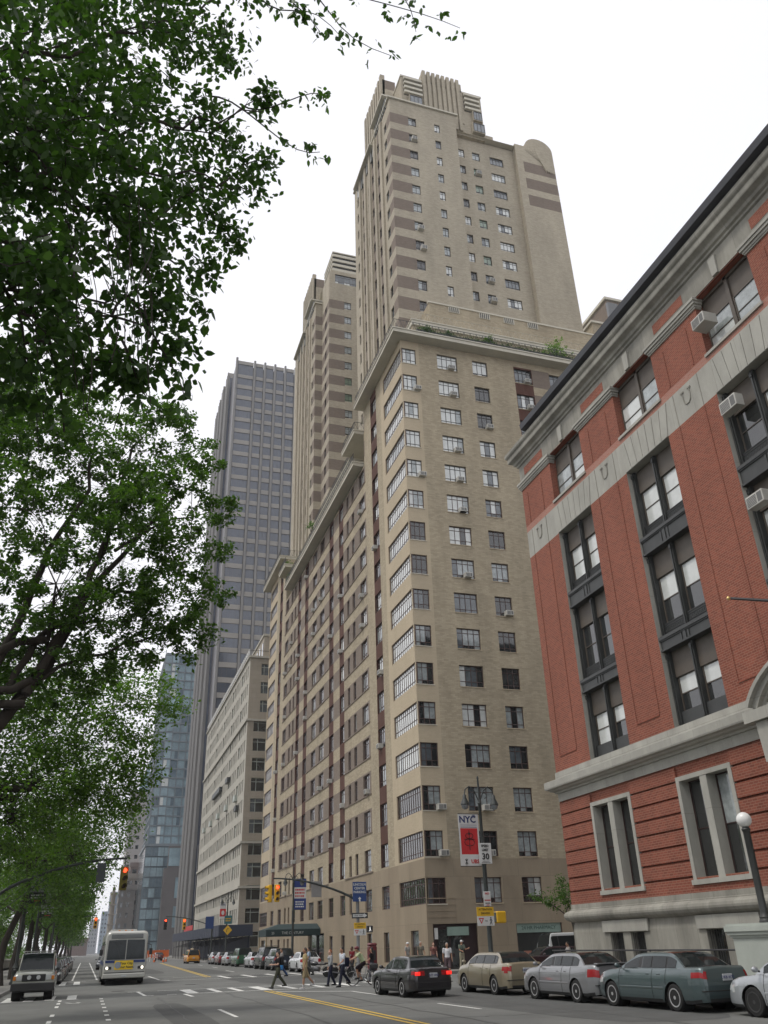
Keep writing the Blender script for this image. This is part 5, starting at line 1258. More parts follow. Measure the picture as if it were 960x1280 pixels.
    q=MB(); q.bbox(-.155,.155,-L/2-.035,-L/2-.012 if 0 else -L/2+.01,zt-.33 if rear=='sedan' else .62,zt-.33+.16 if rear=='sedan' else .78,plate,.005); q.build('licence_plate',t)
    zc=(zt-.25) if rear=='sedan' else .70
    text(pl,.10,ptx,t,(0,-L/2-.038,zc),name='plate_lettering')
    q=MB(); q.bbox(-hw*.42,hw*.42,L/2-.02,L/2+.012,hoodf*zh-.20,hoodf*zh-.06,blkpl,.01); q.bbox(-hw*.6,hw*.6,L/2-.02,L/2+.01,gc+.12,gc+.22,blkpl,.01); q.build('grille',t)
    q=MB(); q.bbox(-hw*.9,hw*.9,-L/2-.012,-L/2+.1,gc+.30,gc+.325,blkpl,.005); q.build('bumper_seam',t)
    if roofrack:
        q=MB()
        for sg in (1,-1): q.tube([(sg*hr*.9,xc-L/2,H),(sg*hr*.9,xc-L/2+.1,H+.07),(sg*hr*.9,xb-L/2-.1,H+.07),(sg*hr*.9,xb-L/2,H)],.02,roofrack,6)
        for y in (xc+.4,xb-.4): q.tube([(-hr*.9,y-L/2,H+.06),(hr*.9,y-L/2,H+.06)],.018,roofrack,6)
        q.build('roof_rack',t)
    return t
sil=(.30,.30,.31)
# near row along the right kerb: (outer wheel line X, rear wheel Y)
G1='sedans parked along the right kerb'
def cary(y_rear_wheel,L,wb,fo): return y_rear_wheel-(L-wb-fo)+L/2
c1=car((15.95,34.85,0),R_(2.),'champagne gold sedan with red tail lights, farthest of the four parked at the right kerb','sedan',(.27,.235,.165),L=4.8,W=1.8,H=1.45,wb=2.72,fo=.97,zt=1.08,zb=1.04,zh=.95,xd=.5,xc=1.15,xb=2.85,xa=3.85,tl=(.34,.70,.78,.97),group=G1,moulding=None)
c2=car((16.1,28.85,0),R_(3.),'silver grey sedan with a flag sticker, second from the far end of its row','sedan',(.22,.225,.235),L=4.8,W=1.78,H=1.43,wb=2.70,fo=.97,zt=1.08,zb=1.03,zh=.94,xd=.6,xc=1.35,xb=2.6,xa=3.72,tl=(.32,.70,.75,.94),group=G1,moulding=.52)
c3=car((16.4,23.95,0),R_(3.5),'dark teal sedan, third of the four parked in the right hand row','sedan',(.07,.10,.104),L=4.93,W=1.86,H=1.44,wb=2.91,fo=.85,zt=1.07,zb=1.03,zh=.96,xd=.66,xc=1.45,xb=2.65,xa=3.8,r=.335,tl=(.34,.70,.80,.96),group=G1,moulding=.52)
c4=car((17.0,18.5,0),R_(4.),'silver car cut off by the right edge of the picture','sedan',(.36,.38,.40),L=4.95,W=1.86,H=1.42,wb=2.8,fo=1.0,zt=1.02,zb=.98,zh=.86,xd=.6,xc=1.3,xb=2.9,xa=3.9,tl=(.26,.62,.70,.9),group=G1,rim=hubd,moulding=.5)
fl=MB(); fl.box(.52,.72,-2.425,-2.41,.78,.90,M('faded_flag_red',(.4,.12,.1))); fl.box(.52,.59,-2.43,-2.424,.84,.9,M('faded_flag_blue',(.05,.07,.2))); fl.build('flag_sticker',c2,loc=(0,0,0))
sp_=MB(); sp_.bbox(-.7,.7,-2.42,-2.22,1.10,1.13,M('paint_spoiler',(.22,.225,.235),.3,metal=.35,coat=1.),.01); sp_.build('spoiler',c2)
# moving and distant traffic
dk=car((12.62,36.2,0),R_(3.5),'black two door sedan braking in the near lane, its tail lights glowing','sedan',(.008,.006,.008),L=4.75,W=1.78,H=1.40,wb=2.65,fo=.98,zt=1.0,zb=.95,zh=.88,xd=.5,xc=1.05,xb=2.35,xa=3.35,r=.31,tl=(.22,.30,.74,.88),metal=0.,braking=False,name='moving_car',pl='BZT 2860')
bq=MB(); 
for sg in (-1,1): bq.bbox(sg*.66-.11,sg*.66+.11,-2.40,-2.37,.75,.87,brake,.02)
bq.build('brake_lamp',dk,60)
ty_=paintm('taxi_yellow',(.62,.26,.012),.0)
tx=car((14.9,139,0),R_(1),'yellow minivan taxi driving away beyond the crossing','taxi',(.62,.26,.012),L=4.9,W=1.95,H=1.78,wb=3.0,fo=.95,zt=1.08,zb=1.05,zh=1.02,xd=.05,xc=.45,xb=3.1,xa=4.2,metal=0.,rear='van',tl=(.16,.78,.80,1.2),name='taxi',simple=True,pl='4K 57')
q=MB(); q.bbox(-.2,.2,.1,.3,1.78,1.92,M('roof_light',(.6,.6,.5),.5),.03); q.build('roof_light',tx)
q=MB(); q.poly([(-.72,-2.42,1.12),(.72,-2.42,1.12),(.62,-2.17,1.62),(-.62,-2.17,1.62)],cglass); q.build('rear_window',tx)
PK='cars parked in front of the tan apartment block'
def van(loc,rz,label,cat,col,**k):
    kw=dict(L=4.8,W=1.9,H=1.75,wb=2.95,fo=.95,zt=1.08,zb=1.05,zh=1.02,xd=.05,xc=.4,xb=3.0,xa=4.0,rear='van',tl=(.16,.78,.75,1.05),simple=True); kw.update(k); t=car(loc,rz,label,cat,col,**kw)
    L=kw['L'];W=kw['W'];H=kw['H']; q=MB(); s=(kw['xc']-kw['xd'])
    q.poly([(-W*.38,-L/2+kw['xd']-.02,kw['zt']+.06),(W*.38,-L/2+kw['xd']-.02,kw['zt']+.06),(W*.33,-L/2+kw['xd']+s*.42,H-.14),(-W*.33,-L/2+kw['xd']+s*.42,H-.14)],cglass); q.build('rear_window',t); return t
car((17.0,74.5,0),0,'white sedan parked nearest the corner beyond the walkers','sedan',(.55,.56,.57),L=4.85,W=1.82,tl=(.26,.62,.72,.93),group=PK,simple=True,metal=0,pl='EVA 7719')
van((16.6,88.7,0),0,'black off-roader parked behind the white sedan, the larger of the two dark ones','off-roader',(.012,.014,.014),H=1.85,zh=1.12,zb=1.15,zt=1.15,xa=3.7,xb=2.9,r=.37,gc=.28,group=PK,roofrack=blkpl)
van((16.6,83,0),0,'dark blue off-roader parked between the white sedan and the black off-roader','off-roader',(.02,.028,.045),H=1.72,zh=1.1,zb=1.1,zt=1.1,xa=3.6,xb=2.8,r=.36,gc=.26,group=PK)
car((16.7,95.6,0),0,'white saloon parked between the black off-roader and the green minivan','sedan',(.5,.51,.53),L=4.7,W=1.78,tl=(.26,.62,.72,.93),group=PK,simple=True,metal=0)
van((16.7,104.5,0),0,'dark green minivan parked halfway along the apartment block','minivan',(.02,.10,.045),H=1.80,group=PK)
car((16.6,112,0),0,'silver sedan parked just past the green minivan','sedan',(.34,.35,.36),L=4.7,W=1.78,group=PK,simple=True,tl=(.26,.62,.72,.93))
car((16.6,118.5,0),0,'dark red car parked between two silver ones','sedan',(.12,.012,.015),L=4.6,W=1.76,group=PK,simple=True,tl=(.26,.62,.72,.93))
car((16.6,125,0),0,'silver compact parked last before the blue shed','sedan',(.42,.43,.44),L=4.4,W=1.74,group=PK,simple=True,tl=(.26,.62,.72,.93))
car((13.6,186,0),0,'dark red car by the barricades at the roadworks','sedan',(.10,.012,.014),L=4.7,W=1.8,simple=True,tl=(.26,.62,.72,.93),name='moving_car')
van((6.5,215,0),PI,'small white van far off beside the bus','van',(.5,.5,.5),simple=True,name='moving_van')
car((2.3,118,0),PI,'dark car following behind the bus','sedan',(.03,.035,.04),L=4.7,simple=True,name='moving_car')
# cross street
van((30.0,52.6,0),R_(-90),'white cargo van in the side street behind the brick corner','van',(.55,.57,.57),L=5.6,W=2.0,H=2.15,wb=3.4,zt=1.25,zb=1.25,zh=1.15,xb=3.9,xa=4.7,r=.36,metal=0)
car((26.3,49.9,0),R_(90),'dark maroon sedan in the side street by the brick corner','sedan',(.035,.014,.018),L=4.8,simple=True,tl=(.26,.62,.72,.93))
# left kerb
suv=van((-2.1,48.4,0),PI,'beige old off-roader with black bumper facing the camera at the left kerb','off-roader',(.33,.34,.29),L=4.6,W=1.80,H=1.93,wb=2.54,fo=.8,gc=.34,r=.37,zh=1.17,zb=1.15,zt=1.2,xd=.05,xc=.25,xb=2.75,xa=3.25,boxy=1.,hoodf=.93,metal=.2,roofrack=M('grey_rack',(.3,.3,.3),.5))
q=MB(); q.bbox(-.93,.93,2.2,2.46,.40,.72,blkpl,.03); q.bbox(-.5,.5,2.28,2.33,.78,1.06,blkpl,.02); q.build('bull_bar_and_bumper',suv)
for sg in (-1,1):
    q=MB(); q.lathe([(.001,2.36),(.085,2.36),(.095,2.33),(.06,2.27)],lamp,(sg*.2,0,.93),14,'y',cap=False); q.build('spot_lamp',suv)
    q=MB(); q.bbox(sg*.82-.06,sg*.82+.06,2.26,2.33,.83,.99,amber,.01); q.build('indicator',suv)
    q=MB(); q.bbox(sg*.63-.11,sg*.63+.11,2.27,2.325,.82,1.02,lamp,.01); q.build('headlight',suv)
PL_='cars parked along the park kerb behind the beige off-roader'
cols_=[((.03,.025,.03),'black sedan','sedan'),((.30,.30,.31),'silver sedan','sedan'),((.10,.012,.02),'dark red sedan','sedan'),((.10,.14,.15),'grey green sedan','sedan'),((.025,.03,.035),'charcoal wagon','wagon'),((.2,.2,.21),'grey sedan','sedan'),((.4,.4,.4),'pale silver sedan','sedan'),((.03,.04,.07),'navy sedan','sedan')]
for k,(cc_,nm,ct) in enumerate(cols_):
    y=69.5+k*(6.6 if k<5 else 8)
    car((-2.2,y,0),PI,nm+' parked '+('first','second','third','fourth','fifth','sixth','seventh','eighth')[k]+' behind the beige off-roader at the park kerb',ct,cc_,L=4.7,W=1.78,H=1.45 if ct=='sedan' else 1.55,simple=True,group=PL_,tl=(.26,.62,.72,.93),zh=.93)
# city bus
bwh=M('bus_cream_white',(.42,.42,.39),.35,var=.05,coat=.5); bbl=M('bus_blue_stripe',(.02,.045,.16),.4); bgl=M('bus_windscreen',(.012,.018,.02),.05,var=.7,scale=1.2,spec=.4)
bus=thing('city_bus',(2.45,67.2,0),'white city bus with a blue stripe and yellow advert driving toward the camera','bus',rz=PI); bus['_o']=(0.,0.,0.)
BL,BW,BH=12.2,2.6,3.02
def ring(x0,z0_,z1_,rr,ins=0):
    P=[]
    for cx,cz,a0 in ((x0-rr,z1_-rr,0),(-x0+rr,z1_-rr,90)):
        for k in range(6): a=R_(a0+90*k/5); P.append((cx+rr*math.cos(a),cz+rr*math.sin(a)))
    return [(x0,z0_)]+P+[(-x0,z0_)]
b=MB(); st=[(-BL/2,.0,.06),(-BL/2+.05,.0,.0),(BL/2-.35,0,0),(BL/2-.12,.02,.03),(BL/2,.10,.12)]
vs=[];n=None
for y,ix,iz in st:
    R=ring(BW/2-ix,.38+iz*.5,BH-iz,.28); n=len(R); vs+=[(x,y,z) for x,z in R]
fs=[]
for i in range(len(st)-1):
    for j in range(n): fs.append((i*n+j,i*n+(j+1)%n,(i+1)*n+(j+1)%n,(i+1)*n+j))
fs.append(tuple(range(n))); fs.append(tuple(range(n*len(st)-1,n*(len(st)-1)-1,-1)))
b.raw(vs,fs,bwh); b.build('body',bus,30)
q=MB(); yf=BL/2+.008
for x in (-1,1): q.raw([(x*.03,yf+.012,1.42),(x*1.12,yf+.004,1.42),(x*1.08,yf+.004,2.5),(x*.03,yf+.012,2.52)],[(0,1,2,3)],bgl)
for x in (-1,1): q.raw([(x*1.13,yf+.004,1.42),(x*1.09,yf+.004,2.5),(x*1.292,yf-.16,2.45),(x*1.305,yf-.18,1.42)],[(0,1,2,3)],bgl)
q.build('windscreen',bus)
q=MB(); q.bbox(-.98,.98,yf-.12,yf+.015,2.58,2.84,M('unlit_destination_glass',(.14,.15,.15),.2),.03); q.build('destination_board',bus)
q=MB(); q.box(-1.2,1.2,yf,yf+.015,1.24,1.38,bbl); 
for s in (-1,1): q.box(s*1.303-.004,s*1.303+.004,-BL/2,BL/2-.2,1.1,1.32,bbl)
q.build('stripe',bus)
q=MB(); q.bbox(-1.27,1.27,yf-.1,yf+.09,.40,.66,bwh,.04); q.box(-1.22,1.22,yf,yf+.02,.68,.72,blkpl); q.build('bumper',bus)
adv=M('advert_yellow',(.75,.52,.02),.5); q=MB(); q.box(-.5,.62,yf+.001,yf+.02,.86,1.36,adv); q.build('advert_panel',bus)
for s_,z in (('Your City.',1.2),('Your News.',1.0)): text(s_,.19,blkpl,bus,(-.10,yf+.024,z),(PI/2,0,PI),bold=.004)
q=MB(); q.lathe([(.001,.03),(.19,.03),(.2,.0)],M('advert_roundel',(.25,.28,.33),.6),(.42,yf,1.11),16,'y',cap=False); q.build('advert_picture',bus)
for s in (-1,1):
    q=MB(); q.bbox(s*.99-.2,s*.99+.2,yf-.05,yf+.015,.88,1.04,blkpl,.02); q.lathe([(.001,.03),(.075,.03),(.08,0)],lit,(s*1.06,yf,.96),14,'y',cap=False); q.build('headlight',bus)
    q=MB(); q.tube([(s*1.2,yf-.2,2.3),(s*1.5,yf+.15,2.2),(s*1.5,yf+.15,2.0)],.02,blkpl,6); q.bbox(s*1.5-.1,s*1.5+.1,yf+.1,yf+.18,1.65,2.0,blkpl,.03); q.build('side_mirror',bus)
    q=MB(); q.tube([(s*.3,yf+.03,1.42),(s*.55,yf-.0,2.1)],.012,blkpl,4); q.build('wiper',bus)
    for k in range(7):
        q=MB(); y0=-BL/2+.6+k*1.5; q.box(s*1.304-.006,s*1.304+.006,y0,y0+1.38,1.42,2.45,bgl); q.build('side_window',bus)
    for y in (-BL/2+3.1,BL/2-2.5):
        tm_,rm_=wheelmesh(.5,.28,hubd); wo=link('wheel',tm_,bus,(s*1.12,y,.5),(0,0,0 if s>0 else PI)); link('rim',rm_,wo)
        q=MB(); q.lathe([(.001,0),(.6,0)],under,(s*1.305,y,.5),20,'x',cap=False); q.build('wheel_arch',bus)
q=MB(); q.box(-1.2,1.2,-BL/2+.2,BL/2-.2,.25,.5,under); q.build('underside',bus)
q=MB(); q.bbox(-.15,.15,yf-.01,yf+.11,.46,.56,plate,.01); q.build('licence_plate',bus)
q=MB(); q.bbox(-.9,.9,-3.5,-1,BH-.01,BH+.22,bwh,.05); 
for x in (-.3,.1,.5): q.bbox(x-.06,x+.06,4.9,5.0,BH-.01,BH+.07,amber,.01)
q.build('roof_unit',bus)
# ============================================================ STREET FURNITURE
pgr=M('dark_green_pole',(.028,.034,.032),.5,var=.2); galv=M('grey_galvanised',(.15,.155,.155),.5,var=.15,metal=.3)
sigy=M('signal_yellow',(.62,.36,.01),.5,var=.08); sigd=M('signal_dark_lens',(.03,.015,.01),.3); sigr=M('signal_red_lit',(.6,.02,.01),.3,var=0,emit=(1,.06,.02),es=4.)
sigg=M('signal_olive',(.16,.13,.02),.6); sw=M('sign_white',(.60,.61,.60),.5,var=.05); sy=M('sign_yellow',(.66,.40,.02),.5,var=.05); sk=M('sign_black',(.015,.015,.015),.5,var=0); sb_=M('sign_blue',(.018,.05,.17),.5,var=.05); sr=M('sign_red',(.50,.02,.02),.5,var=.05)
def signal(par,o,x,y,z,face=-PI/2,lit=0,mat=None,n=3,s=1.):
    """housing at world x,y,z (top); lenses look along the direction face (radians, -pi/2 = to the camera)"""
    T=Matrix.Translation((x-o[0],y-o[1],z-o[2]))@Matrix.Rotation(face+PI/2,4,'Z'); m=mat or sigy
    b=MB(); b.bbox(-.17*s,.17*s,-.1*s,.12*s,-.36*n*s,0,m,.03,T); h=b.build('signal_head',par,world=False)
    for k in range(n):
        b=MB(); zc=(-.18-.36*k)*s; b.lathe([(.001,0),(.10*s,0),(.105*s,.02)],sigr if lit==k+1 else sigd,(0,-.105*s-.02,zc),14,'y',T=T,cap=False); b.build('lens',h,world=False)
    b=MB()
    for k in range(n):
        zc=(-.18-.36*k)*s
        V=[(.125*s*math.cos(a),yy,zc+.125*s*math.sin(a)) for yy in (-.10*s,-.32*s) for a in [R_(-20+220*i/10) for i in range(11)]]
        b.raw(V,[(i,i+1,12+i,11+i) for i in range(10)],m,T)
    b.build('visor',h,world=False); return h
def board(par,o,x,y,z,w,h,mat,face=-PI/2,name='sign'):
    T=Matrix.Translation((x-o[0],y-o[1],z-o[2]))@Matrix.Rotation(face+PI/2,4,'Z')
    b=MB(); b.bbox(-w/2,w/2,-.012,.012,-h/2,h/2,mat,.01,T); ob=b.build(name,par,world=False); return ob
def lettering(par,o,s,size,x,y,z,mat,sx=1.,bold=.0):
    return text(s,size,mat,par,(x-o[0],y-o[1]-.018,z-o[2]),(PI/2,0,0),bold=bold,sx=sx)
def yield_sign(par,o,x,y,z):
    """yellow attention plate over a white plate with a triangle and a walking figure"""
    a=board(par,o,x,y,z+.22,.86,.38,sy,name='yellow_plate'); lettering(a,o,'ATTENTION',.12,x,y,z+.31,sk); lettering(a,o,'DRIVERS',.12,x,y,z+.15,sk)
    c=board(par,o,x,y,z-.17,.86,.40,sw,name='white_plate')
    b=MB(); T=Matrix.Translation((x-o[0],y-o[1]-.016,z-o[2]-.17))
    for i in range(3):
        P=[(-.36,.13),(-.10,.13),(-.23,-.12)]; Q=[(-.30,.095),(-.16,.095),(-.23,-.045)]
        b.prism([P[i],P[(i+1)%3],Q[(i+1)%3],Q[i]],-.003,.003,sr,T)
    b.build('triangle',c,world=False); lettering(c,o,'TO',.09,x+.02,y,z-.17,sk)
    b=MB(); b.ball((.25,0,.13),(.032,.004,.032),sk,10,6,T); b.prism([(.22,.09),(.28,.09),(.275,-.02),(.235,-.02)],-.003,.003,sk,T)
    b.prism([(.235,-.02),(.265,-.02),(.205,-.15),(.175,-.15)],-.003,.003,sk,T); b.prism([(.25,-.02),(.275,-.02),(.31,-.15),(.28,-.15)],-.003,.003,sk,T); b.prism([(.225,.08),(.24,.09),(.19,.0),(.175,.01)],-.003,.003,sk,T); b.prism([(.27,.09),(.28,.07),(.33,.0),(.32,-.01)],-.003,.003,sk,T)
    b.build('walking_figure',c,world=False)
def marks(par,o,x,y,z0,w,h,n,mat,seed=1):
    '''blurred rows of print too small to read in the photograph'''
    r=random.Random(seed); b=MB()
    for k in range(n):
        z=z0+h*(k+.5)/n; x0=x-w/2
        while x0<x+w/2-.04:
            l=r.uniform(.05,.16); b.box(x0-o[0],min(x0+l,x+w/2)-o[0],y-o[1]-.018,y-o[1]-.012,z-h/n*.28-o[2],z+h/n*.28-o[2],mat); x0+=l+.04
    return b.build('print',par,world=False)
def arc_arm(P0,P1,h,n=10):
    P0,P1=Vector(P0),Vector(P1); out=[]
    for i in range(n+1):
        t=i/n; p=P0.lerp(P1,t); p.z=P0.z+(P1.z-P0.z)*math.sin(t*PI/2)**.8; out.append(p)
    return out
# left mast arm
o=(-4.35,46.4,.15); m1=thing('traffic_signal_mast',o,'curved mast arm reaching from the park kerb, its red signal hanging over the bus','traffic signal')
b=MB(); b.lathe([(.22,0),(.22,.5),(.13,.6),(.11,3.5),(.1,4.6)],pgr,(0,0,0),12); b.build('pole',m1,40,world=False)
b=MB(); b.tube(arc_arm((0,0,4.2),(5.8,.1,5.85),1),[.085-.004*i for i in range(11)],pgr,8); b.tube([(0,0,3.3),(2.2,.05,5.0)],.02,pgr,5); b.build('arm',m1,50,world=False)
signal(m1,o,1.38,46.4,5.62,-PI/2+.25,1,sigg); b=MB(); b.tube([(5.73,0,5.5),(5.73,.05,5.95)],.025,pgr,6); b.build('hanger',m1,world=False)
board(m1,o,.28,46.45,5.35,.5,.86,M('back_of_sign_grey',(.07,.08,.09),.5),-PI/2+.6)
# right mast arm with its signs
o=(17.65,61,.15); m2=thing('traffic_signal_mast',o,'curved mast arm with a yellow signal and a blue parking sign','traffic signal')
b=MB(); b.lathe([(.2,0),(.2,.5),(.12,.6),(.11,4),(.1,5.6)],galv,(0,0,0),12); b.build('pole',m2,40,world=False)
b=MB(); b.tube(arc_arm((0,0,4.35),(-6.0,0,5.85),1),[.085-.004*i for i in range(11)],pgr,8); b.build('arm',m2,50,world=False)
signal(m2,o,11.95,61,5.62,-PI/2,1); signal(m2,o,11.45,61.05,5.6,PI+.1,0)
board(m2,o,14.7,61,5.3,.72,1.0,M('back_of_sign_pale',(.22,.21,.2),.5))
a=board(m2,o,17.75,60.85,5.1,1.0,1.25,sb_,name='parking_sign')
for k,t_ in enumerate(('LINCOLN','CENTER','PARKING')): lettering(a,o,t_,.21,17.75,60.84,5.55-.24*k,sw,1.,.004)
b=MB(); T=Matrix.Translation((0.1,-.17,4.6-.15)); b.prism([(-.05,-.12),(.05,-.12),(.05,.05),(.12,.05),(0,.17),(-.12,.05),(-.05,.05)],-.004,.004,sw,T); b.build('arrow',a,world=False)
a=board(m2,o,17.75,60.85,3.6,1.15,.34,sk,name='one_way_sign'); b=MB(); T=Matrix.Translation((.1,-.17,3.45)); b.prism([(-.5,-.09),(.3,-.09),(.3,-.14),(.52,0),(.3,.14),(.3,.09),(-.5,.09)],-.004,.004,sw,T); b.build('arrow',a,world=False)
text('ONE WAY',.14,sk,a,(.0,-.19,3.45),(PI/2,0,0))
yield_sign(m2,o,17.75,60.85,2.75)
def pedsig(par,o,x,y,z,mat,lit=True):
    T=Matrix.Translation((x-o[0],y-o[1],z-o[2])); b=MB(); b.bbox(-.21,.21,-.12,.1,-.21,.21,mat,.03,T); h=b.build('pedestrian_signal',par,world=False)
    if lit:
        b=MB(); q=M('lit_walk_symbol',(.7,.7,.7),.4,var=0,emit=(1,1,.95),es=.8); b.ball((0,-.13,.11),(.03,.005,.03),q,8,6,T); b.box(-.03,.03,-.128,-.122,-.02,.07,q,T)
        b.prism([(-.02,-.02),(.01,-.02),(-.05,-.13),(-.08,-.13)],-.128,-.122,q,T); b.prism([(0,-.02),(.03,-.02),(.08,-.13),(.05,-.13)],-.128,-.122,q,T); b.build('walk_symbol',h,world=False)
pedsig(m2,o,18.45,60.9,2.75,blk)
# lamp posts
def lamp_post(o,H,label,group=None,twin=True,name='street_lamp'):
    t=thing(name,o,label,'street lamp',group)
    b=MB(); b.lathe([(.28,0),(.28,.12),(.22,.2),(.2,.9),(.24,.95),(.16,1.1),(.11,1.3),(.1,H*.55),(.12,H*.56),(.085,H*.57),(.07,H-1.2),(.1,H-1.15),(.06,H-1.05),(.045,H),(.06,H+.06),(.02,H+.16)],pgr,(0,0,0),12); b.build('pole',t,40,world=False)
    for s in ((-1,1) if twin else (1,)):
        b=MB(); P=[(s*.05,0,H-1.0),(s*.25,0,H-.55),(s*.5,0,H-.35),(s*.72,0,H-.5),(s*.78,0,H-.72)]; b.tube(P,.03,pgr,6)
        c_=[(s*(.28+.13*math.cos(a)),0,H-.78+.13*math.sin(a)) for a in [R_(k*36-90) for k in range(9)]]; b.tube(c_,.018,pgr,5); b.build('bracket',t,50,world=False)
        b=MB(); b.lathe([(.03,0),(.08,-.05),(.1,-.2),(.2,-.42),(.22,-.5),(.2,-.52)],pgr,(s*.78,0,H-.72),12,cap=False); h=b.build('lantern',t,40,world=False)
        b=MB(); b.lathe([(.19,-.52),(.15,-.66),(.05,-.72),(.001,-.73)],M('lamp_glass_grey',(.2,.22,.24),.15,coat=1),(s*.78,0,H-.72),12,cap=False); b.build('lamp_glass',h,50,world=False)
    return t
def banner(par,o,x0,x1,y,z0,z1,bands,name='banner',back=None):
    b=MB()
    for f0,f1,m in bands: b.box(x0-o[0],x1-o[0],y-o[1]-.01,y-o[1]+.01,z0+(z1-z0)*f0-o[2],z0+(z1-z0)*f1-o[2],m)
    ob=b.build(name,par,world=False); b=MB()
    for z in (z0,z1): b.tube([(min(x0,0+o[0])-o[0],y-o[1],z-o[2]),(max(x1,o[0])-o[0],y-o[1],z-o[2])],.02,blk,5)
    b.build('banner_arm',par,world=False); return ob
o=(17.65,39.2,.15); L1=lamp_post(o,8.85,'ornate twin street lamp with a red and white city banner and a speed limit sign')
bnw=M('banner_white',(.58,.58,.57),.7,var=.05); bnr=M('banner_red',(.50,.022,.025),.7,var=.1); bnb=M('banner_navy',(.02,.04,.18),.7,var=.1); nav=M('navy_letters',(.02,.03,.12),.6,var=0); rdl=M('red_letters',(.45,.03,.03),.6,var=0)
bn=banner(L1,o,16.45,17.5,39.2,5.0,7.35,[(0,.22,bnw),(.22,.72,bnr),(.72,1,bnw)])
b=MB(); 
for x in (16.45,17.42): b.box(x-o[0],x+.08-o[0],-.012,.012,5.5-.15,6.7-.15,bnw)
b.build('banner_border',L1,world=False)
lettering(bn,o,'NYC',.42,16.93,39.2,7.08,nav,1.0,.012)
b=MB(); T=Matrix.Translation((17.27-o[0],-.018,7.2-o[2]))
for k in range(7): a=R_(20+k*23); b.prism([(.0,0),(.1*math.cos(a)-.012*math.sin(a),.1*math.sin(a)+.012*math.cos(a)),(.13*math.cos(a),.13*math.sin(a)),(.1*math.cos(a)+.012*math.sin(a),.1*math.sin(a)-.012*math.cos(a))],-.003,.003,nav,T)
b.build('crown_mark',bn,world=False)
b=MB(); b.box(-1.1,-.25,-.016,-.012,6.73-.15,6.755-.15,nav); b.box(-1.1,-.25,-.016,-.012,6.83-.15,6.845-.15,nav); b.build('small_print',bn,world=False)
b=MB(); dkm=M('banner_dark_emblem',(.05,.01,.012),.7,var=0); cxm=16.97-o[0]
for z,rr_ in ((6.35,.2),(6.05,.26)): b.tube([(cxm+rr_*math.cos(a),-.02,z-.15+rr_*.6*math.sin(a)) for a in [R_(k*30) for k in range(13)]],.016,dkm,4)
b.box(cxm-.015,cxm+.015,-.02,-.014,5.7-.15,6.6-.15,dkm); b.box(cxm-.27,cxm+.27,-.02,-.014,6.18-.15,6.21-.15,dkm); b.prism([(cxm-.05,6.4-.15),(cxm+.05,6.4-.15),(cxm,6.6-.15)],-.022,-.016,dkm)
b.build('banner_emblem',bn,world=False)
lettering(bn,o,'UBS',.24,17.2,39.2,5.2,rdl,1.,.008)
b=MB()
for a in (60,90,120): b.tube([(16.75-o[0]-.13*math.cos(R_(a)),-.018,5.2-.15-.13*math.sin(R_(a))),(16.75-o[0]+.13*math.cos(R_(a)),-.018,5.2-.15+.13*math.sin(R_(a)))],.016,sk,4)
b.build('keys_mark',bn,world=False)
a=board(L1,o,17.68,39.05,5.55,.66,.92,sw,name='speed_limit_sign'); lettering(a,o,'SPEED',.15,17.68,39.04,5.88,sk,.95,.004); lettering(a,o,'LIMIT',.15,17.68,39.04,5.70,sk,.95,.004); lettering(a,o,'30',.38,17.68,39.04,5.40,sk,1,.010)
b=MB(); b.box(-.2,.26,-.19,-.186,5.14-.15,5.155-.15,sk); b.box(-.14,.2,-.19,-.186,5.19-.15,5.2-.15,sk); b.build('small_print',a,world=False)
a=board(L1,o,17.6,39.05,3.58,.36,.62,sw,name='parking_rules_sign'); lettering(a,o,'NO',.13,17.6,39.04,3.8,rdl,1,.003)
b=MB(); b.box(-.2,.1,-.19,-.186,3.50-.15,3.54-.15,rdl); b.box(-.17,.07,-.19,-.186,3.38-.15,3.41-.15,sk); b.prism([(-.17,3.3-.15),(.07,3.3-.15),(-.05,3.34-.15)],-.19,-.186,rdl); b.build('small_print',a,world=False)
yield_sign(L1,o,17.45,39.05,2.82)
b=MB(); b.bbox(.32,.82,-.25,.2,2.55-.15,3.05-.15,sigy,.05); b.bbox(.24,.34,-.2,.15,2.6-.15,3.0-.15,M('signal_back_grey',(.12,.13,.12),.5),.02)
h=b.build('pedestrian_signal',L1,world=False); b=MB()
for z in (2.66,2.94): b.tube([(0,0,z-.15),(.35,0,z-.15)],.025,sigy,6)
b.build('signal_bracket',L1,world=False)
o=(17.7,82.5,.15); L2=lamp_post(o,8.1,'street lamp with a dark blue banner rising in front of the apartment block')
bn=banner(L2,o,17.75,18.9,82.5,4.8,7.4,[(0,.36,bnb),(.36,.72,bnw),(.72,1,bnb)])
marks(bn,o,18.3,82.5,5.8,.9,.8,3,rdl,4); marks(bn,o,18.3,82.5,4.95,.8,.6,3,sw,5)
o=(17.6,124,.15); L3=lamp_post(o,8.3,'far street lamp with a small red and white banner near the limestone corner')
bn=banner(L3,o,16.6,17.4,124,5.3,7.3,[(0,.15,bnw),(.15,.62,bnr),(.62,1,bnw)]); lettering(bn,o,'NYC',.34,17.0,124,7.0,nav,1,.01)
b=MB(); b.ball((17.0-o[0],-.02,6.05-.15),(.2,.01,.28),bnw,8,6); b.build('banner_emblem',bn,world=False)
a=board(L3,o,17.75,123.9,5.2,1.0,1.0,M('sign_green_blue',(.03,.14,.16),.5),name='guide_sign'); marks(a,o,17.75,123.88,4.95,.7,.5,2,sy,8)
b=MB(); T=Matrix.Translation((.15,-.12,3.95-.15))@Matrix.Rotation(PI/4,4,'Y'); b.bbox(-.42,.42,-.012,.012,-.42,.42,sy,.02,T); a=b.build('turn_sign',L3,world=False)
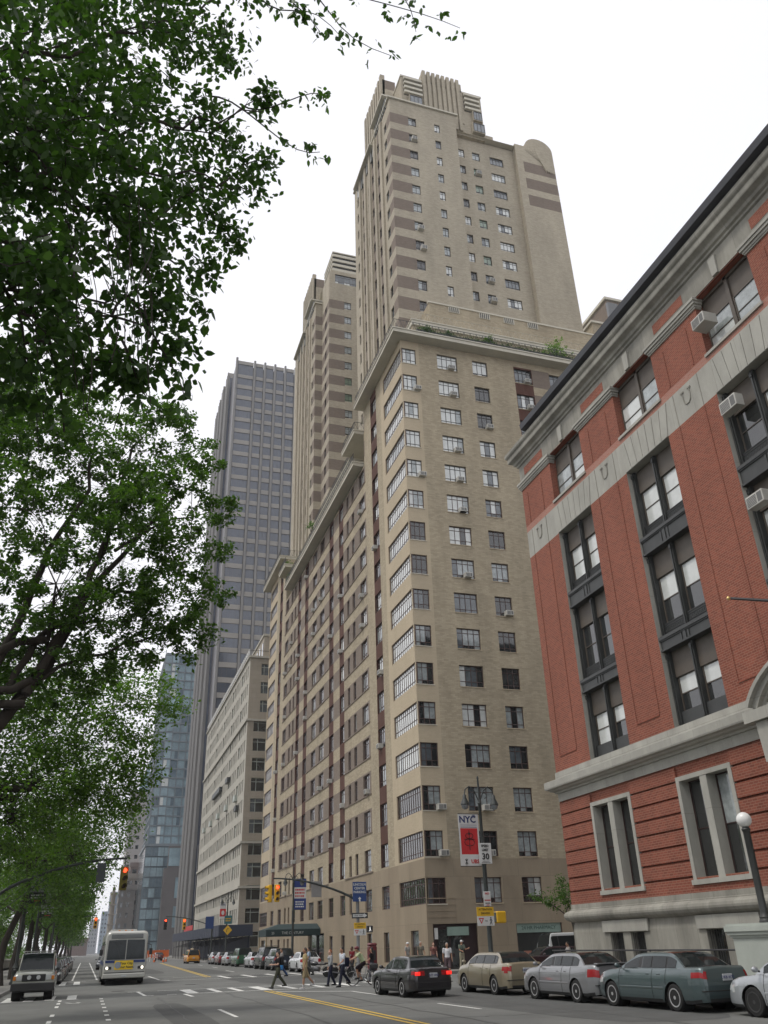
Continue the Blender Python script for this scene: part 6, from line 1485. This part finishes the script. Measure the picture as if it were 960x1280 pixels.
b=MB(); b.tube([(.02,-.14,3.55),(.02,-.14,3.85),(.12,-.14,4.0),(.28,-.14,3.95)],.035,sk,5); b.build('arrow',a,world=False)
# far mast arm and signals at the next crossing
o=(16.2,128,.15); m3=thing('traffic_signal_mast',o,'distant mast arm signal above the yellow taxi at the next crossing','traffic signal')
b=MB(); b.lathe([(.2,0),(.12,.6),(.1,5.2)],pgr,(0,0,0),8); b.build('pole',m3,world=False)
b=MB(); b.tube(arc_arm((0,0,4.3),(-6.3,0,5.7),1),.06,pgr,6); b.build('arm',m3,world=False)
signal(m3,o,12.4,128,5.55,-PI/2,1,s=1.25); signal(m3,o,9.9,128,5.6,-PI/2,1,blk,s=1.25); board(m3,o,15.8,127.8,5.0,1.1,1.5,sb_)
o=(-4.3,128,.15); m4=thing('traffic_signal_mast',o,'distant mast arm signal glowing red left of the bus roof','traffic signal')
b=MB(); b.lathe([(.2,0),(.12,.6),(.1,5.2)],pgr,(0,0,0),8); b.build('pole',m4,world=False)
b=MB(); b.tube(arc_arm((0,0,4.6),(5.2,0,6.0),1),.06,pgr,6); b.build('arm',m4,world=False)
signal(m4,o,.85,128,5.95,-PI/2,1,s=1.25)
# banner poles under the trees
for k,(Y,H,z0_,z1_) in enumerate(((66.,8.2,4.9,7.2),(84.,8.0,4.6,6.9))):
    o=(-4.2,Y,.15); t=lamp_post(o,H,('lamp post with black and grey banners under the trees, the nearer of two','lamp post with black and grey banners under the trees, the farther of two')[k],group='banner lamp posts under the park trees')
    gb=M('banner_grey_photo',(.25,.26,.27),.7,var=.5,scale=3); kb=M('banner_black',(.02,.02,.022),.7,var=.1)
    bn=banner(t,o,-4.1,-3.0,Y,z0_,z1_,[(0,.3,kb),(.3,1,gb)]); marks(bn,o,-3.55,Y,z0_+.28,.8,.3,2,sw,6); marks(bn,o,-3.45,Y,z0_+.1,.5,.14,1,rdl,7)
# curb furniture at the far corner
o=(19.0,62.2,.15); t=thing('call_box',o,'dark red street call box standing behind the cyclist','call box'); rb=M('dark_red_enamel',(.13,.01,.014),.4,var=.1)
b=MB(); b.bbox(-.28,.28,-.28,.28,.1,1.55,rb,.05); b.bbox(-.32,.32,-.32,.32,0,.1,blk,.02); b.build('body',t,world=False); b=MB(); b.bbox(-.3,.3,-.3,.3,1.55,1.75,rb,.1); b.build('cap',t,world=False); b=MB(); b.bbox(-.18,.18,-.3,-.281,.7,1.3,blk,.01); b.build('panel',t,world=False)
# roadworks
orr=M('barrier_orange',(.60,.12,.02),.5,var=.1)
for k,(x,y) in enumerate(((7.2,172),(8.8,176),(10.5,180),(12.0,176),(6.2,184),(14.4,196))):
    t=thing('road_barricade',(x,y,0),'orange and white barricade at the roadworks, '+('leftmost of the front line','second of the front line','third of the front line','rightmost of the front line','set back behind the bus','set back by the red car')[k],'barricade','orange barricades at the roadworks')
    b=MB()
    for z in (.55,.95):
        for i in range(6): b.box(-.75+i*.25,-.5+i*.25,-.02,.02,z,z+.25,orr if i%2 else sw)
    b.build('board',t,world=False)
    for s in (-1,1):
        b=MB(); b.tube([(s*.65,-.35,0),(s*.65,0,1.2)],.035,sw,5); b.tube([(s*.65,.35,0),(s*.65,0,1.2)],.035,sw,5); b.build('leg',t,world=False)
for k,(x,y) in enumerate(((11.4,165),(12.6,161),(13.6,168),(9.3,168))):
    t=thing('traffic_cone',(x,y,0),'orange traffic cone at the roadworks, '+('second from the left','nearest the camera','rightmost','leftmost')[k],'traffic cone','orange cones at the roadworks')
    b=MB(); b.lathe([(.2,.03),(.12,.42)],orr,n=12,cap=False); b.lathe([(.085,.6),(.04,.9),(.02,.92)],orr,n=12); b.bbox(-.24,.24,-.24,.24,0,.03,blk,.01); b.build('cone',t,40,world=False); b=MB(); b.lathe([(.12,.42),(.085,.6)],sw,n=12,cap=False); b.build('collar',t,world=False)
# scaffold fence far
t=thing('construction_fence',(9,235,0),'far orange mesh fence closing off the roadworks','fence'); b=MB(); 
for k in range(14): b.tube([(4+k*1.2,235,0),(4+k*1.2,235,2)],.05,sw,4)
b.build('post',t,world=True); b=MB(); b.box(4,19.6,234.95,235.0,.3,1.8,orr); b.build('mesh',t)
# motorcycles
mch=M('dull_chrome',(.22,.22,.23),.3,metal=.9,var=0)
def motorcycle(o,rz,label,col):
    t=thing('motorcycle',o,label,'motorcycle','motorcycles parked by the corner',rz); P=paintm('moto'+label[:6].strip().replace(' ',''),col,.1)
    for y,r in ((-.72,.31),(.78,.32)):
        b=MB(); b.lathe([(r*.72,-.06),(r*.95,-.07),(r,-.03),(r,.03),(r*.95,.07),(r*.72,.06)],tyre,(0,y,r),22,'x'); w_=b.build('wheel',t,40,world=False)
        b=MB(); b.lathe([(.03,-.05),(.05,0),(.03,.05)],mch,(0,y,r),10,'x')
        for k in range(10): a=2*PI*k/10; b.tube([(0,y,r),(0,y+r*.75*math.cos(a),r+r*.75*math.sin(a))],.008,mch,4)
        b.build('rim',w_,world=False)
    b=MB(); b.ball((0,.18,.80),(.15,.30,.14),P,12,8); b.build('fuel_tank',t,60,world=False)
    b=MB(); b.bbox(-.14,.14,-.62,-.08,.70,.80,blkpl,.05); b.bbox(-.12,.12,-.9,-.55,.76,.86,blkpl,.04); b.build('seat',t,60,world=False)
    b=MB(); b.bbox(-.17,.17,-.2,.3,.28,.62,M('engine_metal',(.12,.12,.12),.35,metal=.7),.06); b.lathe([(.1,-.2),(.14,-.18),(.14,.18),(.1,.2)],mch,(0,.06,.5),12,'x'); b.build('engine',t,50,world=False)
    b=MB()
    for s in (-1,1): b.tube([(s*.08,.78,.32),(s*.09,.55,.95)],.025,mch,6); b.tube([(s*.16,.1,.3),(s*.17,-.4,.28),(s*.17,-1.0,.36)],.04,mch,8)
    b.tube([(-.36,.36,1.06),(-.18,.5,1.0),(.18,.5,1.0),(.36,.36,1.06)],.017,mch,6); b.build('fork_and_bars',t,50,world=False)
    b=MB(); b.lathe([(.001,.14),(.09,.12),(.1,.02),(.05,-.08)],mch,(0,.62,.92),12,'y'); b.build('headlight',t,50,world=False)
    b=MB(); V=[(x,-.72+.36*math.cos(a),.31+.36*math.sin(a)) for x in (-.08,.08) for a in [R_(20+140*i/8) for i in range(9)]]; b.raw(V,[(i,i+1,10+i,9+i) for i in range(8)],P); V=[(x,.78+.37*math.cos(a),.32+.37*math.sin(a)) for x in (-.07,.07) for a in [R_(40+110*i/8) for i in range(9)]]; b.raw(V,[(i,i+1,10+i,9+i) for i in range(8)],P); b.build('mudguard',t,50,world=False)
    for s in (-1,1):
        b=MB(); b.tube([(s*.3,.4,1.05),(s*.36,.38,1.2)],.01,mch,4); b.ball((s*.37,.38,1.24),(.06,.02,.04),mch,8,6); b.build('mirror',t,60,world=False)
motorcycle((14.6,60.3,0),R_(55),'black motorcycle parked nose left behind the couple walking',(.015,.015,.017)); motorcycle((15.6,57.6,0),R_(-60),'dark red motorcycle parked just left of the cyclist',(.09,.01,.02))
# bicycle
bo=(13.55,46.05,0); bk=thing('bicycle',bo,'silver town bicycle ridden across the junction','bicycle',rz=R_(80))
def bparts(t,col):
    for y in (-.52,.52):
        b=MB(); 
        P=[(0,y+.335*math.cos(a),.345+.335*math.sin(a)) for a in [2*PI*k/28 for k in range(29)]]; b.tube(P,.018,tyre,6,caps=False); w_=b.build('wheel',t,60,world=False)
        b=MB(); P=[(0,y+.31*math.cos(a),.345+.31*math.sin(a)) for a in [2*PI*k/28 for k in range(29)]]; b.tube(P,.01,chrome,5,caps=False)
        for k in range(16): a=2*PI*k/16; b.tube([(0,y,.345),(0,y+.31*math.cos(a),.345+.31*math.sin(a))],.003,chrome,3,caps=False)
        b.build('rim',w_,world=False)
    b=MB(); hd,hu,st,bb,rr_,fr_=(0,.40,.66),(0,.36,.86),(0,-.20,.86),(0,-.08,.30),(0,-.52,.345),(0,.52,.345)
    for p,q in ((hd,bb),(hu,st),(st,bb),(bb,rr_),(st,rr_),(hd,fr_),(hd,hu)): b.tube([p,q],.017,col,6)
    b.build('frame',t,50,world=False)
    b=MB(); b.tube([(0,.36,.86),(0,.36,1.0)],.014,chrome,6); b.tube([(-.28,.28,1.03),(-.12,.4,1.01),(.12,.4,1.01),(.28,.28,1.03)],.013,blkpl,6); b.build('handlebar',t,50,world=False)
    b=MB(); b.bbox(-.09,.09,-.34,-.08,.92,.98,blkpl,.03); b.tube([(0,-.2,.84),(0,-.22,.94)],.014,chrome,6); b.build('saddle',t,50,world=False)
    b=MB(); b.tube([(-.12,-.2,.24),(-.03,-.08,.3),(.03,-.08,.3),(.12,.04,.36)],.012,chrome,5); b.lathe([(.001,-.01),(.09,-.01),(.09,.01),(.001,.01)],chrome,(.04,-.08,.3),14,'x'); b.build('crank',t,world=False)
    b=MB(); b.bbox(-.14,.14,-.78,-.35,.72,.98,blkpl,.06); b.build('pannier',t,world=False)
bparts(bk,paintm('bike',(.35,.36,.38),.6))
# ============================================================ PEOPLE
def cap(b,a,c,r0,r1,m):
    """tapered limb with round ends"""
    a,c=Vector(a),Vector(c); b.tube([a,a.lerp(c,.5),c],[r0,(r0+r1)/2,r1],m,10); b.ball(a,r0,m,10,7); b.ball(c,r1,m,10,7)
def fuse(b,name,parent,mat,vox=.016,smooth=6,o=None):
    me=b.mesh(name+'_raw'); ob=bpy.data.objects.new('tmp',me); COL.objects.link(ob)
    md=ob.modifiers.new('r','REMESH'); md.mode='VOXEL'; md.voxel_size=vox; md.use_smooth_shade=True
    if smooth: sm=ob.modifiers.new('s','SMOOTH'); sm.iterations=smooth; sm.factor=.5
    dg=bpy.context.evaluated_depsgraph_get(); m2=bpy.data.meshes.new_from_object(ob.evaluated_get(dg)); bpy.data.objects.remove(ob)
    m2.materials.clear(); m2.materials.append(mat); m2.polygons.foreach_set('material_index',[0]*len(m2.polygons)); m2.polygons.foreach_set('use_smooth',[True]*len(m2.polygons))
    m2.name=name; return link(name,m2,parent)
SK=[M('skin_light',(.50,.30,.22),.55,var=.06,scale=8),M('skin_tan',(.36,.20,.13),.55,var=.06,scale=8),M('skin_brown',(.16,.08,.05),.55,var=.06,scale=8)]
def cloth(name,c): return M('cloth_'+name,c,.9,var=.16,scale=9,spec=.2)
eyem=M('eye_dark',(.02,.015,.012),.3,var=0); lipm=M('lip',(.32,.12,.10),.5,var=0)
def person(loc,rz,label,H=1.74,skin=0,hair=(.03,.02,.015),top=(.3,.3,.3),bottom=(.05,.06,.1),shoe=(.03,.03,.03),legs=((22,5),(-20,25)),arms=((-20,30),(20,35)),short_sleeve=True,shorts=False,hat=None,lean=0,bag=None,fem=False,longhair=False,group='people in the street',look=0,skirt=False,hipz=None,abd=(8,8),socks=None):
    """faces +y; legs/arms=(swing forward deg, bend deg) for left, right"""
    t=thing('person',loc,label,'person',group,rz); s=H/1.75; sk=SK[skin]
    D=lambda a:Vector((0,math.sin(R_(a)),-math.cos(R_(a))))
    hw_=.095*s; th,shn=.43*s,.42*s
    an=[]
    for (a,k) in legs: an.append(D(a)*th+D(a-k)*shn)
    hz=(hipz if hipz else -min(q.z for q in an)+.085*s); hip=Vector((0,0,hz)); up=Vector((0,math.sin(R_(lean)),math.cos(R_(lean))))
    P={}
    for i,sx in enumerate((-1,1)):
        h_=hip+Vector((sx*hw_,0,0)); kn=h_+D(legs[i][0])*th; ak=kn+D(legs[i][0]-legs[i][1])*shn; P['h',i],P['k',i],P['a',i]=h_,kn,ak
    ch=hip+up*.40*s; nk=hip+up*.545*s; shw=(.175 if fem else .20)*s; hd=nk+up*.165*s+Vector((0,.02,0))
    for i,sx in enumerate((-1,1)):
        S_=hip+up*.505*s+Vector((sx*shw,0,0)); a,k=arms[i]; ab=R_(abd[i])
        d1=Vector((sx*math.sin(ab),math.sin(R_(a))*math.cos(ab),-math.cos(R_(a))*math.cos(ab))); d2=Vector((sx*math.sin(ab)*.3,math.sin(R_(a+k)),-math.cos(R_(a+k)))).normalized()
        el=S_+d1*.285*s; wr=el+d2*.25*s; P['s',i],P['e',i],P['w',i],P['d',i]=S_,el,wr,d2
    b=MB()
    b.ball(hip+up*.04,(.155*s,.115*s,.13*s),sk,12,8); b.ball(hip+up*.2*s,(.135*s,.10*s,.16*s),sk,12,8); b.ball(ch,(.165*s,.115*s,.17*s),sk,12,8); b.ball(hip+up*.48*s,(.16*s,.085*s,.07*s),sk,12,8)
    if fem: 
        for sx in (-1,1): b.ball(ch+Vector((sx*.07*s,.09*s,.02)),.065*s,sk)
    cap(b,nk-up*.05,nk+up*.07*s,.058*s,.052*s,sk)
    hr_=(.076*s,.095*s,.118*s); b.ball(hd,hr_,sk,16,12); b.ball(hd+Vector((0,.03*s,-.055*s)),(.055*s,.06*s,.06*s),sk,12,8)
    cap(b,hd+Vector((0,.085*s,.005*s)),hd+Vector((0,.112*s,-.028*s)),.010*s,.016*s,sk)
    for sx in (-1,1): b.ball(hd+Vector((sx*.078*s,-.005,-.01*s)),(.012,.022,.032),sk,8,6)
    for i,sx in enumerate((-1,1)):
        cap(b,P['h',i],P['k',i],.088*s,.056*s,sk); cap(b,P['k',i],P['k',i].lerp(P['a',i],.35),.055*s,.057*s,sk); cap(b,P['k',i].lerp(P['a',i],.35),P['a',i],.057*s,.036*s,sk)
        f0=P['a',i]; pitch=0 if f0.z<.13*s else -.5*(f0.z-.1); fd=Vector((0,1,pitch)).normalized(); cap(b,f0+Vector((0,-.03,-.04*s)),f0+fd*.14*s+Vector((0,0,-.055*s)),.036*s,.026*s,sk)
        cap(b,P['s',i],P['e',i],.054*s,.040*s,sk); cap(b,P['e',i],P['w',i],.040*s,.026*s,sk)
        w_,d=P['w',i],P['d',i]; b.ball(w_+d*.05*s,(.022*s,.036*s,.045*s),sk,8,6)
        sd=Vector((0,1,0)); sd=(sd-d*sd.dot(d)).normalized(); nn=d.cross(sd)*(-sx)
        for q,(o_,ln) in enumerate(((.030,.075),(.010,.085),(-.010,.08),(-.029,.062))):
            a0=w_+d*.085*s+sd*o_*s; a1=a0+d*ln*.5*s+nn*.006; a2=a1+(d*.8+nn*.6).normalized()*ln*.5*s; cap(b,a0,a1,.0095,.009,sk); cap(b,a1,a2,.009,.0075,sk)
        a0=w_+d*.03*s+sd*.028*s; a1=a0+(d*.6+sd*.8).normalized()*.045*s; cap(b,a0,a1,.012,.0105,sk); cap(b,a1,a1+(d*.9+sd*.2+nn*.3).normalized()*.03*s,.0105,.008,sk)
    fuse(b,'body',t,sk,.0125,2)
    # hair, eyes, mouth
    hm=M('hair_%d'%int(sum(hair)*1000),hair,.6,var=.2,scale=20); b=MB()
    b.ball(hd+Vector((0,-.018*s,.025*s)),(.084*s,.098*s,.108*s),hm,14,10)
    if longhair: b.ball(hd+Vector((0,-.06*s,-.06*s)),(.08*s,.06*s,.13*s),hm,12,8)
    if not hat or longhair:
        h_=fuse(b,'hair',t,hm,.014,2)
    for sx in (-1,1):
        q=MB(); q.ball(hd+Vector((sx*.03*s,.088*s,.012*s)),(.011,.006,.006),eyem,8,6); q.build('eye',t,60,world=False)
    q=MB(); q.ball(hd+Vector((0,.092*s,-.052*s)),(.02,.006,.006),lipm,8,6); q.build('mouth',t,60,world=False)
    if hat:
        hc=cloth('hat_%s'%label[:5].strip().replace(' ',''),hat); q=MB(); q.ball(hd+Vector((0,0,.045*s)),(.092*s,.105*s,.085*s),hc,14,8); q.bbox(-.075,.075,.06*s,.19*s,.045*s,.058*s,hc,.02,Matrix.Translation(hd)); q.build('cap',t,60,world=False)
    # trousers
    cb=cloth('b%d_%d'%(int(bottom[0]*999),int(bottom[2]*999)),bottom); b=MB(); b.ball(hip+up*.05,(.172*s,.132*s,.135*s),cb,12,8); b.ball(hip+up*.13*s,(.152*s,.118*s,.07*s),cb,12,8)
    for i in (0,1):
        e=1.0 if not shorts else .12
        cap(b,P['h',i],P['k',i],.105*s,.076*s,cb)
        if shorts: b.tube([P['k',i]+(P['h',i]-P['k',i])*.3,P['k',i]+(P['a',i]-P['k',i])*.04],[.088*s,.084*s],cb,12)
        else: b.tube([P['k',i],P['k',i].lerp(P['a',i],.5),P['k',i].lerp(P['a',i],1.02)],[.078*s,.073*s,.068*s],cb,12)
    if skirt: b.tube([hip+up*.05,hip-up*.45*s],[.17*s,.24*s],cb,16)
    fuse(b,'trousers' if not shorts else 'shorts',t,cb,.015,3)
    ct=cloth('t%d_%d'%(int(top[0]*999),int(top[2]*999)),top); b=MB()
    b.tube([hip+up*.02,hip+up*.2*s,ch,hip+up*.50*s,nk-up*.01],[.166*s,.150*s,.172*s,.13*s,.062*s],ct,16)
    vs=b.v; b.v=[(x,(y-(hip+up*((z-hip.z))).y)*.78+(hip+up*((z-hip.z))).y,z) for x,y,z in vs]
    b.ball(hip+up*.47*s,(.185*s,.10*s,.085*s),ct,12,8)
    if fem:
        for sx in (-1,1): b.ball(ch+Vector((sx*.07*s,.085*s,.02)),.075*s,ct)
    for i in (0,1):
        cap(b,P['s',i],P['s',i].lerp(P['e',i],.62 if short_sleeve else 1),.070*s,.062*s if short_sleeve else .052*s,ct)
        if not short_sleeve: cap(b,P['e',i],P['e',i].lerp(P['w',i],.92),.052*s,.038*s,ct)
    fuse(b,'shirt',t,ct,.015,3)
    cs=cloth('s%d'%int(shoe[0]*999),shoe)
    for i in (0,1):
        f0=P['a',i]; pitch=0 if f0.z<.13*s else -.5*(f0.z-.1); fd=Vector((0,1,pitch)).normalized(); b=MB(); cap(b,f0+Vector((0,-.035,-.042*s)),f0+fd*.16*s+Vector((0,0,-.052*s)),.046*s,.036*s,cs)
        if socks: cap(b,f0+Vector((0,0,.03)),f0+Vector((0,0,.10*s)),.042*s,.046*s,cs)
        b.box(f0.x-.045*s,f0.x+.045*s,f0.y-.08*s,f0.y+.19*s,f0.z-.088*s,f0.z-.07*s,cs) if f0.z<.13*s else None
        b.build('shoe',t,60,world=False)
    return t,P,hip,up,s
def shoulder_bag(P,name,label,col,loc,rz,off,size=(.12,.34,.32),strap=True):
    t=thing(name,loc,label,'bag',None,rz); cm=cloth('bag%d'%int(sum(col)*999),col); b=MB(); x,y,z=off; b.bbox(x-size[0]/2,x+size[0]/2,y-size[1]/2,y+size[1]/2,z-size[2]/2,z+size[2]/2,cm,.05); b.build('pouch',t,60,world=False)
    if strap: b=MB(); b.tube([(x,y-.1,z+size[2]/2-.02),(x*.6,y*.5-.02,1.45),(x*.55,y*.5+.06,1.45),(x,y+.1,z+size[2]/2-.02)],.014,cm,6); b.build('strap',t,60,world=False)
    return t
W_=PI/2   # facing the left of the picture
l=(9.45,47.4,0); person(l,W_+.1,'woman in a black top and olive trousers striding left with hands raised before her',1.68,0,(.03,.015,.01),(.015,.013,.015),(.055,.058,.04),legs=((24,4),(-24,18)),arms=((15,75),(10,80)),fem=True)
shoulder_bag(None,'backpack','black backpack worn by the woman in olive trousers',(.012,.012,.014),l,W_+.1,(0,-.2,1.22),(.28,.16,.4),False)
l=(10.35,45.2,0); person(l,W_-.05,'heavy man in a tan shirt and shorts walking left in the middle of the crossing',1.78,1,(.05,.03,.02),(.37,.29,.15),(.31,.25,.15),shoe=(.5,.5,.5),legs=((8,4),(-22,22)),arms=((5,12),(-12,14)),shorts=True,socks=True)
l=(12.1,47.0,0); person(l,W_+.1,'red haired woman in a grey striped shirt walking right of the man in tan',1.66,0,(.22,.07,.02),(.27,.28,.29),(.02,.022,.04),legs=((14,4),(-14,14)),arms=((8,25),(-10,20)),fem=True,short_sleeve=False)
l=(12.35,45.6,0); person(l,W_+.25,'man in a white shirt and dark trousers carrying a navy bag across the crossing',1.76,1,(.015,.012,.01),(.5,.53,.58),(.018,.02,.035),legs=((16,4),(-24,20)),arms=((18,40),(-10,20)))
shoulder_bag(None,'shoulder_bag','large navy shoulder bag on the back of the man in the white shirt',(.012,.015,.035),l,W_+.25,(.14,-.22,1.08),(.2,.5,.42))
l=(12.7,62.5,0); person(l,W_,'man in blue jeans and a pale vest walking beyond the woman in black',1.78,1,(.02,.015,.01),(.22,.21,.20),(.06,.10,.2),legs=((20,5),(-18,22)),arms=((15,50),(-15,25)))
l=(14.8,63.5,0); person(l,W_-.2,'man in a pale blue shirt half hidden behind the man in tan',1.76,1,(.02,.015,.01),(.33,.42,.52),(.10,.10,.10),legs=((12,5),(-14,18)),arms=((5,15),(-10,20)))
shoulder_bag(None,'shopping_bag','bright blue plastic bag carried low by the man in jeans',(.05,.22,.5),(12.7,62.5,0),W_,(-.28,.1,.62),(.12,.28,.32),False)
l=(16.5,58.5,0); person(l,W_+.4,'person in a dark red top walking away near the call box',1.74,2,(.02,.01,.01),(.13,.012,.018),(.03,.03,.035),legs=((14,4),(-14,16)),arms=((10,20),(-10,20)))
# cyclist
cl_=(13.58,46.05,0); t,P,hip,up,s_=person(cl_,R_(80),'cyclist in a pale green shirt and dark red helmet riding the silver bicycle',1.74,1,(.03,.02,.015),(.40,.46,.28),(.02,.012,.015),legs=((62,72),(38,60)),arms=((48,22),(48,22)),lean=28,shorts=True,hipz=1.0,abd=(10,10))
hd=hip+up*(.545+.165)*s_+Vector((0,.02,.03)); q=MB(); q.ball(hd+Vector((0,0,.04)),(.10,.13,.085),M('helmet_dark_red',(.12,.012,.02),.3),14,8); q.build('helmet',t,60,world=False)
t.location=(13.6,46.02,0)
person((15.1,49.5,0),R_(60),'person in a black shirt with long dark hair just behind the cyclist',1.68,1,(.012,.01,.01),(.014,.012,.014),(.05,.05,.06),legs=((12,4),(-14,16)),arms=((20,40),(5,20)),fem=True,longhair=True)
# pavement on the far corner
l=(20.4,51.6,0); person(l,PI-.1,'man in a white shirt and dark shorts walking toward the camera by the corner',1.78,1,(.25,.24,.22),(.62,.62,.64),(.13,.09,.10),shoe=(.5,.5,.5),legs=((8,4),(-10,12)),arms=((5,10),(-8,12)),shorts=True)
l=(24.4,59.0,.15); person(l,PI+.3,'man in a white cap and khaki trousers standing right of the shop door',1.74,1,(.1,.1,.1),(.16,.19,.15),(.33,.30,.22),legs=((4,2),(-4,4)),arms=((25,80),(15,60)),hat=(.62,.62,.62))
shoulder_bag(None,'camera_bag','small black bag on the chest of the man in the white cap',(.012,.012,.012),l,PI+.3,(.14,.2,1.1),(.24,.14,.2))
person((20.7,59.6,.15),PI+.6,'man in a white cap and grey shirt at the far corner behind the black sedan',1.72,0,(.2,.2,.2),(.30,.29,.27),(.2,.19,.17),legs=((5,2),(-6,6)),arms=((5,15),(0,15)),hat=(.6,.6,.58))
person((21.5,59.2,.15),PI+.2,'grey haired man in an olive shirt left of the shop door',1.74,1,(.25,.24,.23),(.15,.14,.11),(.1,.1,.09),legs=((6,3),(-6,6)),arms=((8,20),(0,15)))
person((22.2,58.6,.15),PI-.2,'woman with long auburn hair in front of the shop door',1.66,0,(.12,.04,.015),(.16,.07,.06),(.06,.05,.06),legs=((8,3),(-8,8)),arms=((5,15),(0,15)),fem=True,longhair=True)
person((24.55,44.5,.0),R_(80),'dark haired woman in a patterned blouse by the brick corner',1.66,1,(.012,.01,.008),(.38,.36,.34),(.04,.04,.05),legs=((6,3),(-8,8)),arms=((20,55),(10,40)),fem=True)
# ============================================================ HAZE
b=MB(); b.box(-610,610,-210,1460,-2.2,196,M('haze_air',(1,1,1))); hz=b.build('haze'); tag(hz,kind='stuff')
hm=bpy.data.materials.new('haze_air_volume'); hm.use_nodes=True; t_=hm.node_tree; t_.nodes.clear()
vo=t_.nodes.new('ShaderNodeVolumePrincipled'); vo.inputs['Color'].default_value=(.93,.96,1,1); vo.inputs['Density'].default_value=.00024; vo.inputs['Anisotropy'].default_value=.2
mo=t_.nodes.new('ShaderNodeOutputMaterial'); t_.links.new(vo.outputs[0],mo.inputs['Volume']); hz.data.materials.clear(); hz.data.materials.append(hm)
